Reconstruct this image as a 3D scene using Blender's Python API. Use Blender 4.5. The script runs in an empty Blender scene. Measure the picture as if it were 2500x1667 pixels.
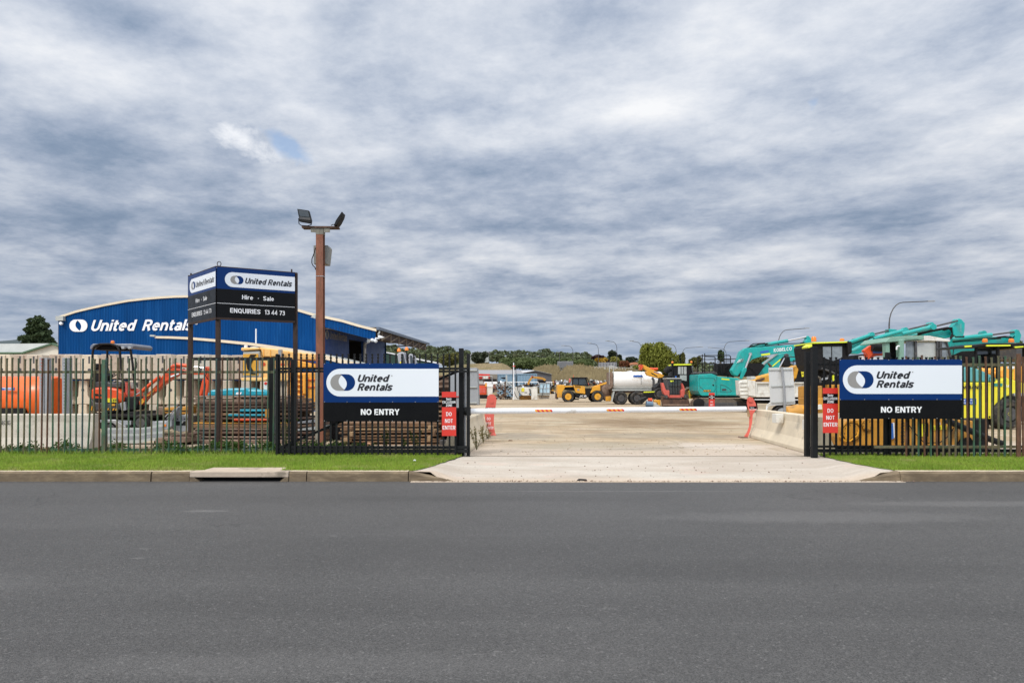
import bpy, bmesh, math, random
import numpy as np
from mathutils import Vector, Matrix, noise as mnoise
R = math.radians
rnd = random.Random(11)
scene = bpy.context.scene
COL = scene.collection
# ------------------------------------------------------------------ camera
CAMZ = 1.5; F = 1667.0; CX = 1250.0; HY = 945.0
cd = bpy.data.cameras.new("camera"); cam = bpy.data.objects.new("camera", cd); COL.objects.link(cam)
cam.location = (0, 0, CAMZ); cam.rotation_euler = (R(90), 0, 0)
cd.sensor_width = 36; cd.lens = 24.0; cd.shift_y = (HY - 833.5) / 2500.0
cd.clip_start = 0.1; cd.clip_end = 8000
scene.camera = cam
scene.view_settings.view_transform = 'Standard'; scene.view_settings.look = 'None'
scene.view_settings.exposure = 0.0; scene.view_settings.gamma = 1.0
# ------------------------------------------------------------------ node helpers
class NT:
    def __init__(s, tree): s.t = tree; s.t.nodes.clear()
    def n(s, kind, **kw):
        nd = s.t.nodes.new(kind)
        for k, v in kw.items(): setattr(nd, k, v)
        return nd
    def l(s, a, b): s.t.links.new(a, b)
    def put(s, sock, v):
        if hasattr(v, 'node') or isinstance(v, bpy.types.NodeSocket): s.l(v, sock)
        else: sock.default_value = v
    def m(s, op, a, b=None, c=None, clamp=False):
        nd = s.n('ShaderNodeMath', operation=op, use_clamp=clamp)
        s.put(nd.inputs[0], a)
        if b is not None: s.put(nd.inputs[1], b)
        if c is not None: s.put(nd.inputs[2], c)
        return nd.outputs[0]
    def mix(s, f, a, b, mode='MIX'):
        nd = s.n('ShaderNodeMix', data_type='RGBA', blend_type=mode)
        s.put(nd.inputs[0], f)
        for sk, v in ((nd.inputs[6], a), (nd.inputs[7], b)):
            s.put(sk, tuple(v) + (1,) if isinstance(v, (tuple, list)) and len(v) == 3 else v)
        return nd.outputs[2]
    def noise(s, vec, scale, detail=4, rough=.55, dist=0.0):
        nd = s.n('ShaderNodeTexNoise'); nd.inputs['Scale'].default_value = scale
        nd.inputs['Detail'].default_value = detail; nd.inputs['Roughness'].default_value = rough
        nd.inputs['Distortion'].default_value = dist
        if vec is not None: s.l(vec, nd.inputs['Vector'])
        return nd.outputs['Fac']
    def rmp(s, f, a, b, lo=0.0, hi=1.0):
        nd = s.n('ShaderNodeMapRange', clamp=True); s.put(nd.inputs[0], f)
        for i, v in enumerate((a, b, lo, hi)): nd.inputs[1 + i].default_value = v
        return nd.outputs[0]
    def comb(s, x, y, z=0.0):
        nd = s.n('ShaderNodeCombineXYZ')
        for i, v in enumerate((x, y, z)): s.put(nd.inputs[i], v)
        return nd.outputs[0]
# ------------------------------------------------------------------ world: overcast broken cloud over a physical sky
SUN_EL, SUN_AZ = R(48), R(215)   # azimuth clockwise from +Y: behind the camera, a little to the left
w = bpy.data.worlds.new("World"); scene.world = w; w.use_nodes = True
k = NT(w.node_tree)
tc = k.n('ShaderNodeTexCoord'); nrm = k.n('ShaderNodeVectorMath', operation='NORMALIZE'); k.l(tc.outputs['Generated'], nrm.inputs[0])
sx = k.n('ShaderNodeSeparateXYZ'); k.l(nrm.outputs[0], sx.inputs[0]); X, Y, Z = sx.outputs
zz = k.m('ADD', k.m('MAXIMUM', Z, 0.0), 0.13)
px = k.m('DIVIDE', X, zz); py = k.m('DIVIDE', Y, zz)
az = k.m('ARCTAN2', X, Y); el = k.m('ARCSINE', k.m('MINIMUM', k.m('MAXIMUM', Z, -1.0), 1.0))
P = k.comb(px, py, 0.0)
# stretched sideways near the horizon, with a diagonal drift
Pd = k.comb(k.m('ADD', k.m('MULTIPLY', px, 0.86), k.m('MULTIPLY', py, -0.18)), k.m('ADD', k.m('MULTIPLY', py, 1.0), k.m('MULTIPLY', px, 0.30)), 3.7)
big = k.noise(Pd, 0.95, 2, .5, .1)
mid = k.noise(Pd, 3.3, 9, .62, .10)
fine = k.noise(P, 13.0, 7, .68, .1)
vor = k.n('ShaderNodeTexVoronoi', feature='SMOOTH_F1'); vor.inputs['Scale'].default_value = 2.6; vor.inputs['Smoothness'].default_value = .8
wn = k.n('ShaderNodeTexNoise'); wn.inputs['Scale'].default_value = 2.2; wn.inputs['Detail'].default_value = 5; k.l(P, wn.inputs['Vector'])
ws = k.n('ShaderNodeVectorMath', operation='SCALE'); ws.inputs['Scale'].default_value = .75; k.l(wn.outputs['Color'], ws.inputs[0])
wa = k.n('ShaderNodeVectorMath', operation='ADD'); k.l(Pd, wa.inputs[0]); k.l(ws.outputs[0], wa.inputs[1]); k.l(wa.outputs[0], vor.inputs['Vector'])
puffs = k.m('SUBTRACT', .5, vor.outputs['Distance'])
streak = k.noise(k.comb(k.m('MULTIPLY', az, 3.2), k.m('MULTIPLY', el, 34.0), 1.3), 1.0, 5, .55, .35)
base = k.m('ADD', k.m('MULTIPLY', big, .36), k.m('ADD', k.m('MULTIPLY', mid, .66), k.m('MULTIPLY', fine, .23)))
base = k.m('ADD', k.m('ADD', base, k.m('MULTIPLY', puffs, .30)), .03)
def blob(a, e, sa, se, amp, tilt=0.0):
    da = k.m('SUBTRACT', az, a); de = k.m('SUBTRACT', el, e)
    de = k.m('SUBTRACT', de, k.m('MULTIPLY', da, tilt))
    q = k.m('ADD', k.m('POWER', k.m('ABSOLUTE', k.m('DIVIDE', da, sa)), 2.0), k.m('POWER', k.m('ABSOLUTE', k.m('DIVIDE', de, se)), 2.0))
    return k.m('MULTIPLY', k.m('POWER', 2.718, k.m('MULTIPLY', q, -1.0)), amp)
def pdir(x, y):   # photograph bearing -> azimuth, elevation of that part of the real sky
    d = Vector(((x - CX) / F, 1, (HY - y) / F)).normalized(); return math.atan2(d.x, d.y), math.asin(d.z)
BL = [  # x, y, half width, half height (photo bearings), strength, tilt
 (1750, 190, 560, 130, .13, .18), (1150, 120, 190, 160, .10, 0), (760, 260, 260, 120, .07, 0), (250, 150, 170, 50, .10, 0),
 (2300, 380, 300, 90, .06, 0), (1300, 640, 500, 28, .05, 0), (2150, 640, 300, 60, .05, 0), (420, 700, 350, 40, .05, 0),
 (330, 50, 170, 60, -.15, 0), (120, 350, 240, 60, -.10, 0), (180, 580, 330, 70, -.13, 0), (1060, 440, 240, 60, -.10, 0),
 (1600, 430, 420, 50, -.045, 0), (2250, 500, 300, 45, -.10, 0), (1150, 550, 300, 30, -.12, 0), (850, 110, 110, 90, -.06, 0),
 (1150, 290, 90, 50, -.09, 0), (1900, 560, 420, 24, -.08, 0), (620, 520, 240, 22, -.08, 0), (1100, 800, 500, 45, -.05, 0)]
tot = base
for (bx, by, hw, hh, amp, tl) in BL:
    a0, e0 = pdir(bx, by)
    tot = k.m('ADD', tot, blob(a0, e0, hw / F * .95, hh / F * .9, amp, tl))
low = k.rmp(el, 0.30, 0.03, 0.0, 1.0)
tot = k.m('ADD', tot, k.m('MULTIPLY', k.m('MULTIPLY', k.m('SUBTRACT', streak, 0.5), low), 0.55))
rp = k.n('ShaderNodeValToRGB'); cr = rp.color_ramp
stops = [(0.18, (.165, .235, .35)), (0.36, (.245, .315, .43)), (0.51, (.37, .43, .54)), (0.64, (.50, .55, .64)), (0.79, (.64, .675, .74)), (1.0, (.82, .83, .85))]
cr.elements[0].position, cr.elements[0].color = stops[0][0], stops[0][1] + (1,)
cr.elements[1].position, cr.elements[1].color = stops[-1][0], stops[-1][1] + (1,)
for p_, c_ in stops[1:-1]:
    e_ = cr.elements.new(p_); e_.color = c_ + (1,)
k.l(k.m('ADD', k.m('MULTIPLY', k.m('SUBTRACT', tot, .675), 1.18), .64), rp.inputs[0])
sky = k.n('ShaderNodeTexSky', sky_type='NISHITA', sun_disc=False, sun_elevation=SUN_EL, sun_rotation=SUN_AZ)
# thin blue veil toward the horizon
hz = k.rmp(el, 0.16, 0.0, 0.0, 0.55)
cloud = k.mix(hz, rp.outputs[0], (.28, .385, .55))
# a few small rents where the blue shows
a1, e1 = pdir(700, 358); a2, e2 = pdir(1985, 262); a3, e3 = pdir(600, 345)
crisp = k.noise(k.comb(k.m('MULTIPLY', az, 34.0), k.m('MULTIPLY', el, 48.0), 5.5), 1.0, 6, .6, .2)
rent = k.m('ADD', blob(a1, e1, .034, .015, 1.2, -.35), k.m('ADD', blob(a2, e2, .012, .012, .7), blob(a2 + .17, e2 + .02, .03, .008, .3)))
rent = k.rmp(k.m('ADD', rent, k.m('MULTIPLY', k.m('SUBTRACT', crisp, .5), 1.5)), .40, 1.0)
pb = blob(a3, e3, .046, .019, 1.0, -.25); puff = k.m('MULTIPLY', k.rmp(k.m('ADD', pb, k.m('MULTIPLY', k.m('SUBTRACT', crisp, .5), 1.8)), .30, .95, 0, .92), k.rmp(pb, .08, .35))
cloud = k.mix(puff, cloud, (.82, .84, .88))
lowd = k.rmp(el, 0.0, 0.38, .80, 1.0); ld_ = k.n('ShaderNodeVectorMath', operation='SCALE'); k.l(cloud, ld_.inputs[0]); k.l(lowd, ld_.inputs['Scale']); cloud = ld_.outputs[0]
cloud = k.mix(k.rmp(el, 0.60, 1.0), cloud, k.mix(1.0, cloud, (1.10, 1.0, .86), 'MULTIPLY'))
c10 = k.n('ShaderNodeVectorMath', operation='SCALE'); k.l(cloud, c10.inputs[0]); 
# overcast is brightest overhead and on the sun's side
up = k.rmp(el, 0.62, 1.15, 10.0, 23.0); bk = k.rmp(Y, 0.25, -0.4, 1.0, 1.7)
k.l(k.m('MULTIPLY', up, bk), c10.inputs['Scale'])
sk2 = k.n('ShaderNodeVectorMath', operation='SCALE'); k.l(sky.outputs[0], sk2.inputs[0]); sk2.inputs['Scale'].default_value = 1.6
bg = k.n('ShaderNodeBackground'); bg.inputs['Strength'].default_value = 0.1
k.l(k.mix(k.m('MULTIPLY', rent, .65), c10.outputs[0], sk2.outputs[0]), bg.inputs['Color'])
wo = k.n('ShaderNodeOutputWorld'); k.l(bg.outputs[0], wo.inputs['Surface'])
# ------------------------------------------------------------------ sun, softened by cloud
ld = bpy.data.lights.new("sun", 'SUN'); ld.energy = 2.0; ld.angle = R(14); ld.color = (1, .95, .88)
sun = bpy.data.objects.new("sun", ld); COL.objects.link(sun)
sd = Vector((math.sin(SUN_AZ) * math.cos(SUN_EL), math.cos(SUN_AZ) * math.cos(SUN_EL), math.sin(SUN_EL)))
sun.rotation_euler = sd.to_track_quat('Z', 'Y').to_euler(); sun.location = sd * 60
scene.view_settings.exposure = 0.20
# ------------------------------------------------------------------ materials
def mat(name, col, rough=.5, var=.12, scale=3.0, metal=0.0, bump=0.0, bscale=None, dirt=None, damt=.5, dscale=1.5, spec=.5, emit=None, stretch=None, stain=None):
    m = bpy.data.materials.new(name); m.use_nodes = True; q = NT(m.node_tree)
    t = q.n('ShaderNodeTexCoord'); v = t.outputs['Object']
    if stretch:
        mp = q.n('ShaderNodeMapping'); mp.inputs['Scale'].default_value = stretch; q.l(v, mp.inputs[0]); v = mp.outputs[0]
    b = q.n('ShaderNodeBsdfPrincipled'); o = q.n('ShaderNodeOutputMaterial'); q.l(b.outputs[0], o.inputs[0])
    n1 = q.noise(v, scale, 5, .6)
    f = q.rmp(n1, .3, .7)
    c = q.mix(f, tuple(x * (1 - var) for x in col), tuple(min(1, x * (1 + var)) for x in col))
    if dirt:
        n2 = q.noise(v, dscale, 6, .68)
        c = q.mix(q.rmp(n2, .62 - damt * .3, .70 - damt * .1, 0, .9), c, dirt)
    q.l(c, b.inputs['Base Color'])
    q.l(q.rmp(q.noise(v, scale * 2.3, 3), .3, .7, max(0, rough - .1), min(1, rough + .1)), b.inputs['Roughness'])
    b.inputs['Metallic'].default_value = metal
    b.inputs['Specular IOR Level'].default_value = spec
    if bump:
        bp = q.n('ShaderNodeBump'); bp.inputs['Strength'].default_value = bump; bp.inputs['Distance'].default_value = .02
        q.l(q.noise(v, bscale or scale * 4, 6, .65), bp.inputs['Height']); q.l(bp.outputs[0], b.inputs['Normal'])
    if emit:
        b.inputs['Emission Color'].default_value = tuple(emit[:3]) + (1,); b.inputs['Emission Strength'].default_value = emit[3]
    return m
M = dict(
 conc=mat('aged_concrete', (.52, .45, .36), .9, .14, 2.0, bump=.35, bscale=18, dirt=(.27, .24, .19), damt=.25, dscale=2.4),
 conc2=mat('grey_concrete', (.50, .46, .39), .9, .12, 2.0, bump=.35, bscale=18, dirt=(.30, .28, .23), damt=.15, dscale=3),
 conc3=mat('cream_concrete', (.62, .54, .41), .9, .12, 1.6, bump=.3, bscale=20, dirt=(.38, .34, .27), damt=.15, dscale=1.3),
 conc4=mat('brown_concrete', (.45, .37, .29), .9, .14, 2.0, bump=.35, bscale=18, dirt=(.2, .17, .13), damt=.3, dscale=2.4),
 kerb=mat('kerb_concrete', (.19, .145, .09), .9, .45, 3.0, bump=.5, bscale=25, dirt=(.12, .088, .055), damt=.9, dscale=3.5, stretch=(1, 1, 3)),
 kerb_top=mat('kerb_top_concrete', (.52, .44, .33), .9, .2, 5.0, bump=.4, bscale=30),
 blue=mat('blue_steel_cladding', (.0006, .050, .185), .5, .16, 1.6, spec=.1, dirt=(.006, .075, .24), damt=.35, stretch=(1, 1, .12)),
 navy=mat('navy_sign_vinyl', (.002, .028, .135), .3, .06, 1.0, spec=.15),
 navyp=mat('navy_steel_cladding', (.012, .065, .27), .5, .1, 1.0),
 black=mat('black_sign_vinyl', (.005, .005, .0055), .3, .1, 2, spec=.14),
 blackp=mat('black_powder_coat', (.010, .011, .012), .6, .2, 5, bump=.1, spec=.2),
 white=mat('white_paint', (.76, .78, .80), .45, .05, 2, dirt=(.55, .52, .46), damt=.05),
 whites=mat('white_vinyl', (.74, .77, .82), .4, .02, 1),
 whited=mat('weathered_white_paint', (.66, .65, .60), .55, .1, 2.5, dirt=(.36, .30, .22), damt=.35, dscale=1.8),
 letter=mat('white_lettering', (.82, .82, .84), .5, .02, 1),
 inkd=mat('black_lettering', (.015, .015, .02), .5, .02, 1),
 greyv=mat('grey_vinyl', (.27, .26, .25), .5, .03, 1),
 cream=mat('cream_fascia', (.70, .60, .45), .55, .07, 1.5),
 greenf=mat('faded_green_fence_paint', (.05, .12, .07), .6, .35, 7, bump=.3, dirt=(.11, .07, .035), damt=.5, dscale=5, stretch=(1, 1, .5)),
 olivef=mat('mossy_fence_paint', (.15, .125, .07), .75, .35, 9, bump=.3, dirt=(.05, .075, .04), damt=.6, dscale=6, stretch=(1, 1, .5)),
 rustf=mat('rusted_fence_steel', (.13, .062, .034), .85, .35, 9, bump=.4, dirt=(.05, .03, .02), damt=.5, dscale=6, stretch=(1, 1, .5)),
 tealf=mat('blue_green_fence_paint', (.06, .10, .10), .6, .3, 9, bump=.3, dirt=(.05, .08, .05), damt=.4, dscale=6),
 rustpole=mat('weathered_red_primer', (.24, .088, .05), .75, .28, 4, bump=.3, bscale=30, dirt=(.13, .06, .03), damt=.55, dscale=3.5, stretch=(1, 1, .35)),
 greypole=mat('grey_primer', (.22, .21, .17), .75, .25, 4, dirt=(.12, .10, .07), damt=.4, stretch=(1, 1, .3)),
 brownpost=mat('brown_steel_post', (.04, .024, .019), .6, .2, 5, spec=.25),
 rust=mat('rusty_steel', (.10, .055, .035), .85, .4, 5, bump=.4, dirt=(.04, .025, .02), damt=.5, dscale=3),
 rustl=mat('pale_rusty_steel', (.22, .15, .11), .85, .3, 5, bump=.3, dirt=(.10, .06, .04), damt=.5, dscale=3),
 steel=mat('galvanised_steel', (.38, .39, .40), .45, .12, 6, metal=.6, dirt=(.25, .25, .25), damt=.3),
 steelg=mat('painted_grey_steel', (.30, .32, .34), .5, .08, 2, dirt=(.22, .23, .24), damt=.2),
 orange=mat('orange_enamel', (.80, .135, .018), .32, .06, 1.5),
 orangex=mat('orange_machine_paint', (.66, .075, .015), .38, .12, 4, dirt=(.2, .05, .03), damt=.15),
 reds=mat('red_sign_face', (.62, .035, .022), .45, .05, 2),
 redp=mat('faded_red_paint', (.60, .11, .08), .5, .12, 3, dirt=(.3, .06, .05), damt=.2),
 yel=mat('yellow_machine_paint', (.70, .34, .025), .45, .14, 3, dirt=(.34, .21, .08), damt=.35),
 ocher=mat('dusty_ochre_machine_paint', (.50, .24, .03), .5, .15, 3, dirt=(.2, .12, .05), damt=.3),
 yelp=mat('orange_yellow_plastic', (.85, .38, .045), .5, .08, 2.5, dirt=(.5, .2, .03), damt=.15),
 peach=mat('sun_faded_orange_plastic', (.86, .50, .17), .55, .08, 2.5, dirt=(.55, .28, .08), damt=.15),
 lime=mat('bright_yellow_machine_paint', (.72, .64, .03), .4, .06, 2),
 hiv=mat('reflective_yellow_tape', (.72, .80, .04), .4, .03, 2),
 teal=mat('teal_machine_paint', (.010, .34, .32), .38, .14, 2.5, dirt=(.07, .26, .24), damt=.35, dscale=2.2, bump=.04),
 tealb=mat('pale_teal_machine_paint', (.10, .33, .34), .4, .10, 2),
 sage=mat('faded_sage_green_paint', (.19, .34, .27), .5, .10, 3, dirt=(.1, .17, .13), damt=.2),
 turq=mat('turquoise_plastic', (.01, .30, .40), .35, .1, 2),
 dark=mat('dark_machine_parts', (.011, .011, .012), .6, .3, 6, bump=.2, spec=.2),
 darkg=mat('dark_grey_machine_parts', (.06, .06, .063), .55, .25, 6, dirt=(.12, .10, .07), damt=.3),
 dusty=mat('dusty_steel_tracks', (.11, .09, .07), .8, .3, 8, bump=.3),
 rubber=mat('tyre_rubber', (.020, .0195, .019), .85, .25, 8, bump=.25, dirt=(.12, .10, .08), damt=.35, dscale=3),
 chrome=mat('polished_rod', (.6, .6, .62), .2, .05, 3, metal=.9),
 glass=mat('dark_cab_glass', (.035, .045, .05), .08, .2, 2, spec=.9),
 glassm=mat('grey_cab_glass', (.20, .23, .25), .12, .3, 3, spec=.8),
 glassl=mat('pale_cab_glass', (.42, .44, .42), .12, .15, 2, spec=.8),
 amber=mat('amber_beacon_lens', (.85, .22, .02), .25, .05, 3),
 bluedec=mat('blue_decal', (.03, .12, .42), .45, .05, 3),
 wood=mat('weathered_timber', (.20, .115, .06), .85, .35, 5, bump=.4, dirt=(.07, .045, .03), damt=.4, dscale=4, stretch=(.3, 1, 2)),
 stone=mat('pale_stone', (.36, .29, .21), .9, .3, 20),
 woodl=mat('pale_timber', (.36, .24, .13), .85, .25, 5, bump=.3, dirt=(.16, .1, .06), damt=.3, stretch=(.3, 1, 2)),
 container=mat('blue_grey_container_paint', (.17, .27, .36), .5, .08, 1.2),
 roofg=mat('grey_roof_sheet', (.27, .27, .28), .5, .08, .6),
 shedd=mat('charcoal_wall_sheet', (.085, .085, .095), .6, .08, .6),
 wallc=mat('cream_wall_sheet', (.72, .67, .56), .7, .05, .8),
 roofgreen=mat('green_trim', (.07, .13, .07), .5, .1, 1),
 galroof=mat('galvanised_roof_sheet', (.42, .44, .42), .45, .10, .8),
 skin=mat('maroon_brick', (.25, .1, .07), .8, .2, 3),
 void=mat('unlit_interior', (.006, .006, .007), .9, .1, 1),
 bark=mat('bark', (.10, .08, .06), .9, .3, 6, bump=.4),
 barkl=mat('pale_bark', (.35, .32, .27), .9, .2, 3),
)
def leafmat(name, a, b, scale=.5, hue2=None, patch=None):
    m = bpy.data.materials.new(name); m.use_nodes = True; q = NT(m.node_tree)
    t = q.n('ShaderNodeTexCoord'); g = q.n('ShaderNodeNewGeometry')
    n1 = q.noise(t.outputs['Object'], scale, 3, .6); n2 = q.noise(t.outputs['Object'], scale * 9, 2, .6)
    f = q.rmp(q.m('ADD', q.m('MULTIPLY', n1, .6), q.m('MULTIPLY', n2, .4)), .35, .65)
    c = q.mix(f, a, b)
    if patch: c = q.mix(q.rmp(q.noise(t.outputs['Object'], 1.7, 5, .65), .56, .68, 0, .8), c, patch); c = q.mix(q.rmp(q.noise(t.outputs['Object'], .5, 3, .5), .35, .65, 0, .35), c, tuple(x * .55 for x in a))
    if hue2: c = q.mix(q.rmp(g.outputs['Random Per Island'], .75, .8), c, hue2)
    c = q.mix(q.rmp(g.outputs['Random Per Island'], 0, 1, .0, .45), c, tuple(x * .5 for x in a))
    b_ = q.n('ShaderNodeBsdfPrincipled'); q.l(c, b_.inputs['Base Color']); b_.inputs['Roughness'].default_value = .65
    b_.inputs['Specular IOR Level'].default_value = .25
    tr = q.n('ShaderNodeBsdfTranslucent'); q.l(c, tr.inputs['Color'])
    ms = q.n('ShaderNodeMixShader'); ms.inputs[0].default_value = .25; q.l(b_.outputs[0], ms.inputs[1]); q.l(tr.outputs[0], ms.inputs[2])
    o = q.n('ShaderNodeOutputMaterial'); q.l(ms.outputs[0], o.inputs[0]); return m
L = dict(
 gum=leafmat('eucalypt_foliage', (.085, .115, .04), (.16, .20, .075), .35),
 gumd=leafmat('dark_eucalypt_foliage', (.035, .046, .026), (.065, .080, .042), .35),
 wood=leafmat('woodland_foliage', (.095, .125, .068), (.20, .235, .12), .10, (.085, .075, .03)),  # far greens lightened and greyed in place of haze
 willow=leafmat('willow_foliage', (.15, .17, .025), (.27, .29, .05), .5),
 pine=leafmat('conifer_foliage', (.030, .055, .022), (.085, .12, .05), .7),
 olive=leafmat('olive_foliage', (.10, .11, .03), (.17, .16, .05), .6),
 yellow=leafmat('yellow_autumn_foliage', (.40, .24, .03), (.55, .36, .05), .6),
 lemon=leafmat('lemon_green_foliage', (.22, .22, .05), (.36, .34, .09), .6),
 purple=leafmat('purple_foliage', (.035, .016, .018), (.065, .025, .025), .6),
 russet=leafmat('russet_foliage', (.15, .06, .03), (.24, .10, .05), .6),
 grass=leafmat('lawn_grass_blades', (.18, .32, .03), (.38, .50, .065), 1.1, (.30, .30, .07), patch=(.52, .47, .20)),
 dry=leafmat('dry_grass_blades', (.30, .24, .13), (.42, .34, .19), .2),
 weed=leafmat('weed_leaves', (.045, .095, .018), (.09, .17, .03), 3),
 drystem=leafmat('dry_weed_stems', (.22, .17, .07), (.32, .27, .12), 5, (.12, .16, .05)),
)
# ------------------------------------------------------------------ geometry helpers
ZM = {0: (0, 0, 1), 1: (0, 820, 4.355), 2: (380, 820, 4.355), 3: (760, 820, 4.355), 4: (1100, 820, 4.356), 5: (1340, 820, 7.84), 6: (1600, 820, 5.2275),
      7: (1880, 740, 6.03), 8: (2150, 740, 6.03), 9: (560, 840, 7.84), 10: (2080, 760, 5.226), 11: (1150, 840, 9.408), 12: (0, 900, 7.127),
      21: (420, 480, 4.356), 22: (100, 680, 5.113), 23: (740, 720, 7.35), 24: (0, 1080, 3.36), 25: (650, 1000, 3.618), 26: (1900, 960, 3.92), 27: (1740, 840, 6.533), 28: (2200, 960, 7.84)}
def px_(z, p):
    a = ZM[z]; return (a[0] + p[0] / a[2], a[1] + p[1] / a[2])
def W(x, y, D): return Vector(((x - CX) / F * D, D, CAMZ + (HY - y) / F * D))
def Wz(z, p, D): q = px_(z, p); return W(q[0], q[1], D)
class VP:   # vertical plane through two ground points; right = A->B, normal towards the viewer
    def __init__(s, A, B):
        s.A = Vector((A[0], A[1], 0)); s.u = (Vector((B[0], B[1], 0)) - s.A).normalized(); s.n = Vector((s.u.y, -s.u.x, 0))
    def at(s, p, off=0.0, z=0):
        x, y = px_(z, p); kx = (x - CX) / F
        t = (kx * s.A.y - s.A.x) / (s.u.x - kx * s.u.y)
        q = s.A + s.u * t; q.z = CAMZ + (HY - y) / F * q.y
        return q + s.n * off
def FP(D): return VP((0, D), (1, D))
class MB:
    def __init__(s): s.v = []; s.f = []
    def add(s, vs, fs):
        o = len(s.v); s.v += [tuple(v) for v in vs]; s.f += [tuple(i + o for i in f) for f in fs]
    def box(s, c, d, rz=0.0, rx=0.0, ry=0.0):
        m = Matrix.Rotation(rz, 3, 'Z') @ Matrix.Rotation(ry, 3, 'Y') @ Matrix.Rotation(rx, 3, 'X')
        c = Vector(c); vs = [c + m @ Vector((a * d[0] / 2, b * d[1] / 2, e * d[2] / 2)) for a in (-1, 1) for b in (-1, 1) for e in (-1, 1)]
        s.add(vs, [(0, 1, 3, 2), (4, 6, 7, 5), (0, 4, 5, 1), (2, 3, 7, 6), (0, 2, 6, 4), (1, 5, 7, 3)]); return s
    def bb(s, a, b): return s.box(((a[0] + b[0]) / 2, (a[1] + b[1]) / 2, (a[2] + b[2]) / 2), (abs(b[0] - a[0]), abs(b[1] - a[1]), abs(b[2] - a[2])))
    def prism(s, front, back):
        n = len(front); s.add(list(front) + list(back), [tuple(range(n)), tuple(range(2 * n - 1, n - 1, -1))] + [(i, i + n, (i + 1) % n + n, (i + 1) % n) for i in range(n)]); return s
    def pl(s, plane, pts, th=.003, off=.0, z=0):
        f = [plane.at(p, off, z) for p in pts]; return s.prism(f, [q - plane.n * th for q in f])
    def ex(s, z, pts, D, th):
        f = [Wz(z, p, D) for p in pts]; return s.prism(f, [q + Vector((0, th, 0)) for q in f])
    def tube(s, pts, r, seg=8, caps=True):
        pts = [Vector(p) for p in pts]; n = len(pts)
        rs = r if isinstance(r, (list, tuple)) else [r] * n
        vs = []; prev = None
        for i, p in enumerate(pts):
            d = (pts[min(i + 1, n - 1)] - pts[max(i - 1, 0)]).normalized()
            if prev is None:
                a = Vector((0, 0, 1)) if abs(d.z) < .9 else Vector((1, 0, 0)); x = d.cross(a).normalized()
            else: x = (prev - d * prev.dot(d)).normalized()
            prev = x; y = d.cross(x)
            for j in range(seg):
                t = 2 * math.pi * j / seg; vs.append(p + (x * math.cos(t) + y * math.sin(t)) * rs[i])
        fs = [(i * seg + j, i * seg + (j + 1) % seg, (i + 1) * seg + (j + 1) % seg, (i + 1) * seg + j) for i in range(n - 1) for j in range(seg)]
        if caps: fs += [tuple(range(seg - 1, -1, -1)), tuple((n - 1) * seg + j for j in range(seg))]
        s.add(vs, fs); return s
    def bar(s, a, b, w, h=None):   # square section bar
        h = h or w; a = Vector(a); b = Vector(b); d = (b - a).normalized()
        x = d.cross(Vector((0, 1, 0))); x = x.normalized() if x.length > .1 else Vector((1, 0, 0)); y = d.cross(x)
        q = [x * w / 2 + y * h / 2, -x * w / 2 + y * h / 2, -x * w / 2 - y * h / 2, x * w / 2 - y * h / 2]
        return s.prism([a + i for i in q], [b + i for i in q])
    def lathe(s, c, prof, axis=(0, 1, 0), seg=24):   # prof: (distance along axis, radius)
        c = Vector(c); ax = Vector(axis).normalized(); a = Vector((0, 0, 1)) if abs(ax.z) < .9 else Vector((1, 0, 0))
        x = ax.cross(a).normalized(); y = ax.cross(x); n = len(prof); vs = []
        for (t, r) in prof:
            for j in range(seg):
                th = 2 * math.pi * j / seg; vs.append(c + ax * t + (x * math.cos(th) + y * math.sin(th)) * r)
        fs = [(i * seg + j, i * seg + (j + 1) % seg, (i + 1) * seg + (j + 1) % seg, (i + 1) * seg + j) for i in range(n - 1) for j in range(seg)]
        fs += [tuple(range(seg - 1, -1, -1)), tuple((n - 1) * seg + j for j in range(seg))]
        s.add(vs, fs); return s
    def go(s, name, m, parent=None, bevel=0.0, smooth=False, mats=None):
        me = bpy.data.meshes.new(name)
        o0 = world_loc(parent) if parent is not None else Vector((0, 0, 0))
        org = getattr(s, 'org', None)
        if parent is None and org is None and s.v:
            A = np.array(s.v); org = Vector((float(A[:, 0].mean()), float(A[:, 1].mean()), float(A[:, 2].min())))
        if parent is None: o0 = org
        me.from_pydata([(v[0] - o0.x, v[1] - o0.y, v[2] - o0.z) for v in s.v], [], s.f)
        bm = bmesh.new(); bm.from_mesh(me); bmesh.ops.recalc_face_normals(bm, faces=bm.faces); bm.to_mesh(me); bm.free()
        me.materials.append(M[m] if isinstance(m, str) else m)
        o = bpy.data.objects.new(name, me); COL.objects.link(o)
        if parent is not None: o.parent = parent
        else: o.location = o0
        if bevel:
            b = o.modifiers.new('edge', 'BEVEL'); b.width = bevel; b.segments = 2; b.limit_method = 'ANGLE'; b.angle_limit = R(35)
        if smooth:
            me.shade_smooth()
            try: me.set_sharp_from_angle(angle=R(38))
            except Exception: pass
        return o
def world_loc(o):
    v = Vector((0, 0, 0))
    while o is not None: v = v + o.location; o = o.parent
    return v
def tag(o, label=None, cat=None, group=None, kind=None):
    if label: o['label'] = label
    if cat: o['category'] = cat
    if group: o['group'] = group
    if kind: o['kind'] = kind
    return o
def T(name, label, cat, loc, group=None):
    o = bpy.data.objects.new(name, None); o.empty_display_size = .2; COL.objects.link(o); o.location = loc
    return tag(o, label, cat, group)
def copytree(o, loc=None, parent=None, drot=None):
    c = o.copy(); COL.objects.link(c)
    if parent is not None: c.parent = parent
    if loc is not None: c.location = loc
    if drot is not None: c.rotation_euler = drot
    for ch in list(o.children): copytree(ch, parent=c)
    return c
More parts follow.
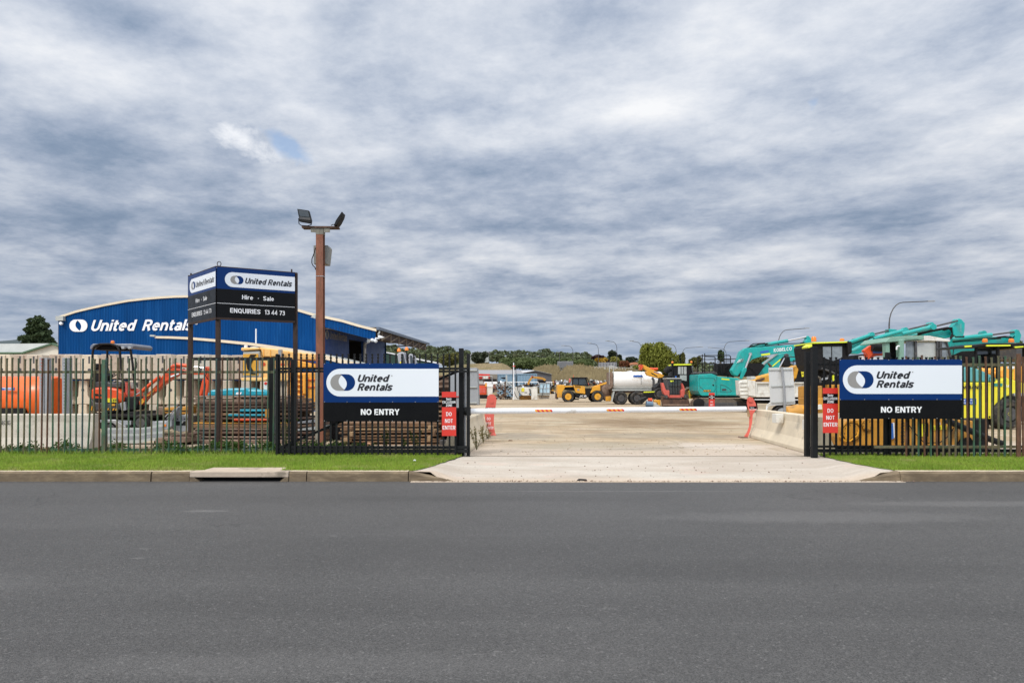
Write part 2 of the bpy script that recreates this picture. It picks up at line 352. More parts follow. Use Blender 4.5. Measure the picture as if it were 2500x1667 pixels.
def arc(cx, cy, r, a0, a1, n, ry=None):
    ry = ry or r
    return [(cx + r * math.cos(R(a0 + (a1 - a0) * i / n)), cy - ry * math.sin(R(a0 + (a1 - a0) * i / n))) for i in range(n + 1)]
# ---- stroke lettering: a heavy grotesque built from thick strokes (cap height 1)
def _ar(cx, cy, rx, ry, a0, a1, n=10): return [(cx + rx * math.cos(R(a0 + (a1 - a0) * i / n)), cy + ry * math.sin(R(a0 + (a1 - a0) * i / n))) for i in range(n + 1)]
def _el(cx, cy, rx, ry): return _ar(cx, cy, rx, ry, 0, 360, 16)
_S = lambda w, h, y0=0: [(w * .90, y0 + h * .76), (w * .80, y0 + h * .88), (w * .5, y0 + h * .92), (w * .22, y0 + h * .88), (w * .13, y0 + h * .72), (w * .25, y0 + h * .58), (w * .72, y0 + h * .44), (w * .87, y0 + h * .28), (w * .75, y0 + h * .12), (w * .48, y0 + h * .08), (w * .2, y0 + h * .13), (w * .09, y0 + h * .26)]
GL = {
 'U': (.76, [[(.09, 1)] + _ar(.38, .38, .29, .30, 180, 360) + [(.67, 1)]]), 'n': (.65, [[(.09, 0), (.09, .73)], _ar(.325, .40, .235, .26, 180, 0) + [(.56, 0)]]),
 'i': (.18, [[(.09, 0), (.09, .73)], [(.09, .84), (.09, 1)]]), 't': (.42, [[(.17, .95), (.17, .22), (.22, .10), (.42, .08)], [(0, .66), (.42, .66)]]),
 'e': (.64, [[(.09, .38), (.55, .38)] + _ar(.32, .365, .23, .285, 8, 315, 14)]), 'd': (.64, [_el(.31, .36, .22, .28), [(.55, 0), (.55, 1)]]),
 'R': (.74, [[(.09, 0), (.09, 1)], [(.09, .92), (.42, .92)] + _ar(.42, .70, .22, .21, 80, -80, 8) + [(.42, .48), (.09, .48)], [(.40, .48), (.64, 0)]]),
 'a': (.62, [_el(.28, .21, .19, .15), [(.52, 0), (.52, .46), (.45, .62), (.30, .66), (.10, .58)]]), 'l': (.18, [[(.09, 0), (.09, 1)]]), 's': (.58, [_S(.58, .73)]), 'S': (.68, [_S(.68, 1)]),
 'N': (.74, [[(.09, 0), (.09, 1)], [(.13, .97), (.61, .03)], [(.65, 0), (.65, 1)]]), 'O': (.82, [_el(.41, .5, .32, .42)]), 'E': (.62, [[(.09, 0), (.09, 1)], [(.09, .92), (.60, .92)], [(.09, .5), (.56, .5)], [(.09, .08), (.61, .08)]]),
 'T': (.68, [[(0, .92), (.68, .92)], [(.34, 0), (.34, .92)]]), 'Y': (.72, [[(.06, 1), (.36, .46), (.66, 1)], [(.36, 0), (.36, .48)]]), 'D': (.74, [[(.09, 0), (.09, 1)], [(.09, .92), (.32, .92)] + _ar(.34, .5, .30, .42, 85, -85, 10) + [(.32, .08), (.09, .08)]]),
 'X': (.70, [[(.06, 0), (.64, 1)], [(.06, 1), (.64, 0)]]), 'C': (.76, [_ar(.41, .5, .32, .42, 48, 312, 12)]), 'L': (.58, [[(.09, 1), (.09, .08), (.57, .08)]]), 'I': (.18, [[(.09, 0), (.09, 1)]]), 'Z': (.66, [[(.04, .92), (.58, .92), (.08, .08), (.64, .08)]]),
 'Q': (.84, [_el(.41, .5, .32, .42), [(.46, .26), (.76, -.04)]]), 'H': (.72, [[(.09, 0), (.09, 1)], [(.63, 0), (.63, 1)], [(.09, .5), (.63, .5)]]), 'r': (.42, [[(.09, 0), (.09, .73)], [(.09, .42), (.16, .60), (.28, .66), (.42, .65)]]),
 'm': (.98, [[(.09, 0), (.09, .73)], _ar(.29, .42, .20, .24, 180, 0, 8) + [(.49, 0)], _ar(.69, .42, .20, .24, 180, 0, 8) + [(.89, 0)]]), '1': (.36, [[(.02, .78), (.25, .95), (.25, 0)]]), '2': (.6, [[(.08, .74), (.12, .86), (.3, .92), (.48, .85), (.50, .68), (.38, .48), (.10, .16), (.08, .08), (.58, .08)]]),
 '3': (.6, [[(.08, .82), (.3, .92), (.50, .84), (.50, .64), (.38, .53), (.24, .52)], [(.38, .53), (.53, .44), (.53, .18), (.34, .08), (.07, .16)]]), '4': (.64, [[(.46, 0), (.46, .98), (.06, .28), (.62, .28)]]), '5': (.6, [[(.55, .92), (.14, .92), (.11, .52), (.32, .60), (.50, .50), (.52, .22), (.36, .08), (.07, .14)]]),
 '7': (.58, [[(.03, .92), (.54, .92), (.22, 0)]]), '0': (.62, [_el(.31, .5, .22, .42)]), '9': (.62, [_el(.31, .66, .22, .26), [(.53, .66), (.48, .3), (.2, .03)]]), 'K': (.72, [[(.09, 0), (.09, 1)], [(.13, .45), (.60, 1)], [(.27, .58), (.64, 0)]]),
 'B': (.72, [[(.09, 0), (.09, 1)], [(.09, .92), (.42, .92), (.57, .82), (.57, .62), (.42, .52), (.09, .52)], [(.42, .52), (.61, .42), (.61, .2), (.44, .08), (.09, .08)]]), 'J': (.58, [[(.49, 1), (.49, .26), (.40, .10), (.26, .08), (.10, .14), (.08, .32)]]), 'M': (.90, [[(.09, 0), (.09, 1)], [(.12, .97), (.45, .2), (.78, .97)], [(.81, 0), (.81, 1)]]),
 'A': (.74, [[(.05, 0), (.37, .97), (.69, 0)], [(.17, .30), (.57, .30)]]), 'G': (.80, [_ar(.41, .5, .32, .42, 48, 350, 14) + [(.45, .44)]]), ' ': (.26, []), '®': (.8, [_el(.4, .5, .34, .44), [(.3, .28), (.3, .72), (.46, .72), (.5, .6), (.3, .5)], [(.4, .5), (.52, .28)]]), '?': (.5, []),
}
def glyphs(txt, shear, bold):
    hw = .052 + bold * .8; vs = []; fs = []; x0 = 0.0; lay = 0
    for ch in txt:
        wd, strokes = GL.get(ch, GL['?'])
        for st in strokes:
            n = len(st); closed = abs(st[0][0] - st[-1][0]) < 1e-6 and abs(st[0][1] - st[-1][1]) < 1e-6 and n > 3; o_ = len(vs); lay = (lay + 1) % 3
            for i, p in enumerate(st):
                a = st[i - 1] if i > 0 else (st[n - 2] if closed else None); b = st[i + 1] if i < n - 1 else (st[1] if closed else None); ds = []
                if a: d = Vector((p[0] - a[0], p[1] - a[1])).normalized(); ds.append(d)
                if b: d = Vector((b[0] - p[0], b[1] - p[1])).normalized(); ds.append(d)
                t_ = ds[0] if len(ds) == 1 else (ds[0] + ds[1]); t_ = t_.normalized() if t_.length > .05 else ds[0]; k_ = 1 / max(.45, abs(t_.dot(ds[0]))); nx_, ny_ = -t_.y * hw * k_, t_.x * hw * .88 * k_
                for sg in (1, -1): X_ = p[0] + nx_ * sg; Y_ = p[1] + ny_ * sg; vs.append(Vector((x0 + X_ + shear * Y_, Y_, lay * .0006)))
            fs += [(o_ + 2 * i, o_ + 2 * i + 1, o_ + 2 * i + 3, o_ + 2 * i + 2) for i in range(n - 1)]
        x0 += wd + .115
    return vs, fs
def text(mb, txt, plane, p0, p1, hpx, z=0, shear=0.0, bold=.03, off=.006, vert=False):
    """letters on a plane: p0 left end of the baseline, p1 right end, hpx cap height in photo px at p0"""
    vs, fs = glyphs(txt, shear, bold); x0 = min(v.x for v in vs); x1 = max(v.x for v in vs)
    A = plane.at(p0, off, z); B = plane.at(p1, off, z); u = (B - A).normalized(); wd = (B - A).length
    sc = ZM[z][2]; up_px = plane.at((p0[0], p0[1] - hpx), off, z); H = (up_px - A).length
    up = Vector((0, 0, 1)); s_x = wd / (x1 - x0); s_y = H / 1.0
    if vert: H = hpx; up = plane.u * -1; s_y = hpx / 1.0
    mb.add([A + plane.n * v.z + u * ((v.x - x0) * s_x) + up * (v.y * s_y) for v in vs], fs)
    return mb
def logo(z, cx, cy, r, dx):   # the two interlocking shapes, as photo polygons
    g = [(cx + r * math.cos(R(a)), cy - r * math.sin(R(a))) for a in range(90, 271, 12)]
    g += [(cx + (.687 * t * t - .213 * t) * r, cy - t * r) for t in [-1, -.8, -.6, -.4, -.2, 0, .2, .4, .6, .8, .98]]
    c2 = cx + dx
    b = [(c2 + r * math.cos(R(a)), cy - r * math.sin(R(a))) for a in range(90, -91, -12)]
    b += [(cx + (.98 - .61 * t * t - .2 * t) * r * dx / r, cy - t * r) for t in [-.97, -.8, -.6, -.4, -.2, 0, .2, .4, .6, .8, 1.0]]
    return g, b
def pill(x0, x1, y0, y1, rx=None):   # rounded left end, square right end
    ry = (y1 - y0) / 2; rx = rx or ry; cy = (y0 + y1) / 2
    return [(x1, y0), (x1, y1)] + [(x0 + rx + rx * math.cos(R(a)), cy - ry * math.sin(R(a))) for a in range(270, 89, -12)]
def npmesh(name, V, Fq, m, org=None):   # V (n,3) Fq (k,3|4)
    V = np.asarray(V, dtype=np.float32); o0 = np.array(org if org is not None else (0, 0, 0), dtype=np.float32)
    me = bpy.data.meshes.new(name); me.vertices.add(len(V)); me.vertices.foreach_set('co', (V - o0).ravel())
    kf = Fq.shape[1]; me.loops.add(Fq.size); me.loops.foreach_set('vertex_index', Fq.ravel().astype(np.int32))
    me.polygons.add(len(Fq)); me.polygons.foreach_set('loop_start', np.arange(0, Fq.size, kf, dtype=np.int32)); me.polygons.foreach_set('loop_total', np.full(len(Fq), kf, dtype=np.int32))
    me.update(); me.validate(); me.materials.append(m)
    o = bpy.data.objects.new(name, me); COL.objects.link(o); o.location = tuple(float(x) for x in o0); return o
def leaves(rs, lobes, n, size, shell=.55, flat=.0, hang=0.0):
    """n leaf clumps scattered through ellipsoid lobes (cx,cy,cz,rx,ry,rz) -> verts, quads"""
    lb = np.array(lobes, dtype=float); vol = (lb[:, 3] * lb[:, 4] * lb[:, 5]) ** .75; ix = rs.choice(len(lb), n, p=vol / vol.sum())
    d = rs.normal(size=(n, 3)); d /= np.linalg.norm(d, axis=1)[:, None]
    r = (shell + (1 - shell) * rs.rand(n) ** .6) * (1 + rs.normal(size=n) * .07)
    c = lb[ix, :3] + d * lb[ix, 3:] * r[:, None]
    a = rs.normal(size=(n, 3)); a /= np.linalg.norm(a, axis=1)[:, None]
    b = np.cross(a, rs.normal(size=(n, 3))); b /= np.linalg.norm(b, axis=1)[:, None]
    if hang: a = a * (1 - hang) + np.array([0, 0, 1.0]) * hang * 1.5
    s = size * (.5 + rs.rand(n))[:, None]
    V = np.stack([c - a * s * .5, c + b * s * .32, c + a * s * .5, c - b * s * .32], 1).reshape(-1, 3)
    return V, np.arange(n * 4).reshape(-1, 4)
# ================================================================== THE SETTING
def ground_mat(kind):
    m = bpy.data.materials.new(kind); m.use_nodes = True; q = NT(m.node_tree)
    t = q.n('ShaderNodeTexCoord'); v = t.outputs['Object']
    def st(x, y, z=1):
        mp = q.n('ShaderNodeMapping'); mp.inputs['Scale'].default_value = (x, y, z); q.l(v, mp.inputs[0]); return mp.outputs[0]
    b = q.n('ShaderNodeBsdfPrincipled'); o = q.n('ShaderNodeOutputMaterial'); q.l(b.outputs[0], o.inputs[0])
    bp = q.n('ShaderNodeBump'); q.l(bp.outputs[0], b.inputs['Normal'])
    if kind == 'asphalt':
        vo = q.n('ShaderNodeTexVoronoi'); vo.inputs['Scale'].default_value = 150; q.l(v, vo.inputs['Vector'])
        vo2 = q.n('ShaderNodeTexVoronoi'); vo2.inputs['Scale'].default_value = 75; q.l(v, vo2.inputs['Vector'])
        sepc = q.n('ShaderNodeSeparateColor'); q.l(vo.outputs['Color'], sepc.inputs[0]); sep2 = q.n('ShaderNodeSeparateColor'); q.l(vo2.outputs['Color'], sep2.inputs[0])
        st1 = q.rmp(sepc.outputs[0], 0, 1, .45, 1.6); big = q.rmp(q.noise(v, .35, 5, .6), .3, .7, .85, 1.13)
        lane = q.rmp(q.noise(st(.03, .9), 1.0, 4, .6, .4), .35, .65, .89, 1.11)
        k2 = q.m('MULTIPLY', q.m('MULTIPLY', st1, big), lane)
        g = q.m('MULTIPLY', k2, .062)
        g = q.m('ADD', g, q.m('MULTIPLY', q.m('GREATER_THAN', sep2.outputs[1], .975), .05))     # pale stones showing
        g = q.m('ADD', g, q.m('MULTIPLY', q.rmp(q.noise(v, 16, 3), .60, .72), .015))
        # scattered pale scuffs
        sc = q.rmp(q.noise(st(1.1, 6.5), .9, 6, .7), .66, .74); g = q.m('ADD', g, q.m('MULTIPLY', sc, .05))
        # hairline cracks, only in patches
        vc = q.n('ShaderNodeTexVoronoi', feature='DISTANCE_TO_EDGE'); vc.inputs['Scale'].default_value = .8
        wv = q.n('ShaderNodeVectorMath', operation='ADD'); nz = q.n('ShaderNodeTexNoise'); nz.inputs['Scale'].default_value = 2.5; nz.inputs['Detail'].default_value = 5; q.l(v, nz.inputs['Vector'])
        sc3 = q.n('ShaderNodeVectorMath', operation='SCALE'); sc3.inputs['Scale'].default_value = .8; q.l(nz.outputs['Color'], sc3.inputs[0]); q.l(v, wv.inputs[0]); q.l(sc3.outputs[0], wv.inputs[1]); q.l(wv.outputs[0], vc.inputs['Vector'])
        sy = q.n('ShaderNodeSeparateXYZ'); q.l(v, sy.inputs[0]); ns_ = q.noise(v, 4.0, 6, .7)
        def spot(cx_, cy_, rx_, ry_, wob=1.6):
            dx_ = q.m('DIVIDE', q.m('SUBTRACT', sy.outputs[0], cx_), rx_); dy_ = q.m('DIVIDE', q.m('SUBTRACT', sy.outputs[1], cy_), ry_)
            g_ = q.m('SUBTRACT', 1.0, q.m('ADD', q.m('MULTIPLY', dx_, dx_), q.m('MULTIPLY', dy_, dy_))); return q.rmp(q.m('ADD', g_, q.m('MULTIPLY', q.m('SUBTRACT', ns_, .5), wob)), 0, .8)
        for cx_, cy_, rx_, ry_, am in ((-3.7, 8.28, .34, .08, .05), (-3.3, 6.0, .09, .03, .045), (-3.42, 6.35, .07, .03, .035), (.66, 4.63, .08, .025, .03), (-1.8, 6.9, .05, .03, .04), (1.4, 9.85, 2.6, .05, .045), (3.6, 7.9, 2.2, .42, .028), (6.5, 8.8, 2.4, .25, .03), (-6, 5.2, 2.6, .5, .018), (-1.0, 3.7, 1.8, .22, .016)):
            g = q.m('ADD', g, q.m('MULTIPLY', spot(cx_, cy_, rx_, ry_), am))
        for cx_, cy_, rx_, ry_, am in ((2.2, 5.6, 2.4, .45, .16), (-4.5, 7.0, 3.0, .3, .14), (6.2, 5.2, 1.6, .5, .14), (-.4, 9.2, 2.2, .3, .10)):
            g = q.m('MULTIPLY', g, q.m('SUBTRACT', 1.0, q.m('MULTIPLY', spot(cx_, cy_, rx_, ry_), am)))
        cr_ = q.m('MULTIPLY', q.rmp(vc.outputs['Distance'], .0, .016, 1, 0), q.m('MAXIMUM', q.rmp(q.noise(v, .33, 2), .60, .66), spot(-6.2, 9.3, 1.5, .85, .8)))
        g = q.m('MULTIPLY', g, q.m('SUBTRACT', 1.0, q.m('MULTIPLY', cr_, .55)))
        q.l(q.comb(g, q.m('MULTIPLY', g, .98), q.m('MULTIPLY', g, .965)), b.inputs['Base Color'])
        b.inputs['Roughness'].default_value = .62; b.inputs['Specular IOR Level'].default_value = .5
        bp.inputs['Strength'].default_value = .8; bp.inputs['Distance'].default_value = .006
        q.l(q.m('ADD', vo.outputs['Distance'], q.noise(v, 60, 4)), bp.inputs['Height'])
    elif kind in ('yard', 'apron'):
        if kind == 'yard':
            c1, c2, c3 = (.41, .32, .21), (.22, .16, .10), (.53, .435, .325)
        else: c1, c2, c3 = (.44, .385, .325), (.33, .28, .22), (.535, .485, .425)
        n1 = q.noise(st(.35, 1.2), .9, 7, .65, .6); n2 = q.noise(st(.45, 2.2), 1.3, 8, .74, .5); n3 = q.noise(v, 28, 4, .7)
        c = q.mix(q.rmp(n1, .42, .62), c1, c3); c = q.mix(q.rmp(n2, .47, .60, 0, .85 if kind == 'yard' else .22), c, c2); c = q.mix(q.rmp(q.noise(st(.5, .9), .55, 6, .62), .5, .64, 0, .5), c, (.47, .44, .34) if kind == 'yard' else (.62, .60, .54)); c = q.mix(q.rmp(q.noise(st(.7, 1.1), 1.1, 6, .65), .58, .66, 0, .4), c, (.60, .45, .38))
        sy = q.n('ShaderNodeSeparateXYZ'); q.l(v, sy.inputs[0])
        # pale trodden concrete just inside the gate, ragged edge
        if kind == 'yard':
            edge = q.m('ADD', sy.outputs[1], q.m('MULTIPLY', q.noise(v, .8, 5), 5.0))
            c = q.mix(q.rmp(edge, 20.6, 18.4), c, (.50, .43, .36))
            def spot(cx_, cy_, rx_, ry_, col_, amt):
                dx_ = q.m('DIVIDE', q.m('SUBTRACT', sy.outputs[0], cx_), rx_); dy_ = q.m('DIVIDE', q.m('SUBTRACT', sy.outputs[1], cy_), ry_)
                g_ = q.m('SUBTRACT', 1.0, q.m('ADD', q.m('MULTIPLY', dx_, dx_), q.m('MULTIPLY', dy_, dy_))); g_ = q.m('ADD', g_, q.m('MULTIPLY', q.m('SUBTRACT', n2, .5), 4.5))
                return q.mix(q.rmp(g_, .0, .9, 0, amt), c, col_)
            for a_ in ((5.8, 27.5, 4.0, 4.5, (.19, .13, .075), .9), (4.2, 20.3, 2.6, 1.5, (.27, .24, .19), .8), (.2, 20.0, 1.6, 1.6, (.27, .245, .205), .8), (2.2, 16.8, 2.8, 1.4, (.33, .30, .235), .7), (-.2, 24.5, 2.4, 2.5, (.30, .23, .15), .6), (5.0, 16.6, 1.3, 1.1, (.60, .54, .48), .8), (1.5, 36, 6, 4, (.30, .22, .14), .6), (9, 40, 6, 4, (.26, .19, .12), .7), (-4, 52, 7, 5, (.52, .44, .34), .7), (4, 58, 9, 5, (.25, .19, .13), .7)):  # ground patches; the grey one by the left barrier is painted shade
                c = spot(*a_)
            tr = q.rmp(q.noise(st(1.6, .12), 1.0, 5, .6, 1.4), .56, .66); c = q.mix(q.m('MULTIPLY', tr, .5), c, (.30, .25, .18))
        else:
            dy = q.rmp(q.m('ADD', sy.outputs[1], q.m('MULTIPLY', q.noise(v, 1.5, 5), .7)), 11.65, 11.25); c = q.mix(q.m('MULTIPLY', dy, .5), c, (.55, .42, .30))
            sw = q.n('ShaderNodeMapping'); sw.inputs['Rotation'].default_value = (0, 0, .5); sw.inputs['Scale'].default_value = (.25, 2.2, 1); q.l(v, sw.inputs[0])
            c = q.mix(q.rmp(q.noise(sw.outputs[0], .9, 6, .65, .9), .55, .68, 0, .5), c, (.46, .42, .37))
        c = q.mix(q.rmp(n3, .35, .7, 0, .35), c, tuple(x * .62 for x in c1))
        sp = q.n('ShaderNodeTexVoronoi'); sp.inputs['Scale'].default_value = 9; q.l(v, sp.inputs['Vector']); ss = q.n('ShaderNodeSeparateColor'); q.l(sp.outputs['Color'], ss.inputs[0])
        c = q.mix(q.m('MULTIPLY', q.m('MULTIPLY', q.m('GREATER_THAN', ss.outputs[0], .90), q.rmp(sp.outputs['Distance'], .16, .10)), .6 if kind == 'yard' else .3), c, (.16, .12, .09))
        q.l(c, b.inputs['Base Color']); b.inputs['Roughness'].default_value = .95; b.inputs['Specular IOR Level'].default_value = .15
        bp.inputs['Strength'].default_value = .7 if kind == 'yard' else .25; bp.inputs['Distance'].default_value = .03
        q.l(q.m('ADD', n2, q.m('MULTIPLY', n3, .6)), bp.inputs['Height'])
    elif kind == 'turf':
        n1 = q.noise(v, 1.3, 6, .65); n2 = q.noise(v, 40, 3, .7)
        c = q.mix(q.rmp(n1, .35, .65), (.13, .24, .03), (.22, .34, .05)); c = q.mix(q.rmp(q.noise(v, 3.1, 4), .60, .72), c, (.24, .20, .09)); c = q.mix(q.rmp(n2, .4, .7, 0, .6), c, (.04, .07, .012))
        q.l(c, b.inputs['Base Color']); b.inputs['Roughness'].default_value = .95; bp.inputs['Strength'].default_value = 1; bp.inputs['Distance'].default_value = .03; q.l(n2, bp.inputs['Height'])
    elif kind == 'soil':
        n1 = q.noise(v, 2.3, 6, .65)
        c = q.mix(q.rmp(n1, .35, .65), (.17, .12, .08), (.30, .23, .16)); q.l(c, b.inputs['Base Color']); b.inputs['Roughness'].default_value = .95; bp.inputs['Strength'].default_value = .8; bp.inputs['Distance'].default_value = .04; q.l(q.noise(v, 14, 5), bp.inputs['Height'])
    elif kind == 'pasture':
        n1 = q.noise(v, .03, 6, .6); n2 = q.noise(v, .5, 5, .7)
        c = q.mix(q.rmp(n1, .45, .6), (.30, .235, .13), (.16, .20, .06)); c = q.mix(q.rmp(n2, .35, .7, 0, .5), c, (.16, .135, .07))
        q.l(c, b.inputs['Base Color']); b.inputs['Roughness'].default_value = .95; q.l(n2, bp.inputs['Height']); bp.inputs['Distance'].default_value = .5
    elif kind == 'bank':
        n1 = q.noise(v, .12, 5, .6); n2 = q.noise(v, 1.4, 6, .75)
        c = q.mix(q.rmp(n1, .4, .62), (.30, .225, .12), (.155, .14, .05)); c = q.mix(q.rmp(n2, .4, .65, 0, .6), c, (.10, .085, .035))
        q.l(c, b.inputs['Base Color']); b.inputs['Roughness'].default_value = .95; q.l(n2, bp.inputs['Height']); bp.inputs['Distance'].default_value = .6; bp.inputs['Strength'].default_value = 1
    elif kind == 'range':
        n1 = q.noise(v, .004, 5, .6); c = q.mix(n1, (.045, .065, .075), (.07, .09, .09)); q.l(c, b.inputs['Base Color']); b.inputs['Roughness'].default_value = 1
    return m
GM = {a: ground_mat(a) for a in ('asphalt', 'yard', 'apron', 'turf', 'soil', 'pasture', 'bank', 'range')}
def struct(o): o['kind'] = 'structure'; return o
def sheet(name, pts, m, org=(0, 0, 0)):
    mb = MB(); mb.add(pts, [tuple(range(len(pts)))]); mb.org = Vector(org); return struct(mb.go(name, m))
KY = 10.87      # kerb face
# terrain beyond the yard: flat, then a long rise; one sheet to the horizon
def tz(x, y):
    def s(a, b, v): t = max(0, min(1, (v - a) / (b - a))); return t * t * (3 - 2 * t)
    h = s(170, 330, y) * (9.5 - 4.5 * s(40, 130, x)) + s(330, 900, y) * 3
    return -.03 + h
xs = [-4000, -1500, -800, -500, -350] + list(range(-260, 261, 20)) + [350, 500, 800, 1500, 4000]; ys = [10.9, 60, 120, 165] + list(range(185, 350, 15)) + [420, 520, 700, 1000, 2000, 6000]
mb = MB(); nx = len(xs)
mb.v = [(x, y, tz(x, y)) for y in ys for x in xs]; mb.f = [(j * nx + i, j * nx + i + 1, (j + 1) * nx + i + 1, (j + 1) * nx + i) for j in range(len(ys) - 1) for i in range(nx - 1)]
mb.org = Vector((0, 0, 0)); struct(mb.go('ground', GM['pasture'], smooth=True))
sheet('road', [(-400, -60, 0), (400, -60, 0), (400, KY + .2, 0), (-400, KY + .2, 0)], GM['asphalt'])
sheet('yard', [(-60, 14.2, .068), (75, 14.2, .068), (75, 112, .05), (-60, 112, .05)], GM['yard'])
# driveway apron, rising from the gutter to the gate line
ap = [(-1.60, KY - .02), (6.30, KY - .02), (6.28, 11.05), (6.10, 12.1), (6.24, 13.0), (6.40, 14.14), (-1.02, 14.14), (-1.2, 13.0), (-1.42, 11.6), (-1.62, 11.05)]
def apz(x, y):
    side = min(max((x + .9) / -.35, (x - 5.55) / .40), 1.0) if (x < -.9 or x > 5.55) else 0
    edge = max(0, side) * .14 * max(0, min(1, (y - KY) / .12))
    return .008 + (y - KY) / (14.14 - KY) * .058 + max(0, side) * max(0, 1 - (y - 11) / 3.1) * (.13 if y > KY + .05 else 0)
mb = MB(); N = 36; Mx = 60
for j in range(N + 1):
    y = KY - .02 + (14.14 - KY + .02) * (j / N) ** 1.2
    xl = np.interp(y, [KY, 11.05, 11.6, 13, 14.14], [-1.0, -1.62, -1.42, -1.2, -1.02]) - .03; xr = np.interp(y, [KY, 11.05, 12.1, 13, 14.14], [5.55, 6.26, 6.22, 6.28, 6.42]) + .03
    for i in range(Mx + 1):
        x = xl + (xr - xl) * i / Mx; mb.v.append((x, y, apz(x, y)))
mb.f = [(j * (Mx + 1) + i, j * (Mx + 1) + i + 1, (j + 1) * (Mx + 1) + i + 1, (j + 1) * (Mx + 1) + i) for j in range(N) for i in range(Mx)]
mb.org = Vector((0, 0, 0)); struct(mb.go('driveway', GM['apron'], smooth=True))
mb = MB().bb((-1.0, 14.14, .02), (6.4, 14.20, .055)); mb.org = Vector((0, 14.2, 0)); struct(mb.go('gate_track_slot', 'dark'))
# verge, both sides
def verge(name, xa, xb, edge):
    mb = MB(); nyy = 14; nxx = 70
    for j in range(nyy + 1):
        y = 11.03 + (14.42 - 11.03) * j / nyy; e = edge(y)
        a, b_ = (xa, e) if xb is None else (e, xb)
        for i in range(nxx + 1):
            x = a + (b_ - a) * i / nxx; dd = abs(x - e); mb.v.append((x, y, min(vz(x, y) + mnoise.noise(Vector((x * 1.3, y * 1.3, 0))) * .012, apz2(y) + .012 + dd * .30)))
    mb.f = [(j * (nxx + 1) + i, j * (nxx + 1) + i + 1, (j + 1) * (nxx + 1) + i + 1, (j + 1) * (nxx + 1) + i) for j in range(nyy) for i in range(nxx)]
    mb.org = Vector((0, 0, 0)); struct(mb.go(name, GM['turf'], smooth=True))
def apz2(y): return .008 + (y - KY) / (14.14 - KY) * .058 + max(0, 1 - (y - 11) / 3.1) * .125
def vz(x, y): return .155 - .075 * max(0, min(1, (y - 11.03) / 3.2))
eL = lambda y: float(np.interp(y, [11.0, 11.6, 13.0, 14.14, 14.5], [-1.64, -1.44, -1.22, -1.04, -1.02])) + .03 * math.sin(y * 9)
eR = lambda y: float(np.interp(y, [11.0, 12.1, 13.0, 14.14, 14.5], [6.24, 6.20, 6.27, 6.42, 6.45])) + .03 * math.sin(y * 8)
verge('verge', -60, None, eL); verge('verge_right', None, 60, eR)
sheet('soil_strip', [(-60, 14.2, .074), (-1.05, 14.2, .074), (-1.05, 16.6, .074), (-60, 16.6, .074)], GM['soil'])
# kerb: separate cast lengths with joints
def kerbseg(x0, x1, h0=.155, h1=.155, m='kerb', depth=.16):
    mb = MB(); r = .03
    def sec(x, h): return [(x, KY, 0), (x, KY + .012, max(.004, h - r)), (x, KY + .012 + r, max(.006, h)), (x, KY + depth, max(.008, h)), (x, KY + depth, -.02)]
    a, b_ = sec(x0, h0), sec(x1, h1); mb.v = a + b_; mb.f = [(i, (i + 1) % 5, (i + 1) % 5 + 5, i + 5) for i in range(5)] + [(0, 1, 2, 3, 4), (9, 8, 7, 6, 5)]
    mb.org = Vector(((x0 + x1) / 2, KY, 0)); return mb
ke = T('kerb', None, None, (0, KY, 0)); struct(ke)
def addk(x0, x1, h0=.155, h1=.155, name='kerb_length'):
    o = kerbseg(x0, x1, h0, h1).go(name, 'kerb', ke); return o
cuts = [-60, -32, -22, -15.2, -11.6, -8.6, -5.75]
for a, b_ in zip(cuts[:-1], cuts[1:]): addk(a, b_ - .012)
addk(-5.74, -5.14); addk(-3.55, -3.28); addk(-3.265, -1.66)
addk(-1.645, -.92, .155, .012); addk(5.50, 6.18, .010, .155)
for a, b_ in zip([6.19, 9.6, 14, 22, 40], [9.59, 13.98, 21.98, 39.9, 60]): addk(a, b_)
tp = MB()
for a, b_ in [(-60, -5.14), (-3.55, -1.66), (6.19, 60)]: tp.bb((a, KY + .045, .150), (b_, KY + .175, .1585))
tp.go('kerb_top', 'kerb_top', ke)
gt = MB(); gt.bb((-1.6, KY - .12, -.02), (6.2, KY - .022, .010)); gt.go('gutter_lip', GM['apron'], ke)
# stormwater inlet in the kerb
di = T('storm_drain', 'wide stormwater drain opening in the left kerb with pale concrete cover slab behind', 'drain', (-4.35, KY, 0))
MB().bb((-5.13, KY - .012, .066), (-3.56, KY + .2, .16)).go('lintel', 'conc4', di, bevel=.012)
MB().prism([(-5.13, KY - .008, 0), (-4.98, KY - .008, 0), (-5.06, KY - .008, .066), (-5.13, KY - .008, .066)], [(-5.13, KY + .2, 0), (-4.98, KY + .2, 0), (-5.06, KY + .2, .066), (-5.13, KY + .2, .066)]).go('side_block', 'kerb', di)
MB().prism([(-3.70, KY - .008, 0), (-3.56, KY - .008, 0), (-3.56, KY - .008, .066), (-3.62, KY - .008, .066)], [(-3.70, KY + .2, 0), (-3.56, KY + .2, 0), (-3.56, KY + .2, .066), (-3.62, KY + .2, .066)]).go('side_block', 'kerb', di)
MB().bb((-5.1, KY + .21, -.25), (-3.6, KY + .23, .066)).bb((-5.1, KY + .02, .004), (-3.6, KY + .23, .006)).go('inlet_void', 'void', di)
MB().bb((-4.98, KY + .2, .14), (-3.75, 11.38, .165)).go('cover_slab', 'conc4', di, bevel=.01)
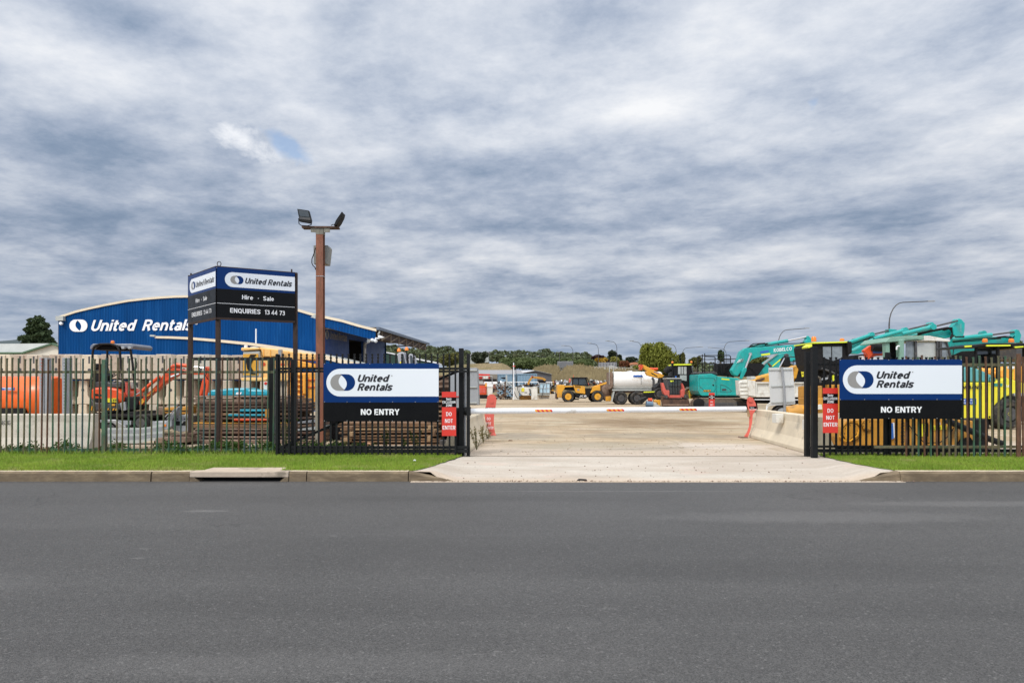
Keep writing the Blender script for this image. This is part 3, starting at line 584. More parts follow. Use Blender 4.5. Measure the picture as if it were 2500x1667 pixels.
# ---- grass blades on the verges
rs = np.random.RandomState(5)
def blades(n, xf, y0, y1, hmin, hmax, wd, zf, seed, lean=.35, dens=None):
    r_ = np.random.RandomState(seed); out = []
    y = y0 + (y1 - y0) * r_.rand(n); x = xf(r_, n, y)
    nz = np.array([mnoise.noise(Vector((a * .9, b * 1.5, 3.1))) for a, b in zip(x[::8], y[::8])]); nz = np.repeat(nz, 8)[:n]
    h = (hmin + (hmax - hmin) * r_.rand(n)) * (1 + nz * .5); a = r_.rand(n) * 6.283
    z = zf(x, y); dx = np.cos(a) * wd; dy = np.sin(a) * wd * .6
    lx = r_.normal(size=n) * lean * h; ly = r_.normal(size=n) * lean * h
    V = np.empty((n, 3, 3), dtype=np.float32)
    V[:, 0] = np.stack([x - dx, y - dy, z - .004], 1); V[:, 1] = np.stack([x + dx, y + dy, z - .004], 1); V[:, 2] = np.stack([x + lx, y + ly, z + h], 1)
    return V.reshape(-1, 3), np.arange(n * 3).reshape(-1, 3)
vzn = lambda x, y: .155 - .075 * np.clip((y - 11.03) / 3.2, 0, 1)
eLn = lambda y: np.interp(y, [11.0, 11.6, 13.0, 14.14, 14.5], [-1.66, -1.46, -1.24, -1.06, -1.04]); eRn = lambda y: np.interp(y, [11.0, 12.1, 13.0, 14.14, 14.5], [6.27, 6.23, 6.30, 6.45, 6.48])
V1, F1 = blades(125000, lambda r, n, y: -14.5 + (eLn(y) + .03 + 14.5) * r.rand(n), 11.02, 14.22, .022, .06, .006, vzn, 1)
keep = ~((V1[::3, 0] > -5.02) & (V1[::3, 0] < -3.72) & (V1[::3, 1] < 11.36)); F1 = F1[keep]
tag(npmesh('lawn_grass', V1, F1, L['grass'], (0, 12, 0)), 'bright green mown grass on the verge left of the driveway', 'grass', kind='stuff')
V1, F1 = blades(85000, lambda r, n, y: eRn(y) - .03 + (14.5 - eRn(y)) * r.rand(n), 11.02, 14.22, .022, .06, .006, vzn, 2)
tag(npmesh('lawn_grass', V1, F1, L['grass'], (0, 12, 0)), 'bright green mown grass on the verge right of the driveway', 'grass', kind='stuff')
# ragged taller growth along the fence foot and the kerb lip
Va, Fa = blades(9000, lambda r, n, y: -14 + (12.6) * r.rand(n), 14.15, 14.75, .05, .15, .007, lambda x, y: x * 0 + .075, 3, .5)
Vb, Fb = blades(4500, lambda r, n, y: -14.5 + 12.8 * r.rand(n), 11.0, 11.08, .03, .065, .006, lambda x, y: x * 0 + .157, 4, .6)
Vc, Fc = blades(5000, lambda r, n, y: 6.5 + 8 * r.rand(n), 14.1, 14.5, .04, .12, .007, lambda x, y: x * 0 + .075, 6, .5)
kb = ~((Vb[::3, 0] > -5.3) & (Vb[::3, 0] < -3.3)); Fb = Fb[kb]
VV = np.concatenate([Va, Vb, Vc]); FF = np.concatenate([Fa, Fb + len(Va), Fc + len(Va) + len(Vb)])
tag(npmesh('long_grass', VV, FF, L['grass'], (0, 12, 0)), 'uncut tufts of grass along the fence foot and kerb edge', 'grass', kind='stuff')
# stones and crumbs of gravel in the yard
r_ = np.random.RandomState(9); n = 1500; yy = 14.5 + (48 - 14.5) * r_.rand(n) ** 1.7; xx = (-.6 + 6.6 * r_.rand(n)) + (yy - 15) * (r_.rand(n) - .35) * .5
s = .005 + .016 * r_.rand(n) ** 4; oc = np.array([[1, 0, 0], [0, 1, 0], [-1, 0, 0], [0, -1, 0], [0, 0, .8], [0, 0, -.5]])
V = (oc[None] * s[:, None, None] * (1 + .5 * r_.rand(n, 6, 1)) + np.stack([xx, yy, np.full(n, .07)], 1)[:, None]).reshape(-1, 3)
f0 = np.array([[0, 1, 4], [1, 2, 4], [2, 3, 4], [3, 0, 4], [1, 0, 5], [2, 1, 5], [3, 2, 5], [0, 3, 5]]); Fq = (f0[None] + (np.arange(n) * 6)[:, None, None]).reshape(-1, 3)
tag(npmesh('gravel', V, Fq, M['stone'], (0, 20, 0)), 'loose stones scattered over the yard inside the gate', 'gravel', kind='stuff')
r_ = np.random.RandomState(19); n = 700; xx = -1.5 + 8 * r_.rand(n); yy = KY - .10 + .12 * r_.rand(n) ** 2 + (r_.rand(n) < .3) * r_.rand(n) * 2.5; s = .005 + .012 * r_.rand(n) ** 3
V = (oc[None] * s[:, None, None] + np.stack([xx, yy, .012 + np.clip(yy - KY, 0, 4) * .018], 1)[:, None]).reshape(-1, 3); Fq = (f0[None] + (np.arange(n) * 6)[:, None, None]).reshape(-1, 3)
tag(npmesh('grit', V, Fq, M['rustl'], (0, 11, 0)), 'brown grit washed along the gutter edge of the driveway', 'gravel', kind='stuff')
# leafy weeds along the left fence foot
r_ = np.random.RandomState(21); lobes = []
for i in range(150):
    x = r_.uniform(-7.7, -3.2) if i % 3 else r_.uniform(-10.8, -3); h = r_.uniform(.05, .20)
    lobes.append((x, 14.45 + r_.rand() * .45, .07 + h * .6, r_.uniform(.12, .3), .16, h))
V, Fq = leaves(r_, lobes, 17000, .05, .3); tag(npmesh('low_weeds', V, Fq, L['weed'], (-5, 14.6, 0)), 'low leafy weeds growing under the left fence', 'weeds', kind='stuff')
for nm, (x, y), D_, m_, s_, lb in (('paper_scrap', (1012, 1130), 12.5, 'white', .05, 'small white scrap of litter on the grass left of the driveway'), ('dark_offcut', (1421, 1175), 10.9, 'dark', .16, 'small dark strip of rubbish lying in the gutter before the driveway'), ('leaf_litter', (1246, 1079), 18.2, 'wood', .12, 'small dark clump of leaves on the yard by the left barrier')):
    q_ = W(x, y, D_); mb = MB(); zz_ = vz(q_.x, q_.y) + .03 if nm == 'paper_scrap' else (.012 if nm == 'dark_offcut' else .07)
    mb.prism([Vector((q_.x - s_ / 2, D_ - .01, zz_)), Vector((q_.x - s_ * .1, D_ - .03, zz_ + .01)), Vector((q_.x + s_ / 2, D_ - .012, zz_)), Vector((q_.x + s_ * .4, D_ + .03, zz_ + .004)), Vector((q_.x - s_ * .3, D_ + .035, zz_ + .006))], [Vector((q_.x - s_ / 2, D_ - .01, zz_ + .012)), Vector((q_.x - s_ * .1, D_ - .03, zz_ + .03)), Vector((q_.x + s_ / 2, D_ - .012, zz_ + .014)), Vector((q_.x + s_ * .4, D_ + .03, zz_ + .02)), Vector((q_.x - s_ * .3, D_ + .035, zz_ + .025))]); tag(mb.go(nm, m_), lb, 'litter')
# ================================================================== DISTANCE
mb = MB(); pts = []
for i in range(61):
    t = i / 60; x = -4200 + 2300 * t; z = 90 * math.sin(math.pi * min(1, t * 1.05)) ** .7 + 22 * mnoise.noise(Vector((t * 7, 0, 0))) + 215 * max(0, (1 - abs(t - .42) / .42)) ** .8 * .9
    pts.append((x, 3600, max(0, z)))
# ridge seen over the green-trimmed shed
prof = [(-260, 905), (-160, 880), (-60, 845), (-20, 834), (30, 830), (62, 826), (100, 832), (150, 846), (230, 862), (330, 880), (430, 896), (560, 912), (700, 925)]
tops = [W(a, b, 3000) for a, b in prof]; mb = MB()
mb.v = [tuple(t) for t in tops] + [(t.x * .92, 2550, 0) for t in tops] + [(t.x * 1.1, 3500, 0) for t in tops]; n = len(tops)
mb.f = [(i, i + 1, n + i + 1, n + i) for i in range(n - 1)] + [(i + 1, i, 2 * n + i, 2 * n + i + 1) for i in range(n - 1)]
mb.org = Vector((0, 0, 0)); struct(mb.go('hills', GM['range'], smooth=True))
# freeway embankments (grassed banks)
def bank(name, prof, D, toe, back=30, jit=.25):
    rows = 7; mb = MB(); xs_ = np.linspace(prof[0][0], prof[-1][0], 60); tys = np.interp(xs_, [p[0] for p in prof], [p[1] for p in prof])
    for j in range(rows + 1):
        t = j / rows
        for a, b_ in zip(xs_, tys):
            q = W(a, b_, D); y = D - toe * (1 - t); z = max(0, q.z) * (t ** .85) if j else -.1
            mb.v.append((q.x * (1 - .15 * (1 - t)), y + mnoise.noise(q * .2) * 2, z + (mnoise.noise(Vector((q.x * .3, t * 4, 1))) * jit if j else 0)))
    for a, b_ in zip(xs_, tys): q = W(a, b_, D); mb.v.append((q.x, D + back, q.z))
    n = len(xs_); mb.f = [(j * n + i, j * n + i + 1, (j + 1) * n + i + 1, (j + 1) * n + i) for j in range(rows + 1) for i in range(n - 1)]
    mb.org = Vector((0, 0, 0)); return struct(mb.go(name, GM['bank'], smooth=True))
bank('embankment_far', [(960, 930), (1060, 900), (1120, 890), (1182, 887), (1225, 886), (1240, 893), (1260, 908)], 190, 30)
bank('embankment_mid', [(1296, 912), (1310, 902), (1330, 896), (1350, 895), (1362, 898), (1368, 908), (1372, 940)], 150, 14, 8)
bank('embankment_near', [(1352, 935), (1372, 912), (1384, 900), (1408, 897), (1425, 899), (1450, 903), (1480, 907), (1540, 909), (1620, 912), (1760, 912), (1880, 908), (2100, 905), (2500, 900), (3200, 900)], 132, 20)
# dry grass tufts standing on the banks
r_ = np.random.RandomState(33)
def tufts(n, x0, x1, D, prof, toe, h):
    a = x0 + (x1 - x0) * r_.rand(n); t = r_.rand(n); ty = np.interp(a, [p[0] for p in prof], [p[1] for p in prof])
    X_ = (a - CX) / F * D * (1 - .15 * (1 - t)); Zt = CAMZ + (HY - ty) / F * D; Y_ = D - toe * (1 - t); Z_ = Zt * t ** .85
    V = np.empty((n, 3, 3)); hh = h * (.4 + r_.rand(n)); w_ = .25
    V[:, 0] = np.stack([X_ - w_, Y_, Z_ - .1], 1); V[:, 1] = np.stack([X_ + w_, Y_, Z_ - .1], 1); V[:, 2] = np.stack([X_ + r_.normal(size=n) * .25, Y_, Z_ + hh], 1)
    return V.reshape(-1, 3)
V = tufts(6500, 1352, 1620, 131.5, [(1352, 935), (1372, 912), (1384, 900), (1408, 897), (1425, 899), (1450, 903), (1480, 907), (1540, 909), (1620, 912)], 19, .75)
V2 = tufts(2200, 1298, 1368, 149.5, [(1296, 912), (1310, 902), (1330, 896), (1350, 895), (1362, 898), (1368, 908)], 13, .7)
V = np.concatenate([V, V2]); tag(npmesh('dry_grass', V, np.arange(len(V)).reshape(-1, 3), L['dry'], (20, 130, 0)), 'long dry straw coloured grass on the freeway banks', 'grass', kind='stuff')
# ---- trees
def tree(name, label, cat, lobes, leaf, n, size, base, group=None, bark='bark', tr=.15, seed=1, hang=0.0, shell=.5, limbs=5):
    r_ = np.random.RandomState(seed); V, Fq = leaves(r_, lobes, n, size, shell, hang=hang)
    root = T(name, label, cat, base, group); b = Vector(base)
    c = npmesh('crown', V, Fq, L[leaf], base); c.location = (0, 0, 0); c.parent = root
    lb = sorted(lobes, key=lambda q: -q[3] * q[5]); top = Vector(lb[0][:3]); mb = MB()
    mb.tube([b - Vector((0, 0, .2)), b.lerp(top, .35) + Vector((tr * .5, 0, 0)), b.lerp(top, .7), top], [tr, tr * .8, tr * .55, tr * .2], 7)
    for q in lb[1:1 + limbs]:
        s_ = b.lerp(top, .35 + .3 * r_.rand()); mb.tube([s_, s_.lerp(Vector(q[:3]), .5) + Vector((0, 0, .1)), Vector(q[:3])], [tr * .45, tr * .3, tr * .1], 5)
    mb.go('trunk', bark, root, smooth=True); return root
def lobes_px(D, els, seed=0):   # (px, py, rx_px, ry_px) -> lobes at distance D, spread in depth
    r_ = random.Random(seed); out = []
    for (a, b_, rx, ry) in els:
        c = W(a, b_, D); s_ = D / F; out.append((c.x, c.y + r_.uniform(-1, 1) * rx * s_ * .6, c.z, rx * s_, rx * s_ * .9, ry * s_))
    return out
# conifer behind the left shed
lb = []
for i in range(13):
    t = i / 12; hw = 9 + 38 * t ** .6
    for sgn in (-1, 0, 1): lb.append((92 + sgn * hw * .55 + rnd.uniform(-4, 4), 776 + 92 * t + rnd.uniform(-3, 3), hw * .5, 7))
tree('conifer_tree', 'dark green conifer with a pointed top between the cream shed and the blue building', 'tree', lobes_px(70, lb, 2), 'pine', 9000, .34, W(92, 945, 70) - Vector((0, 0, 1.4)), tr=.25, seed=3)
# big willow right of centre
lb = [(1600, 880, 34, 34), (1578, 862, 18, 26), (1604, 852, 22, 15), (1622, 864, 18, 20), (1640, 884, 16, 26), (1572, 885, 14, 26), (1592, 898, 30, 22), (1628, 900, 24, 24), (1612, 842, 12, 8)]
tree('willow_tree', 'large yellow green willow with a rounded crown behind the white tanker', 'tree', lobes_px(126, lb, 4), 'willow', 15000, .42, (W(1602, 945, 126).x, 126, 0), tr=.4, seed=5, hang=.35, shell=.35)
def blobtree(name, label, x, y, rx, ry, D, leaf, n=1800, size=.7, seed=1, group=None, bark='bark', shell=.45):
    r = random.Random(seed); els = [(x, y, rx * .7, ry * .75)] + [(x + r.uniform(-.6, .6) * rx, y + r.uniform(-.55, .55) * ry, rx * r.uniform(.3, .5), ry * r.uniform(.3, .5)) for _ in range(9)]
    g = tz((x - CX) / F * D, D); return tree(name, label, 'tree', lobes_px(D, els, seed), leaf, n, size, ((x - CX) / F * D, D, g), group, bark, tr=.2, seed=seed, shell=shell)
blobtree('gum_tree', 'open grey green gum tree in front of the pale hillside building', 1170, 875, 22, 17, 200, 'gumd', 3200, .8, 7, bark='barkl', shell=.2)
blobtree('gum_tree', 'taller dark gum tree rising above the yellow autumn trees', 1497, 866, 12, 12, 250, 'gumd', 1600, .9, 8)
blobtree('gum_tree', 'small dark gum tree just right of the tall one above the autumn trees', 1512, 872, 6, 8, 252, 'gumd', 700, .8, 88)
blobtree('plum_tree', 'dark purple tree left of the taller gum tree', 1464, 874, 20, 8, 240, 'purple', 1700, .8, 9)
blobtree('autumn_tree', 'bright orange yellow autumn tree below the purple tree', 1468, 882, 14, 9, 230, 'yellow', 1500, .7, 10)
blobtree('autumn_tree', 'pale lemon green autumn tree beside the orange yellow one', 1502, 878, 13, 8, 228, 'lemon', 1500, .7, 11)
blobtree('autumn_tree', 'low russet brown tree behind the road barrier', 1526, 888, 16, 9, 222, 'russet', 1700, .7, 12)
blobtree('plum_tree', 'small dark red tree between the two yellow autumn trees', 1486, 884, 8, 6, 232, 'purple', 800, .7, 13)
blobtree('gum_tree', 'blue green gum tree at the right end of the wooded hill', 1541, 878, 14, 8, 260, 'gumd', 1500, .9, 14)
blobtree('gum_tree', 'dark green tree beside the tall lamp right of the willow', 1659, 878, 9, 15, 150, 'gumd', 1300, .5, 15)
blobtree('poplar_tree', 'slim olive poplar touching the dark tree right of the willow', 1669, 876, 5, 16, 145, 'olive', 1200, .4, 16)
blobtree('olive_tree', 'yellowing bushy tree left of the guard rails on the teal excavator', 1698, 882, 16, 14, 150, 'olive', 1500, .5, 17)
blobtree('conifer_tree', 'small dark pointed conifer above the guard rails of the teal excavator', 1760, 868, 9, 17, 150, 'pine', 1500, .5, 18)
blobtree('olive_tree', 'olive brown tree seen under the arch of the teal boom', 1850, 880, 46, 12, 140, 'olive', 2600, .5, 19)
blobtree('gum_tree', 'grey green tree at the right edge of the photo behind the teal booms', 2492, 850, 12, 22, 120, 'gum', 1300, .5, 20)
blobtree('shrub', 'round green shrub between the white house and the freeway screen', 1415, 892, 12, 8, 200, 'olive', 900, .6, 24)
blobtree('shrub', 'green bush at the foot of the willow by the freeway', 1556, 900, 16, 9, 150, 'willow', 1200, .5, 25)
blobtree('gum_tree', 'light green gum tree just left of the gate post against the wooded hill', 1098, 878, 26, 20, 200, 'olive', 3000, .7, 26)
# the wood on the far hill reads as one mass
top = [(700, 866), (860, 862), (935, 846), (960, 842), (1000, 850), (1035, 847), (1060, 846), (1085, 849), (1095, 846), (1112, 858), (1150, 860), (1190, 862), (1210, 859), (1232, 856), (1240, 861), (1262, 857), (1280, 854), (1295, 860), (1325, 858), (1338, 855), (1352, 861), (1378, 860), (1400, 862), (1420, 862), (1440, 866), (1462, 870), (1480, 874), (1520, 876), (1560, 880), (1620, 884), (1700, 886), (1800, 888), (2000, 890), (2300, 890), (2700, 888)]
r_ = np.random.RandomState(44); lobes = []
for x in np.concatenate([np.arange(690, 1640, 6.5), np.arange(1640, 2700, 16)]):
    ty = np.interp(x, [p[0] for p in top], [p[1] for p in top])
    for layer in range(4):
        D = 285 - layer * 16 + r_.uniform(-6, 6); yy = ty + layer * 9 + 5 + r_.uniform(-2, 4); rad = r_.uniform(6, 12)
        if 1176 < x < 1250 and layer > 1 : continue
        c = W(x + r_.uniform(-5, 5), yy, D); s_ = D / F; lobes.append((c.x, c.y, c.z, rad * s_, rad * s_, rad * .75 * s_))
V, Fq = leaves(r_, lobes, 62000, 1.0, .75)
tag(npmesh('woodland', V, Fq, L['wood'], (0, 280, 0)), 'dense eucalypt wood covering the far hill', 'woodland', kind='stuff')
# second clump: darker scrub hiding the slope in front
lobes = []
for x in np.arange(1228, 1440, 6):
    for layer in range(2):
        c = W(x + r_.uniform(-3, 3), 884 + layer * 8 + r_.uniform(-3, 3), 215 - layer * 12); lobes.append((c.x, c.y, c.z, 1.5, 1.5, 1.1))
V, Fq = leaves(r_, lobes, 13000, .8, .6)
tag(npmesh('scrub', V, Fq, L['gum'], (10, 210, 0)), 'mid green scrub on the slope in front of the wood', 'woodland', kind='stuff')
# ---- far buildings
def blk(name, m, parent, z, pts, D, th, **kw): return MB().ex(z, pts, D, th).go(name, m, parent, **kw)
def base_of(x, D, z=.05): return ((x - CX) / F * D, D, z)
t = T('hillside_building', 'pale blue grey square building on the hill half hidden by a gum tree', 'building', base_of(1170, 206, 6))
blk('wall', 'galroof', t, 0, [(1148, 868), (1191, 860), (1193, 884), (1148, 890)], 206, 8); blk('roof', 'roofg', t, 0, [(1146, 866), (1160, 860), (1194, 858), (1194, 861), (1147, 869)], 205.5, 9)
t = T('long_shed', 'long low shed with a plain grey roof behind the blue container', 'building', base_of(1220, 118))
blk('wall', 'skin', t, 0, [(1150, 914), (1278, 914), (1278, 950), (1150, 950)], 119, 9)
mb = MB(); a = [W(1150, 903, 126), W(1268, 903, 126), W(1282, 914, 118), W(1150, 914, 118)]; mb.prism(a, [q + Vector((0, .3, -.25)) for q in a]); mb.go('roof', 'roofg', t)
t = T('charcoal_shed', 'charcoal gabled shed right of the blue container', 'building', base_of(1313, 115))
blk('wall', 'shedd', t, 11, [(1215, 660), (1480, 608), (1850, 690), (1850, 1000), (1215, 1000)], 115, 14)
blk('roof', 'roofg', t, 11, [(1205, 655), (1480, 600), (1858, 684), (1858, 692), (1480, 610), (1205, 664)], 114.6, 15)
t = T('white_roof_shed', 'white roof of a low shed between the long grey roof and the charcoal shed', 'building', base_of(1285, 124)); blk('roof', 'white', t, 11, [(1110, 612), (1440, 598), (1460, 606), (1230, 660), (1180, 650)], 128, 8)
def corr(mb, a, b, z0, z1, pitch=.2, dep=.04, nrm=Vector((0, -1, 0))):
    a = Vector(a); b = Vector(b); L_ = (b - a).length; n = max(2, int(L_ / pitch) * 2); vs = []
    for i in range(n + 1):
        p = a.lerp(b, i / n) + nrm * (dep if (i // 1) % 2 else 0); vs += [(p.x, p.y, z0), (p.x, p.y, z1)]
    mb.add(vs, [(2 * i, 2 * i + 2, 2 * i + 3, 2 * i + 1) for i in range(n)]); return mb
def container(label, x0, x1, y0, D):
    t = T('shipping_container', label, 'container', base_of((x0 + x1) / 2, D)); a = W(x0, y0, D); b_ = W(x1, y0, D); H = a.z
    MB().bb((a.x, D + .05, .1), (b_.x, D + 2.5, H - .05)).go('body', 'container', t)
    corr(MB(), (a.x + .1, D, 0), (b_.x - .1, D, 0), .25, H - .2, .42, .06).go('side_panel', 'container', t)
    mb = MB()
    for x in (a.x, b_.x): mb.bb((x - .07, D - .09, .05), (x + .07, D + .06, H))
    mb.bb((a.x, D - .09, H - .16), (b_.x, D + .04, H)); mb.bb((a.x, D - .09, .08), (b_.x, D + .04, .26)); mb.go('corner_frame', 'container', t)
container('blue grey ribbed shipping container left of the white pole', 1214, 1260.5, 913, 98)
container('blue grey ribbed shipping container right of the white pole', 1261.5, 1310, 912, 98)
t = T('white_house', 'small white house with a pale roof among trees on the hill', 'building', base_of(1430, 235, 4)); blk('wall', 'white', t, 5, [(640, 520), (790, 530), (795, 562), (650, 560)], 236, 8); blk('roof', 'galroof', t, 5, [(628, 520), (660, 500), (765, 512), (800, 534), (790, 536)], 235, 9)
t = T('orange_roof_house', 'low house with an orange tiled roof left of the willow', 'building', base_of(1550, 215, 3)); blk('wall', 'wallc', t, 5, [(1610, 545), (1710, 545), (1710, 600), (1610, 600)], 216, 8); blk('roof', mat('orange_roof_tile', (.42, .17, .09), .8), t, 5, [(1595, 545), (1620, 505), (1690, 505), (1722, 548)], 215, 10)
# freeway: bridge, screens, barrier
t = T('road_bridge', 'pale concrete freeway overpass with a short pier between grassed banks', 'bridge', base_of(1385, 158, 0))
blk('deck', 'conc2', t, 5, [(195, 600), (470, 596), (560, 600), (560, 640), (360, 660), (200, 655)], 158, 9); blk('pier', 'conc', t, 5, [(212, 655), (250, 655), (250, 720), (212, 720)], 160, 6)
t = T('noise_screen', 'curved grey ribbed screen on the freeway overpass', 'screen', base_of(1382, 157, 5))
mb = MB(); 
for i in range(22):
    x = 168 + i * 13.6; y0 = 482 + 3 * math.sin(i * .5); mb.ex(5, [(x, y0), (x + 7, y0), (x + 12, 610), (x + 5, 610)], 157, .2)
mb.go('rib', 'roofg', t); blk('panel', 'steelg', t, 5, [(165, 490), (462, 482), (470, 608), (165, 608)], 157.3, .15)
t = T('noise_wall', 'dark grey panelled noise wall beside the freeway under the autumn trees', 'wall', base_of(1484, 168, 5)); mb = MB()
for i in range(12): a = 945 + i * 29.5; mb.ex(5, [(a, 508 - i * .4), (a + 28, 506 - i * .4), (a + 28, 600), (a, 600)], 168 + (i % 2) * .3, .3)
mb.go('panel', 'roofg', t)
t = T('road_barrier', 'pale concrete barrier with a rail along the freeway edge', 'barrier', base_of(1500, 140, 4)); blk('wall', 'conc2', t, 5, [(560, 608), (900, 604), (1150, 612), (1600, 640), (1600, 668), (1150, 640), (900, 626), (560, 625)], 141, .6)
mb = MB(); mb.tube([Wz(5, (750, 592), 141), Wz(5, (1150, 590), 141), Wz(5, (1620, 622), 141)], .05, 4)
for i in range(16): x = 750 + i * 55; yb = 604 + max(0, x - 1150) * .09; mb.tube([Wz(5, (x, yb), 141), Wz(5, (x, yb - 26), 141)], .05, 4)
mb.go('rail', 'conc2', t)
sheet('freeway', [tuple(Wz(5, (560, 640), 141.8)), tuple(Wz(5, (1700, 668), 141.8)), tuple(Wz(5, (1900, 640), 150)), tuple(Wz(5, (560, 625), 160))], GM['asphalt'])
def fcar(label, x, y, L_, D, col='white', van=False):
    s_ = D / F; c = W(x, y, D); t = T('van' if van else 'car', label, 'van' if van else 'car', c); h = L_ * (.45 if van else .34)
    pr = [(-.5, .12), (-.5, .6), (-.38, .66), (-.3, 1), (.5, 1), (.5, .12)] if van else [(-.5, .15), (-.5, .5), (-.28, .58), (-.15, 1), (.22, 1), (.36, .58), (.5, .52), (.5, .15)]
    fr = [c + Vector((a * L_, 0, b_ * h)) for a, b_ in pr]; MB().prism(fr, [q + Vector((0, 1.8, 0)) for q in fr]).go('body', col, t, bevel=.06)
    wn = [(-.32, .64), (-.26, .92), (.3, .92), (.3, .64)] if van else [(-.22, .6), (-.13, .92), (.2, .92), (.3, .6)]; fr = [c + Vector((a * L_, -.02, b_ * h)) for a, b_ in wn]; MB().prism(fr, [q + Vector((0, .05, 0)) for q in fr]).go('window', 'glass', t)
    for a in (-.3, .3): MB().lathe(c + Vector((a * L_, -.02, .33)), [(0, .2), (0, .33), (.25, .33)], seg=12).go('wheel', 'rubber', t)
fcar('white car at the left end of the curved freeway screen', 1358, 897.5, 1.7, 198); fcar('grey van at the right end of the curved freeway screen', 1403, 898, 1.8, 198, 'steelg', True)
fcar('white van driving on the freeway above the tanker', 1498, 906, 1.85, 150, 'white', True)
# ---- street lamps along the freeway
def lamp(label, bx, top, tipx, tipy, D, by=905, r=.07, rad=9):
    s_ = D / F; base = W(bx, by, D); t = T('street_lamp', label, 'street lamp', base, 'freeway lamps'); sg = 1 if tipx > bx else -1
    pts = [base, W(bx, top + rad * 1.9, D)]
    for i in range(1, 7): a = R(90 * i / 6); pts.append(W(bx + sg * rad * (1 - math.cos(a)) * 1.2, top + rad * 1.9 * (1 - math.sin(a)), D))
    pts.append(W(tipx, tipy, D)); MB().tube(pts, [r] * 2 + [r * .8] * (len(pts) - 2), 6).go('pole', 'darkg', t, smooth=True)
    q = W(tipx, tipy, D); MB().box(q + Vector((-sg * .3, 0, 0)), (.9, .3, .14)).go('lamp_head', 'steel', t, bevel=.03)
LP = [('tallest thin lamp behind the right gate, arm reaching right over the teal booms', 2171, 738, 2279, 735, 86, 900, .085, 28),
 ('lamp with its arm to the right just above the tip of the lettered teal boom', 1900.5, 805, 1974, 801, 121, 905, .08, 18),
 ('lamp left of the teal boom with a long arm rising to the right', 1767, 834, 1828, 831, 150, 905, .068, 13),
 ('lamp right of the willow with its arm pointing right', 1665.5, 849, 1715, 846.5, 168, 905, .068, 10),
 ('lamp at the right edge of the willow with its arm pointing left', 1651, 841, 1619, 838, 160, 905, .068, 9),
 ('lamp crossing the left edge of the willow', 1566, 835, 1539, 832, 155, 905, .068, 9),
 ('lamp directly above the rear of the white tanker', 1506, 834, 1480, 832, 155, 900, .068, 9),
 ('lamp above the yellow autumn tree', 1461, 840, 1436, 837.5, 162, 897, .068, 8),
 ('lamp at the right end of the curved freeway screen', 1399, 845, 1372, 843.5, 171, 895, .068, 8),
 ('straight topped lamp at the left end of the curved freeway screen', 1366, 860, 1360, 859.5, 180, 886, .09, 2),
 ('lamp against the wooded hill above the charcoal shed', 1337.5, 872, 1311, 869, 232, 896, .085, 4),
 ('small lamp against the wood left of the one above the charcoal shed', 1312, 885, 1296, 883, 245, 903, .085, 3),
 ('short lamp against the wood right of the white pole', 1289, 886, 1274, 885, 245, 904, .085, 3),
 ('faint lamp against the wood nearest the white pole', 1275, 887, 1262, 886, 250, 904, .085, 3),
 ('lamp behind the conifer with its arm pointing left', 1773, 851, 1730, 848, 175, 905, .068, 8)]
for a in LP: lamp(*a)
# ================================================================== BLUE BUILDING
th = R(5.4); fd = Vector((math.cos(th), -math.sin(th), 0)); bd = Vector((math.sin(th), math.cos(th), 0))
A0 = Vector(((142 - CX) / F * 46, 46, 0)); FPL = VP((A0.x, A0.y), (A0.x + fd.x, A0.y + fd.y))
def fpt(x, y, off=0): return FPL.at((x, y), off)
arcp = [(145, 772), (188, 758), (222, 750), (256.5, 742.6), (286, 737), (315, 731.8), (354, 727.5), (393, 724), (430, 721.8), (460, 721.3), (520, 722.5), (580, 728), (640, 736), (690, 745.5), (720.7, 752), (764, 764.7), (789.6, 770.4), (835, 779.9), (876, 792), (919.6, 803)]
bl = T('blue_building', 'big royal blue steel building with an arched cream roof edge and white lettering', 'building', fpt(450, 945) - Vector((0, 0, 1.45)))
# wall of corrugated sheet following the arch
def arch_wall(plane, x0, x1, topf, z0, pitch=.19, dep=.028):
    a = plane.at((x0, HY)); b_ = plane.at((x1, HY)); L_ = (b_ - a).length; n = int(L_ / pitch) * 4; mb = MB(); vs = []
    for i in range(n + 1):
        p = a.lerp(b_, i / n); o = dep if i % 4 in (1, 2) else 0; q = p + plane.n * o; xx = CX + F * p.x / p.y; zt = CAMZ + (HY - topf(xx)) / F * p.y
        zb = z0 if not callable(z0) else CAMZ + (HY - z0(xx)) / F * p.y; vs += [(q.x, q.y, zb), (q.x, q.y, zt)]
    mb.add(vs, [(2 * i, 2 * i + 2, 2 * i + 3, 2 * i + 1) for i in range(n)]); return mb
ax_ = [p[0] for p in arcp]; ay_ = [p[1] for p in arcp]; atop = lambda x: float(np.interp(x, ax_, ay_)) + 5
arch_wall(FPL, 143, 787, atop, .0).go('wall', 'blue', bl)
arch_wall(FPL, 787, 917, atop, lambda x: float(np.interp(x, [787, 835, 889.7, 914], [797, 809.8, 824, 829]))).go('fascia_wall', 'blue', bl)
mb = MB(); fr = [fpt(x, y, .10) for x, y in arcp] + [fpt(x, y + (5.2 if x < 650 else 6.3), .10) for x, y in reversed(arcp)]; mb.prism(fr, [q + bd * .12 for q in fr]); mb.go('roof_edge', 'cream', bl)
mb = MB(); n = len(arcp); vs = [fpt(x, y + .4, .1) for x, y in arcp]; mb.v = [tuple(v) for v in vs] + [tuple(v + bd * 15.2) for v in vs] + [tuple(v - Vector((0, 0, .12))) for v in vs] + [tuple(v + bd * 15.2 - Vector((0, 0, .12))) for v in vs]
mb.f = [(i, i + 1, n + i + 1, n + i) for i in range(n - 1)] + [(2 * n + i, 2 * n + i + 1, 3 * n + i + 1, 3 * n + i) for i in range(n - 1)]; mb.go('roof', 'galroof', bl)
C0 = fpt(787, HY); C0.z = 0
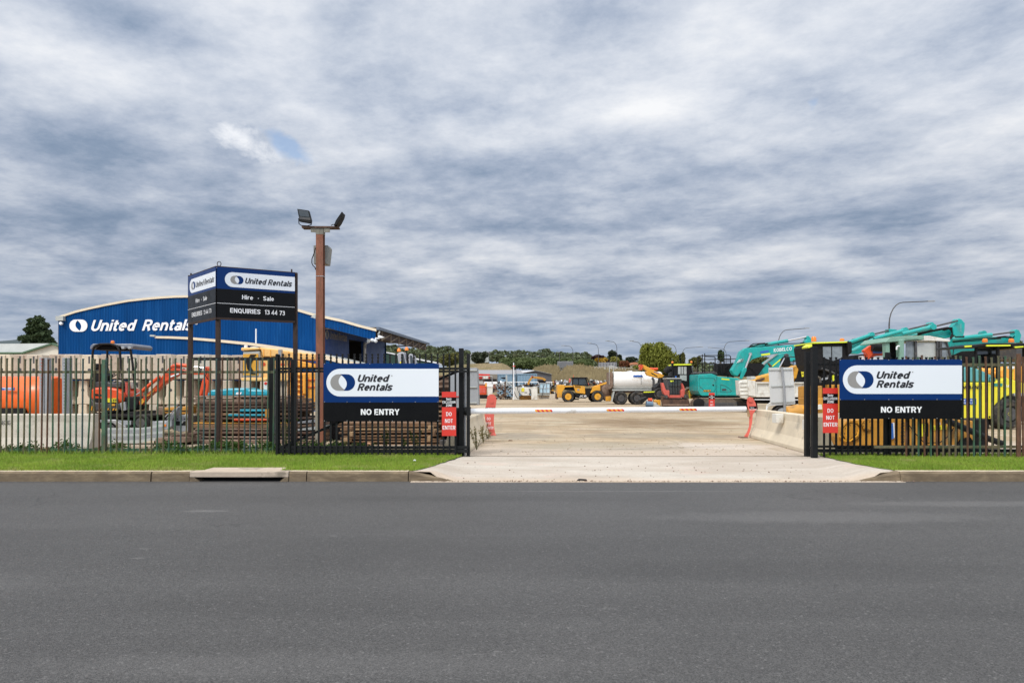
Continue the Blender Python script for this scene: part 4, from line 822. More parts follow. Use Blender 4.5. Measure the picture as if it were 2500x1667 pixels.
SPL = VP((C0.x, C0.y), (C0.x + bd.x, C0.y + bd.y))   # side wall, seen obliquely
def spt(s, z, off=0): q = C0 + bd * s - Vector((-1, 0, 0)) * 0; q = q + SPL.n * off; q.z = z; return q
def swall(s0, s1, z0, z1, m, name, dep=.02): mb = MB(); fr = [spt(s0, z0), spt(s1, z0), spt(s1, z1), spt(s0, z1)]; mb.prism(fr, [q - SPL.n * .15 for q in fr]); return mb.go(name, m, bl)
swall(0, 5.2, 0, 5.9, 'navyp', 'side_wall'); swall(8.55, 14.4, 0, 5.4, 'navyp', 'side_wall'); swall(5.2, 8.55, 5.0, 5.7, 'navyp', 'door_head')
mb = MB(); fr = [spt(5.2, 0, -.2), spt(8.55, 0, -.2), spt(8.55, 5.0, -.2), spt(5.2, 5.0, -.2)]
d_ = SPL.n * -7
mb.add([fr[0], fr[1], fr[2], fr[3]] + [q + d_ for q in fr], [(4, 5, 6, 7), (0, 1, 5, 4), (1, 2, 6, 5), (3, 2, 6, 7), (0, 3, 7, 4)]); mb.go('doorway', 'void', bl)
q = SPL.at((855, 864.5), -.6); MB().lathe(q, [(0, .02), (.02, .13), (.1, .13)], axis=tuple(-SPL.n), seg=12).go('work_light', mat('lit_floodlight', (1, 1, .9), .5, emit=(1, .97, .8, 14)), bl)
# back and left walls so the shed is closed
mb = MB(); b1 = fpt(142, HY); b1.z = 0; e1 = b1 + bd * 15; c1 = C0 + bd * 14.9
mb.add([b1, e1, e1 + Vector((0, 0, 6)), b1 + Vector((0, 0, 6.1))], [(0, 1, 2, 3)]); mb.add([e1, c1, c1 + Vector((0, 0, 5.6)), e1 + Vector((0, 0, 6))], [(0, 1, 2, 3)]); mb.go('rear_wall', 'blue', bl)
# verandah: eave beam, truss, tie, gutter, end fascia
E0 = fpt(919, HY); E0.z = 0
def ept(s, z, o=0): q = E0 + bd * s + fd * o; q.z = z; return q
mb = MB(); mb.prism([ept(.3, 4.72), ept(14.7, 4.72), ept(14.7, 5.22), ept(.3, 5.28)], [ept(.3, 4.72, -.15), ept(14.7, 4.72, -.15), ept(14.7, 5.22, -.15), ept(.3, 5.28, -.15)]); mb.go('eave_beam', 'brownpost', bl)
mb = MB(); mb.prism([ept(-.1, 5.18, .02), ept(15, 5.14, .02), ept(15, 5.30, .02), ept(-.1, 5.36, .02)], [ept(-.1, 5.18, .22), ept(15, 5.14, .22), ept(15, 5.30, .22), ept(-.1, 5.36, .22)]); mb.go('gutter', mat('slate_blue_gutter', (.10, .13, .18), .4), bl)
mb = MB()
for i in range(7):
    s_ = 1.2 + i * 2.15; mb.bar(ept(s_, 5.2, .02), ept(s_, 4.55, .02), .07); mb.bar(ept(s_, 4.72, -.1), ept(s_ + .1, 5.6, -3.6), .12); 
    if i < 6: mb.bar(ept(s_, 4.62, .01), ept(s_ + 2.15, 5.15, .01), .06)
mb.go('truss', mat('pale_dusty_truss_steel', (.24, .19, .14), .7, .2), bl)
mb = MB(); a = SPL.at((939, 846.5), .0); mb.tube([a, ept(14.5, 5.1)], .05, 5); mb.go('tie_rod', 'dark', bl)
mb = MB(); mb.prism([ept(0, 5.26, -3.4), ept(0, 5.3), ept(15, 5.26), ept(15, 5.3, -3.4)], [ept(0, 5.32, -3.4), ept(0, 5.36), ept(15, 5.32), ept(15, 5.4, -3.4)]); mb.go('soffit', mat('brown_soffit', (.09, .065, .045), .8), bl)
mb = MB(); mb.tube([fpt(897, 826, -.3), fpt(896, 831, -.4), SPL.at((888, 838), .12), SPL.at((886.5, 850), .12), SPL.at((886.5, 945), .12)], .11, 10); mb.go('downpipe', 'white', bl, smooth=True)
# cameras and lamps under the corner
t = T('floodlight_cluster', 'white floodlight and security cameras fixed under the eave corner of the blue building', 'floodlight', fpt(925, 822))
MB().ex(23, [(1335, 720), (1370, 722), (1452, 755), (1400, 775), (1345, 770)], 43.5, .35).go('floodlight', 'white', t, bevel=.03)
mb = MB(); mb.tube([Wz(23, (1290, 830), 43.6), Wz(23, (1300, 775), 43.6), Wz(23, (1370, 780), 43.6)], .05, 6); mb.lathe(Wz(23, (1290, 820), 43.5), [(0, .05), (.1, .12), (.25, .12)], seg=10); mb.lathe(Wz(23, (1232, 806), 43.5), [(0, .04), (.1, .11), (.2, .11)], seg=10); mb.go('camera', 'white', t, smooth=True)
MB().ex(23, [(1360, 650), (1380, 650), (1360, 700), (1325, 700), (1350, 685)], 43.7, .15).go('bracket', 'galroof', t)
t = T('security_camera', 'small white dome camera at the left corner of the blue building', 'camera', fpt(154, 793)); MB().lathe(fpt(154, 791, .1), [(0, .04), (.05, .12), (.18, .1)], axis=(0, -1, .2), seg=10).go('dome', 'white', t, smooth=True)
MB().box(fpt(152, 778, .15), (.5, .3, .3)).go('eave_box', 'galroof', t)
t = T('eave_floodlight', 'small flat floodlight on an arm behind the rusty light pole', 'floodlight', fpt(764, 770)); mb = MB(); mb.ex(23, [(132, 400), (205, 345), (225, 350), (215, 425), (180, 410)], 43.6, .3); mb.go('body', 'galroof', t)
# lettering and logo on the building
g, b_ = logo(22, 437, 588, 76, 73); mb = MB(); mb.pl(FPL, g, .02, .055, 22); mb.pl(FPL, b_, .02, .06, 22); mb.go('logo', 'letter', bl)
mb = MB(); text(mb, 'United', FPL, (634, 655), (1210, 651), 137, 22, shear=.32, bold=.07, off=.06); text(mb, 'Rentals', FPL, (1266, 650), (1915, 645), 135, 22, shear=.32, bold=.07, off=.06)
text(mb, '®', FPL, (1926, 575), (1962, 575), 28, 22, off=.06); mb.go('lettering', 'letter', bl)
g, b_ = logo(23, 412, 712, 76, 14); g = [(387 + (x - 336) * .30, y) for x, y in g]
mb = MB(); ring = [(415 + 30 * math.cos(R(a)), 712 + 84 * math.sin(R(a))) for a in range(0, 361, 20)]; rin = [(416 + 12 * math.cos(R(a)), 712 + 66 * math.sin(R(a))) for a in range(0, 361, 20)]
for i in range(len(ring) - 1): mb.pl(SPL, [ring[i], ring[i + 1], rin[i + 1], rin[i]], .02, .06, 23)
mb.go('side_logo', 'greyv', bl); mb = MB(); text(mb, 'United Rentals', SPL, (462, 790), (775, 838), 140, 23, shear=.3, bold=.045, off=.06); mb.go('side_lettering', 'greyv', bl)
# annexe in front with its own bowed roof edge
NPL = VP((A0.x - bd.x * 3.5 - fd.x, A0.y - bd.y * 3.5 - fd.y), (A0.x - bd.x * 3.5, A0.y - bd.y * 3.5))
an = T('blue_annexe', 'low blue annexe with a bowed cream roof edge before the big blue building', 'building', NPL.at((600, 945)) - Vector((0, 0, 1.45)))
tp_ = [(380, 820.6), (420, 821.2), (460, 822.8), (526, 828), (609.6, 836), (665, 843.5), (720, 852), (768, 862), (790, 866), (865.6, 884), (905, 892), (990, 915)]
thk = [(380, 5.2), (460, 6), (526, 6.3), (609, 7), (720, 9), (768, 10), (865, 11), (990, 11)]
tf = lambda x: float(np.interp(x, [p[0] for p in tp_], [p[1] for p in tp_])); tk = lambda x: float(np.interp(x, [p[0] for p in thk], [p[1] for p in thk]))
arch_wall(NPL, 381, 985, lambda x: tf(x) + tk(x) - 1, 0.0).go('wall', 'blue', an)
mb = MB(); fr = [NPL.at((x, y), .1) for x, y in tp_] + [NPL.at((x, y + tk(x)), .1) for x, y in reversed(tp_)]; mb.prism(fr, [q + bd * .15 for q in fr]); mb.go('roof_edge', 'cream', an)
vs = [NPL.at((x, y + .5), .05) for x, y in tp_]; n = len(vs); mb = MB(); mb.v = [tuple(v) for v in vs] + [tuple(v + bd * 3.4) for v in vs]; mb.f = [(i, i + 1, n + i + 1, n + i) for i in range(n - 1)]; mb.go('roof', 'galroof', an)
mb = MB(); mb.bar(NPL.at((370, 819.6), .12), NPL.at((381, 820.2), .12), .1, .12); mb.go('gutter_end', 'galroof', an)
p = NPL.at((613.5, 842), -.6); MB().tube([p, NPL.at((613.5, 800.5), -.6)], .045, 8).go('vent_pipe', 'white', an)
# cream shed with green trim, far left
t = T('cream_shed', 'cream gabled shed with dull metal roof and green trim at the far left', 'building', base_of(80, 52)); Dg = 52
MB().prism([Wz(1, (240, 195), Dg), Wz(1, (575, 84), Dg), Wz(1, (660, 112), Dg), Wz(1, (660, 400), Dg), Wz(1, (240, 400), Dg)], [q + Vector((-1.5, 9, 0)) for q in [Wz(1, (240, 195), Dg), Wz(1, (575, 84), Dg), Wz(1, (660, 112), Dg), Wz(1, (660, 400), Dg), Wz(1, (240, 400), Dg)]]).go('wall', 'wallc', t)
a = [Wz(1, (-900, 182), Dg), Wz(1, (240, 182), Dg), Wz(1, (568, 78), Dg + .1), Wz(1, (-900, 78), Dg + .1)]
a[2] = Wz(1, (568, 79), Dg); r2 = a[2] + Vector((-30, 3.0, 0)); r1 = a[1] + Vector((-30, 3.0, 0)) 
MB().prism([r1, a[1], a[2], r2], [q + Vector((0, .25, -.12)) for q in [r1, a[1], a[2], r2]]).go('roof', 'galroof', t)
MB().prism([r1 + Vector((0, -.05, -.1)), a[1] + Vector((0, -.05, -.1)), a[1] + Vector((0, -.05, -2.5)), r1 + Vector((0, -.05, -2.5))], [q + Vector((0, .2, 0)) for q in [r1 + Vector((0, 0, -.1)), a[1] + Vector((0, 0, -.1)), a[1] + Vector((0, 0, -2.5)), r1 + Vector((0, 0, -2.5))]]).go('eave_wall', 'wallc', t)
mb = MB(); off = Vector((0, -.12, 0)); mb.bar(Wz(1, (240, 188), Dg) + off, Wz(1, (570, 84), Dg) + off, .12, .28); mb.bar(Wz(1, (566, 84), Dg) + off, Wz(1, (662, 118), Dg) + off, .12, .28); mb.bar(r1 + off, a[1] + off, .12, .28); mb.go('trim', 'roofgreen', t)
# low roofs and workshop seen between the blue building and the gate
t = T('green_workshop', 'dark green workshop under a long sloping white roof edge behind the fence', 'building', base_of(1000, 64))
MB().pl(FP(66), [(1465, 1020), (1480, 1020), (1660, 1062), (1960, 1120), (2360, 1198), (2360, 1400), (1465, 1400)], 4, 0, 23).go('wall', mat('dark_green_sheet', (.02, .055, .04), .6), t)
MB().pl(FP(65.9), [(1465, 1018), (1600, 1038), (1960, 1118), (2400, 1205), (2400, 1232), (1960, 1146), (1600, 1062), (1465, 1034)], 4.4, 0, 23).go('roof_edge', 'white', t)
# ================================================================== FENCES, GATES, SIGNS
ORD = ['first', 'second', 'third', 'fourth', 'fifth', 'sixth', 'seventh', 'eighth', 'ninth', 'tenth', 'eleventh', 'twelfth', 'thirteenth', 'fourteenth', 'fifteenth', 'sixteenth']
FZ = .07
_pk = {}
def picket(parent, x, y, z0, z1, w, m, lean=0.0, spear=False, d=.028, name='picket'):
    key = (round(z1 - z0, 2), w, m, spear)
    if key not in _pk:
        mb = MB(); h = z1 - z0
        if spear:
            mb.bb((-w / 2, -d / 2, 0), (w / 2, d / 2, h - .13)); mb.bb((-w * .33, -d / 2, h - .13), (w * .33, d / 2, h - .10)); mb.bb((-w * .55, -d * .6, h - .10), (w * .55, d * .6, h - .065))
            mb.bb((-w * .3, -d / 2, h - .065), (w * .3, d / 2, h - .035)); mb.bb((-w * .5, -d * .6, h - .035), (w * .5, d * .6, h))
        else:   # pressed W-section pale with a splayed head
            mb.prism([Vector((-w / 2, 0, 0)), Vector((-w * .22, -d, 0)), Vector((w * .22, -d, 0)), Vector((w / 2, 0, 0))], [Vector((-w / 2, 0, h - .04)), Vector((-w * .22, -d, h - .04)), Vector((w * .22, -d, h - .04)), Vector((w / 2, 0, h - .04))])
            mb.prism([Vector((-w / 2, 0, h - .04)), Vector((-w * .22, -d, h - .04)), Vector((w * .22, -d, h - .04)), Vector((w / 2, 0, h - .04))], [Vector((-w * .62, .01, h)), Vector((-w * .3, -d, h)), Vector((w * .3, -d, h)), Vector((w * .62, .01, h))])
        mb.org = Vector((0, 0, 0)); o = mb.go(name, m); me = o.data; bpy.data.objects.remove(o); _pk[key] = me
    o = bpy.data.objects.new(name, _pk[key]); COL.objects.link(o); o.parent = parent
    wl = world_loc(parent); o.location = (x - wl.x, y - wl.y, z0 - wl.z); o.rotation_euler = (rnd.uniform(-.006, .006), lean, 0); return o
def xpx(x, D): return (x - CX) / F * D
# old green palisade fence, left
DF = 14.42
fl = T('palisade_fence', 'old green and rust streaked palisade fence running along the left verge', 'fence', (-8, DF, FZ))
i = 0; x = xpx(-38, DF)
while x < xpx(702, DF):
    pxx = CX + F * x / DF
    if abs(pxx - 252) > 6:
        m_ = 'rustf' if (90 < pxx < 126 or rnd.random() < .10) else rnd.choice(['greenf', 'greenf', 'olivef', 'olivef', 'olivef', 'tealf'])
        ln = .010 + rnd.uniform(-.004, .006)
        if 195 < pxx < 202: ln = .035
        if 208 < pxx < 226: ln = .055
        picket(fl, x + rnd.uniform(-.006, .006), DF - .03, FZ + .0, 2.11 + rnd.uniform(-.02, .015), .032, m_, ln)
    x += .1222
MB().bb((-13.6, DF, 1.795), (xpx(700, DF), DF + .04, 1.845)).go('rail', 'olivef', fl); MB().bb((-13.6, DF, .15), (xpx(712, DF), DF + .04, .205)).go('rail', 'greenf', fl)
MB().bb((xpx(248, DF - .05), DF - .06, .02), (xpx(257, DF - .05), DF + .03, 2.08)).go('post', 'greenf', fl); MB().bb((-12.9, DF - .06, .02), (-12.82, DF + .03, 2.08)).go('post', 'greenf', fl)
# left black sliding gate with its sign
DG = 14.05
gl = T('sliding_gate', 'black spear topped sliding gate behind the left no entry board', 'gate', (-3, DG, FZ))
x = xpx(677, DG)
while x < xpx(1119, DG): picket(gl, x, DG - .01, .085, 2.185, .037, 'blackp', 0, True); x += .1222
def rail_px(par, x0, x1, y0, y1, D, th=.05, m='blackp', name='rail'):
    a = W(x0, y1, D); b_ = W(x1, y0, D); return MB().bb((a.x, D, a.z), (b_.x, D + th, b_.z)).go(name, m, par)
rail_px(gl, 676, 1142, 897, 902.5, DG + .01); rail_px(gl, 676, 1142, 904, 909, DG + .011); rail_px(gl, 676, 1142, 1088.5, 1095.5, DG + .01); rail_px(gl, 676, 1142, 1097, 1105, DG + .011, .06)
MB().bar(W(690, 1090, DG + .09), W(1118, 906, DG + .09), .05).go('brace', 'blackp', gl)
def post_px(par, x0, x1, y0, D, m='blackp', th=.09, name='post', yb=None):
    a = W(x0, y0, D); b_ = W(x1, y0, D); z0 = .03 if yb is None else W(x0, yb, D).z; return MB().bb((a.x, D, z0), (b_.x, D + th, a.z)).go(name, m, par, bevel=.004)
post_px(gl, 672, 682, 865, DG + .02, th=.06)
gf = T('gate_tail_frame', 'black tail section of the left sliding gate standing behind the green fence', 'gate', (-5.5, 14.85, FZ))
rail_px(gf, 469, 712, 872.5, 879.5, 14.85); rail_px(gf, 469, 712, 1092, 1098, 14.85); post_px(gf, 656, 666.5, 872, 14.8, th=.07)
MB().bar(W(671, 900, 14.9), W(671, 1095, 14.9), .02).go('latch_rod', 'steel', gf)
for nm, a, b_, yt, D, lb in (('gate_post', 709, 720, 877, 14.25, 'slim black gate post between the green fence and the rusty pole'), ('gate_post', 1120, 1131.5, 850, 14.2, 'tallest black gate post on the left side of the driveway'), ('gate_post', 1139, 1147, 863, 14.12, 'thin black post beside the boom pivot left of the driveway')):
    a0 = W(a, yt, D); b0 = W(b_, yt, D); mb = MB().bb((a0.x, D, .03), (b0.x, D + .1, a0.z)); mb.org = Vector((a0.x, D, .03)); tag(mb.go('gate_post', 'blackp', bevel=.005), lb, 'gate post')
mb = MB().tube([W(1134.5, 1113, 14.35), W(1134.5, 903, 14.35)], .035, 10); tag(mb.go('pipe_post', 'steel', smooth=True), 'thin galvanised pipe post between the two black posts left of the driveway', 'post')
def enamel_sign(label, D, L_, R_, yt, ym, yb, pilly, pillx, lz, lg, t1, t2, tn, reg):
    t = T('no_entry_sign', label, 'sign', W((L_ + R_) / 2, yb, D)); pn = FP(D)
    MB().pl(pn, [(L_, yt), (R_, yt), (R_, ym), (L_, ym)], .012).go('blue_panel', 'navy', t); MB().pl(pn, [(L_, ym), (R_, ym), (R_, yb), (L_, yb)], .0125, .0005).go('black_panel', 'black', t)
    MB().pl(pn, pill(pillx, R_ - .3, *pilly), .002, .003).go('white_panel', 'whites', t)
    g, b_ = logo(lz, *lg); m2 = MB().pl(pn, g, .001, .005, lz); m2.go('logo', 'greyv', t); MB().pl(pn, b_, .001, .0055, lz).go('logo', 'navy', t)
    mb = MB(); z = t1[0]; text(mb, 'United', pn, t1[1], t1[2], t1[3], z, shear=.30, bold=.085, off=.006); text(mb, 'Rentals', pn, t2[1], t2[2], t2[3], z, shear=.30, bold=.085, off=.006)
    mb.go('lettering', 'inkd', t); mb = MB(); text(mb, '®', pn, reg[0], reg[1], reg[2], z, off=.006); mb.go('trade_mark', 'greyv', t)
    mb = MB(); text(mb, 'NO ENTRY', pn, tn[1], tn[2], tn[3], tn[0], bold=.075, off=.006); mb.go('lettering', 'letter', t)
    mb = MB()
    for i in range(6):
        for yy in (yt + 1.2, ym - 1.0, yb - 1.5): q = W(L_ + 2 + (R_ - L_ - 4) * i / 5, yy, D - .001); mb.lathe(q, [(-.004, .006), (0, .009)], seg=8)
    mb.go('rivet', 'steel', t)
enamel_sign('blue and black NO ENTRY board on the left gate, with grey and blue ring logo', 13.98, 789.8, 1071.2, 887, 982, 1028.5, (900, 967.6), 796.7, 3, (291, 494, 88, 87), (3, (493, 487), (838, 487), 75), (3, (488, 580), (868, 580), 75), (3, (527, 838), (938, 838), 62), ((850, 430), (863, 430), 14))
enamel_sign('blue and black NO ENTRY board on the right gate below the sage green cab', 13.36, 2050, 2349, 877.3, 976, 1022.5, (891.7, 961.3), 2057.8, 7, (1265, 1126, 125, 134), (10, (312, 857), (752, 857), 92), (10, (308, 972), (793, 972), 91), (10, (368, 1290), (892, 1290), 75), ((765, 782), (781, 782), 16))
def red_sign(label, plane, x0, x1, y0, y1, th=.004, base=None):
    t = T('exclusion_sign', label, 'sign', plane.at(((x0 + x1) / 2, y1))); w_ = x1 - x0; h = y1 - y0
    MB().pl(plane, [(x0, y0), (x1, y0), (x1, y1), (x0, y1)], th).go('panel', 'reds', t)
    MB().pl(plane, [(x0 + .2, y0 + .126 * h), (x1 - .2, y0 + .126 * h), (x1 - .2, y0 + .345 * h), (x0 + .2, y0 + .345 * h)], .002, .002).go('black_band', 'black', t)
    for s_, b_, a, c, cp in (('5mtr', .19, .31, .685, .053), ('EXCLUSION', .262, .05, .95, .056), ('ZONE', .335, .28, .72, .056), ('DO', .548, .30, .69, .09), ('NOT', .704, .22, .77, .09), ('ENTER', .857, .05, .95, .09)):
        text(MB(), s_, plane, (x0 + a * w_, y0 + b_ * h), (x0 + c * w_, y0 + b_ * h), cp * h, bold=.045, off=.004).go('lettering', 'letter', t)
    return t
red_sign('red DO NOT ENTER sign fixed to the left gate beside the tall black post', FP(13.99), 1078.7, 1113.6, 956.2, 1063.8)
red_sign('red DO NOT ENTER sign on the right gate left of the big blue board', FP(13.5), 2009, 2046.2, 947, 1056.6)
red_sign('small distant red DO NOT ENTER sign standing in front of the teal excavator', FP(41.9), 1730.6, 1745, 958.7, 1003)
# bent signs on the barrier ends
def bent(label, z, Lp, Rp, D, rows, band, edge=None):
    t = T('exclusion_sign', label, 'sign', Wz(z, Lp[-1], D)); k = len(Lp); mb = MB()
    dy = lambda i: -.10 * (i / (k - 1)) ** 2
    fr = [[Wz(z, p, D + dy(i)) for p in (Lp[i], Rp[i])] for i in range(k)]
    vs = [q for r in fr for q in r]; n = len(vs); mb.v = [tuple(q) for q in vs] + [tuple(q + Vector((0, .025, 0))) for q in vs]
    mb.f = [(2 * i, 2 * i + 1, 2 * i + 3, 2 * i + 2) for i in range(k - 1)] + [(n + 2 * i, n + 2 * i + 1, n + 2 * i + 3, n + 2 * i + 2) for i in range(k - 1)] + [(2 * i, 2 * i + 2, n + 2 * i + 2, n + 2 * i) for i in range(k - 1)] + [(2 * i + 1, 2 * i + 3, n + 2 * i + 3, n + 2 * i + 1) for i in range(k - 1)]
    mb.go('panel', 'redp', t); MB().ex(z, band, D - .012, .008).go('black_band', 'black', t)
    pn = FP(D - .13)
    for (s_, a, b_, cp) in rows: text(MB(), s_, pn, a, b_, cp, z, bold=.03, off=.0).go('lettering', 'letter', t)
    return t
t = bent('bent red DO NOT ENTER sign on the end of the left concrete barrier', 4, [(388, 676), (368, 770), (360, 830), (370, 900), (385, 970), (412, 1030), (430, 1062)], [(490, 672), (476, 770), (463, 830), (460, 900), (462, 970), (474, 1030), (487, 1060)], 20.35,
     [('5mtr', (400, 778), (440, 778), 16), ('DO', (387, 895), (425, 895), 30), ('NOT', (378, 946), (432, 946), 30), ('ENTER', (392, 990), (456, 990), 28)], [(369, 762), (477, 762), (474, 775), (367, 775)])
MB().lathe(Wz(4, (436, 668), 20.4), [(-.03, .14), (.12, .14)], seg=16).ex(4, [(418, 690), (455, 690), (455, 715), (418, 715)], 20.33, .03).go('lamp', 'redp', t, smooth=True)
t = bent('bent red sign on the end of the right concrete barrier beside the boom tip', 6, [(1178, 792), (1170, 860), (1185, 930), (1203, 1060), (1200, 1150), (1172, 1230), (1135, 1282)], [(1245, 788), (1282, 860), (1297, 925), (1245, 1000), (1236, 1100), (1214, 1200), (1180, 1296)], 19.35,
     [('5mtr', (1215, 920), (1262, 920), 14), ('EXCLUSION', (1202, 945), (1292, 945), 16)], [(1198, 896), (1290, 896), (1296, 935), (1246, 982), (1210, 982)])
MB().ex(6, [(1176, 935), (1196, 945), (1213, 1035), (1176, 1030)], 19.3, .02).go('bright_side_patch', 'woodl', t); MB().ex(6, [(1185, 800), (1215, 775), (1242, 800), (1240, 842), (1200, 842)], 19.3, .06).go('lamp', 'redp', t)  # pale patch paints in the brighter left side of the bent sign
MB().ex(6, [(1097, 1285), (1180, 1290), (1180, 1304), (1090, 1304)], 19.2, .25).go('foot', 'rustl', t)
# right side: gate, posts and fence
DR = 13.85
gr = T('sliding_gate', 'black spear topped sliding gate behind the right no entry board', 'gate', (9, DR, FZ))
x = xpx(2012, DR)
while x < xpx(2470, DR): picket(gr, x, DR, .085, 2.11, .036, 'blackp', 0, True); x += .1222
zr = [(887, 893), (1087.5, 1092.5), (1096, 1104)]
for a, b_ in zr: rail_px(gr, 1997, 2560, a, b_, DR + .02)
post_px(gr, 2164, 2175, 860, DR + .03, th=.06)
DQ = 13.92
fr_ = T('palisade_fence', 'old brown and green palisade fence running along the right verge', 'fence', (10, DQ, FZ))
x = xpx(2188, DQ); 
while x < 13.6:
    m_ = rnd.choice(['olivef', 'olivef', 'rustf', 'greenf', 'olivef', 'tealf']); picket(fr_, x, DQ - .35, .08, 2.12 + rnd.uniform(-.03, .02), .031, m_, rnd.uniform(-.012, .010) - (.02 if rnd.random() < .12 else 0)); x += .1222
a = W(2188, 890, DQ); MB().bb((a.x, DQ - .31, 1.92), (13.6, DQ - .27, 1.975)).go('rail', 'olivef', fr_); MB().bb((a.x - .6, DQ - .31, .285), (13.6, DQ - .27, .335)).go('rail', 'olivef', fr_)
MB().bb((xpx(2480, 13.5), 13.46, .05), (xpx(2490, 13.5), 13.49, 2.16)).go('post', 'rustf', fr_, bevel=.005)
for a, b_, yt, D, lb in ((1968, 1979, 858, 14.1, 'shorter of the two black gate posts right of the driveway'), (1984.5, 1997.5, 846, 13.75, 'taller of the two black gate posts right of the driveway')):
    a0 = W(a, yt, D); b0 = W(b_, yt, D); mb = MB().bb((a0.x, D, .03), (b0.x, D + .11, a0.z)); tag(mb.go('gate_post', 'blackp', bevel=.005), lb, 'gate post')
mb = MB(); 
for yy in (884, 1092): mb.bb((W(1976, yy, 13.95).x, 13.9, W(0, yy + 3, 13.95).z), (W(1988, yy, 13.95).x, 13.94, W(0, yy - 3, 13.95).z))
tag(mb.go('catch_bracket', 'blackp'), 'black catch brackets joining the two gate posts right of the driveway', 'bracket')
# boom barrier
bb = T('boom_gate', 'long white boom pole with red and yellow reflective patches across the driveway', 'boom gate', W(1130, 1112, 14.35))
pa = W(1146, 1003.6, 14.3); pb = W(1818, 998.2, 16.1); MB().tube([pa, pb], .0605, 20).go('boom', 'white', bb, smooth=True)
MB().tube([pa + Vector((-.33, 0, 0)), pa + Vector((-.1, 0, 0)), pa + Vector((-.09, 0, 0)), pa + Vector((.03, 0, 0))], [.075, .075, .09, .09], 20).go('pivot', 'blackp', bb, smooth=True)
MB().tube([pb, pb + (pb - pa).normalized() * .02], .062, 20).go('end_cap', 'whited', bb)
MB().bb((pa.x - .3, 14.25, .04), (pa.x - .16, 14.42, 1.02)).go('pedestal', 'blackp', bb)
for (x0, x1) in ((1304, 1346.5), (1478, 1521), (1655, 1698)):
    mb1, mb2 = MB(), MB()
    def bpt(x): 
        tt = (x - 1146) / (1818 - 1146); tt = tt / (tt + (1 - tt) * 16.1 / 14.3); return pa.lerp(pb, tt)
    A_, B_ = bpt(x0), bpt(x1); d = (B_ - A_); nrm_ = Vector((d.y, -d.x, 0)).normalized()
    if nrm_.y > 0: nrm_ = -nrm_
    def face(u, v): return A_ + d * u + nrm_ * (.0615 * math.cos(v) + .002) + Vector((0, 0, .0625 * math.sin(v)))
    for i in range(8):
        u0, u1 = i / 8, (i + 1) / 8
        q = [face(max(0, min(1, u0 - .06)), .45), face(max(0, min(1, u1 - .06)), .45), face(max(0, min(1, u1)), 0), face(max(0, min(1, u1 + .06)), -.45), face(max(0, min(1, u0 + .06)), -.45), face(max(0, min(1, u0)), 0)]
        (mb1 if i % 2 else mb2).add(q, [(0, 1, 2, 5), (5, 2, 3, 4)])
    o = mb1.go('reflector', 'reds', bb); mb2.go('reflector_yellow', 'yelp', o)
# steel control cabinet behind the left post
t = T('control_cabinet', 'tall light grey control cabinet behind the posts left of the driveway', 'cabinet', W(1115, 1087, 16.6))
MB().ex(0, [(1099, 908), (1137, 904), (1137, 1087), (1099, 1087)], 16.6, .5).go('body', 'steelg', t, bevel=.01); mb = MB().ex(0, [(1098, 967), (1137, 967), (1137, 969), (1098, 969)], 16.57, .02); mb.go('red_stripe', 'reds', t)
# precast concrete barriers
JP = [(-.30, 0), (-.30, .08), (-.19, .28), (-.11, .62), (-.105, .78), (-.08, .80), (.08, .80), (.105, .78), (.11, .62), (.19, .28), (.30, .08), (.30, 0)]
def barrier(name, label, A, B, m='conc3', s=1.0, h=1.0, group=None, z0=FZ, flip=False, subdiv=1, parent=None, prof=None):
    A = Vector((A[0], A[1], 0)); B = Vector((B[0], B[1], 0)); u = (B - A).normalized(); r = Vector((u.y, -u.x, 0)); P_ = prof or JP
    top = max(p[1] for p in P_) * h
    def sec(q): return [q + r * (a * s) + Vector((0, 0, z0 + ((top - b * h) if flip else b * h))) for a, b in P_]
    mb = MB().prism(sec(A), sec(B)); mb.org = A + Vector((0, 0, z0)); o = mb.go(name, m, bevel=.012); tag(o, label, 'barrier', group); return o
o = barrier('concrete_barrier', 'cream concrete barrier receding into the yard from the left gate post, weeds at its foot', (-1.24, 14.75), (-.95, 20.2), h=.86)
o = barrier('concrete_barrier', 'long cream concrete barrier with two small boxes on its side right of the driveway', (6.62, 14.55), (7.08, 19.5), h=1.0)
for (a, b_, lb) in (((1498, 990), (1545, 1105), 'small pale junction box in the middle of the right concrete barrier'), ((1885, 1070), (1940, 1192), 'small pale junction box at the gate end of the right concrete barrier')):
    D = 17.05 if a[0] < 1700 else 15.15; xx = W(*px_(6, b_), D); A_ = Wz(6, (a[0], a[1]), D); B_ = Wz(6, b_, D)
    mb = MB().bb((A_.x - .02, D - .28, B_.z), (A_.x + .16, D, A_.z)); tag(mb.go('junction_box', 'whited', bevel=.01), lb, 'box')
# foreground barrier, left, with worn stencilled characters
o = barrier('concrete_barrier', 'long grey concrete barrier with worn stencilled letters behind the left fence', (-18, 15.75), (xpx(236, 15.75), 15.75), 'conc2', h=1.02)
pn = VP((-18, 15.60), (0, 15.60)); mb = MB(); text(mb, 'NGE', pn, (-14, 968), (182, 968), 66, 12, bold=.05, off=0); text(mb, '9121', pn, (-10, 1140), (175, 1140), 54, 12, bold=.04, off=0)
q = mb.go('stencil', 'darkg', o)
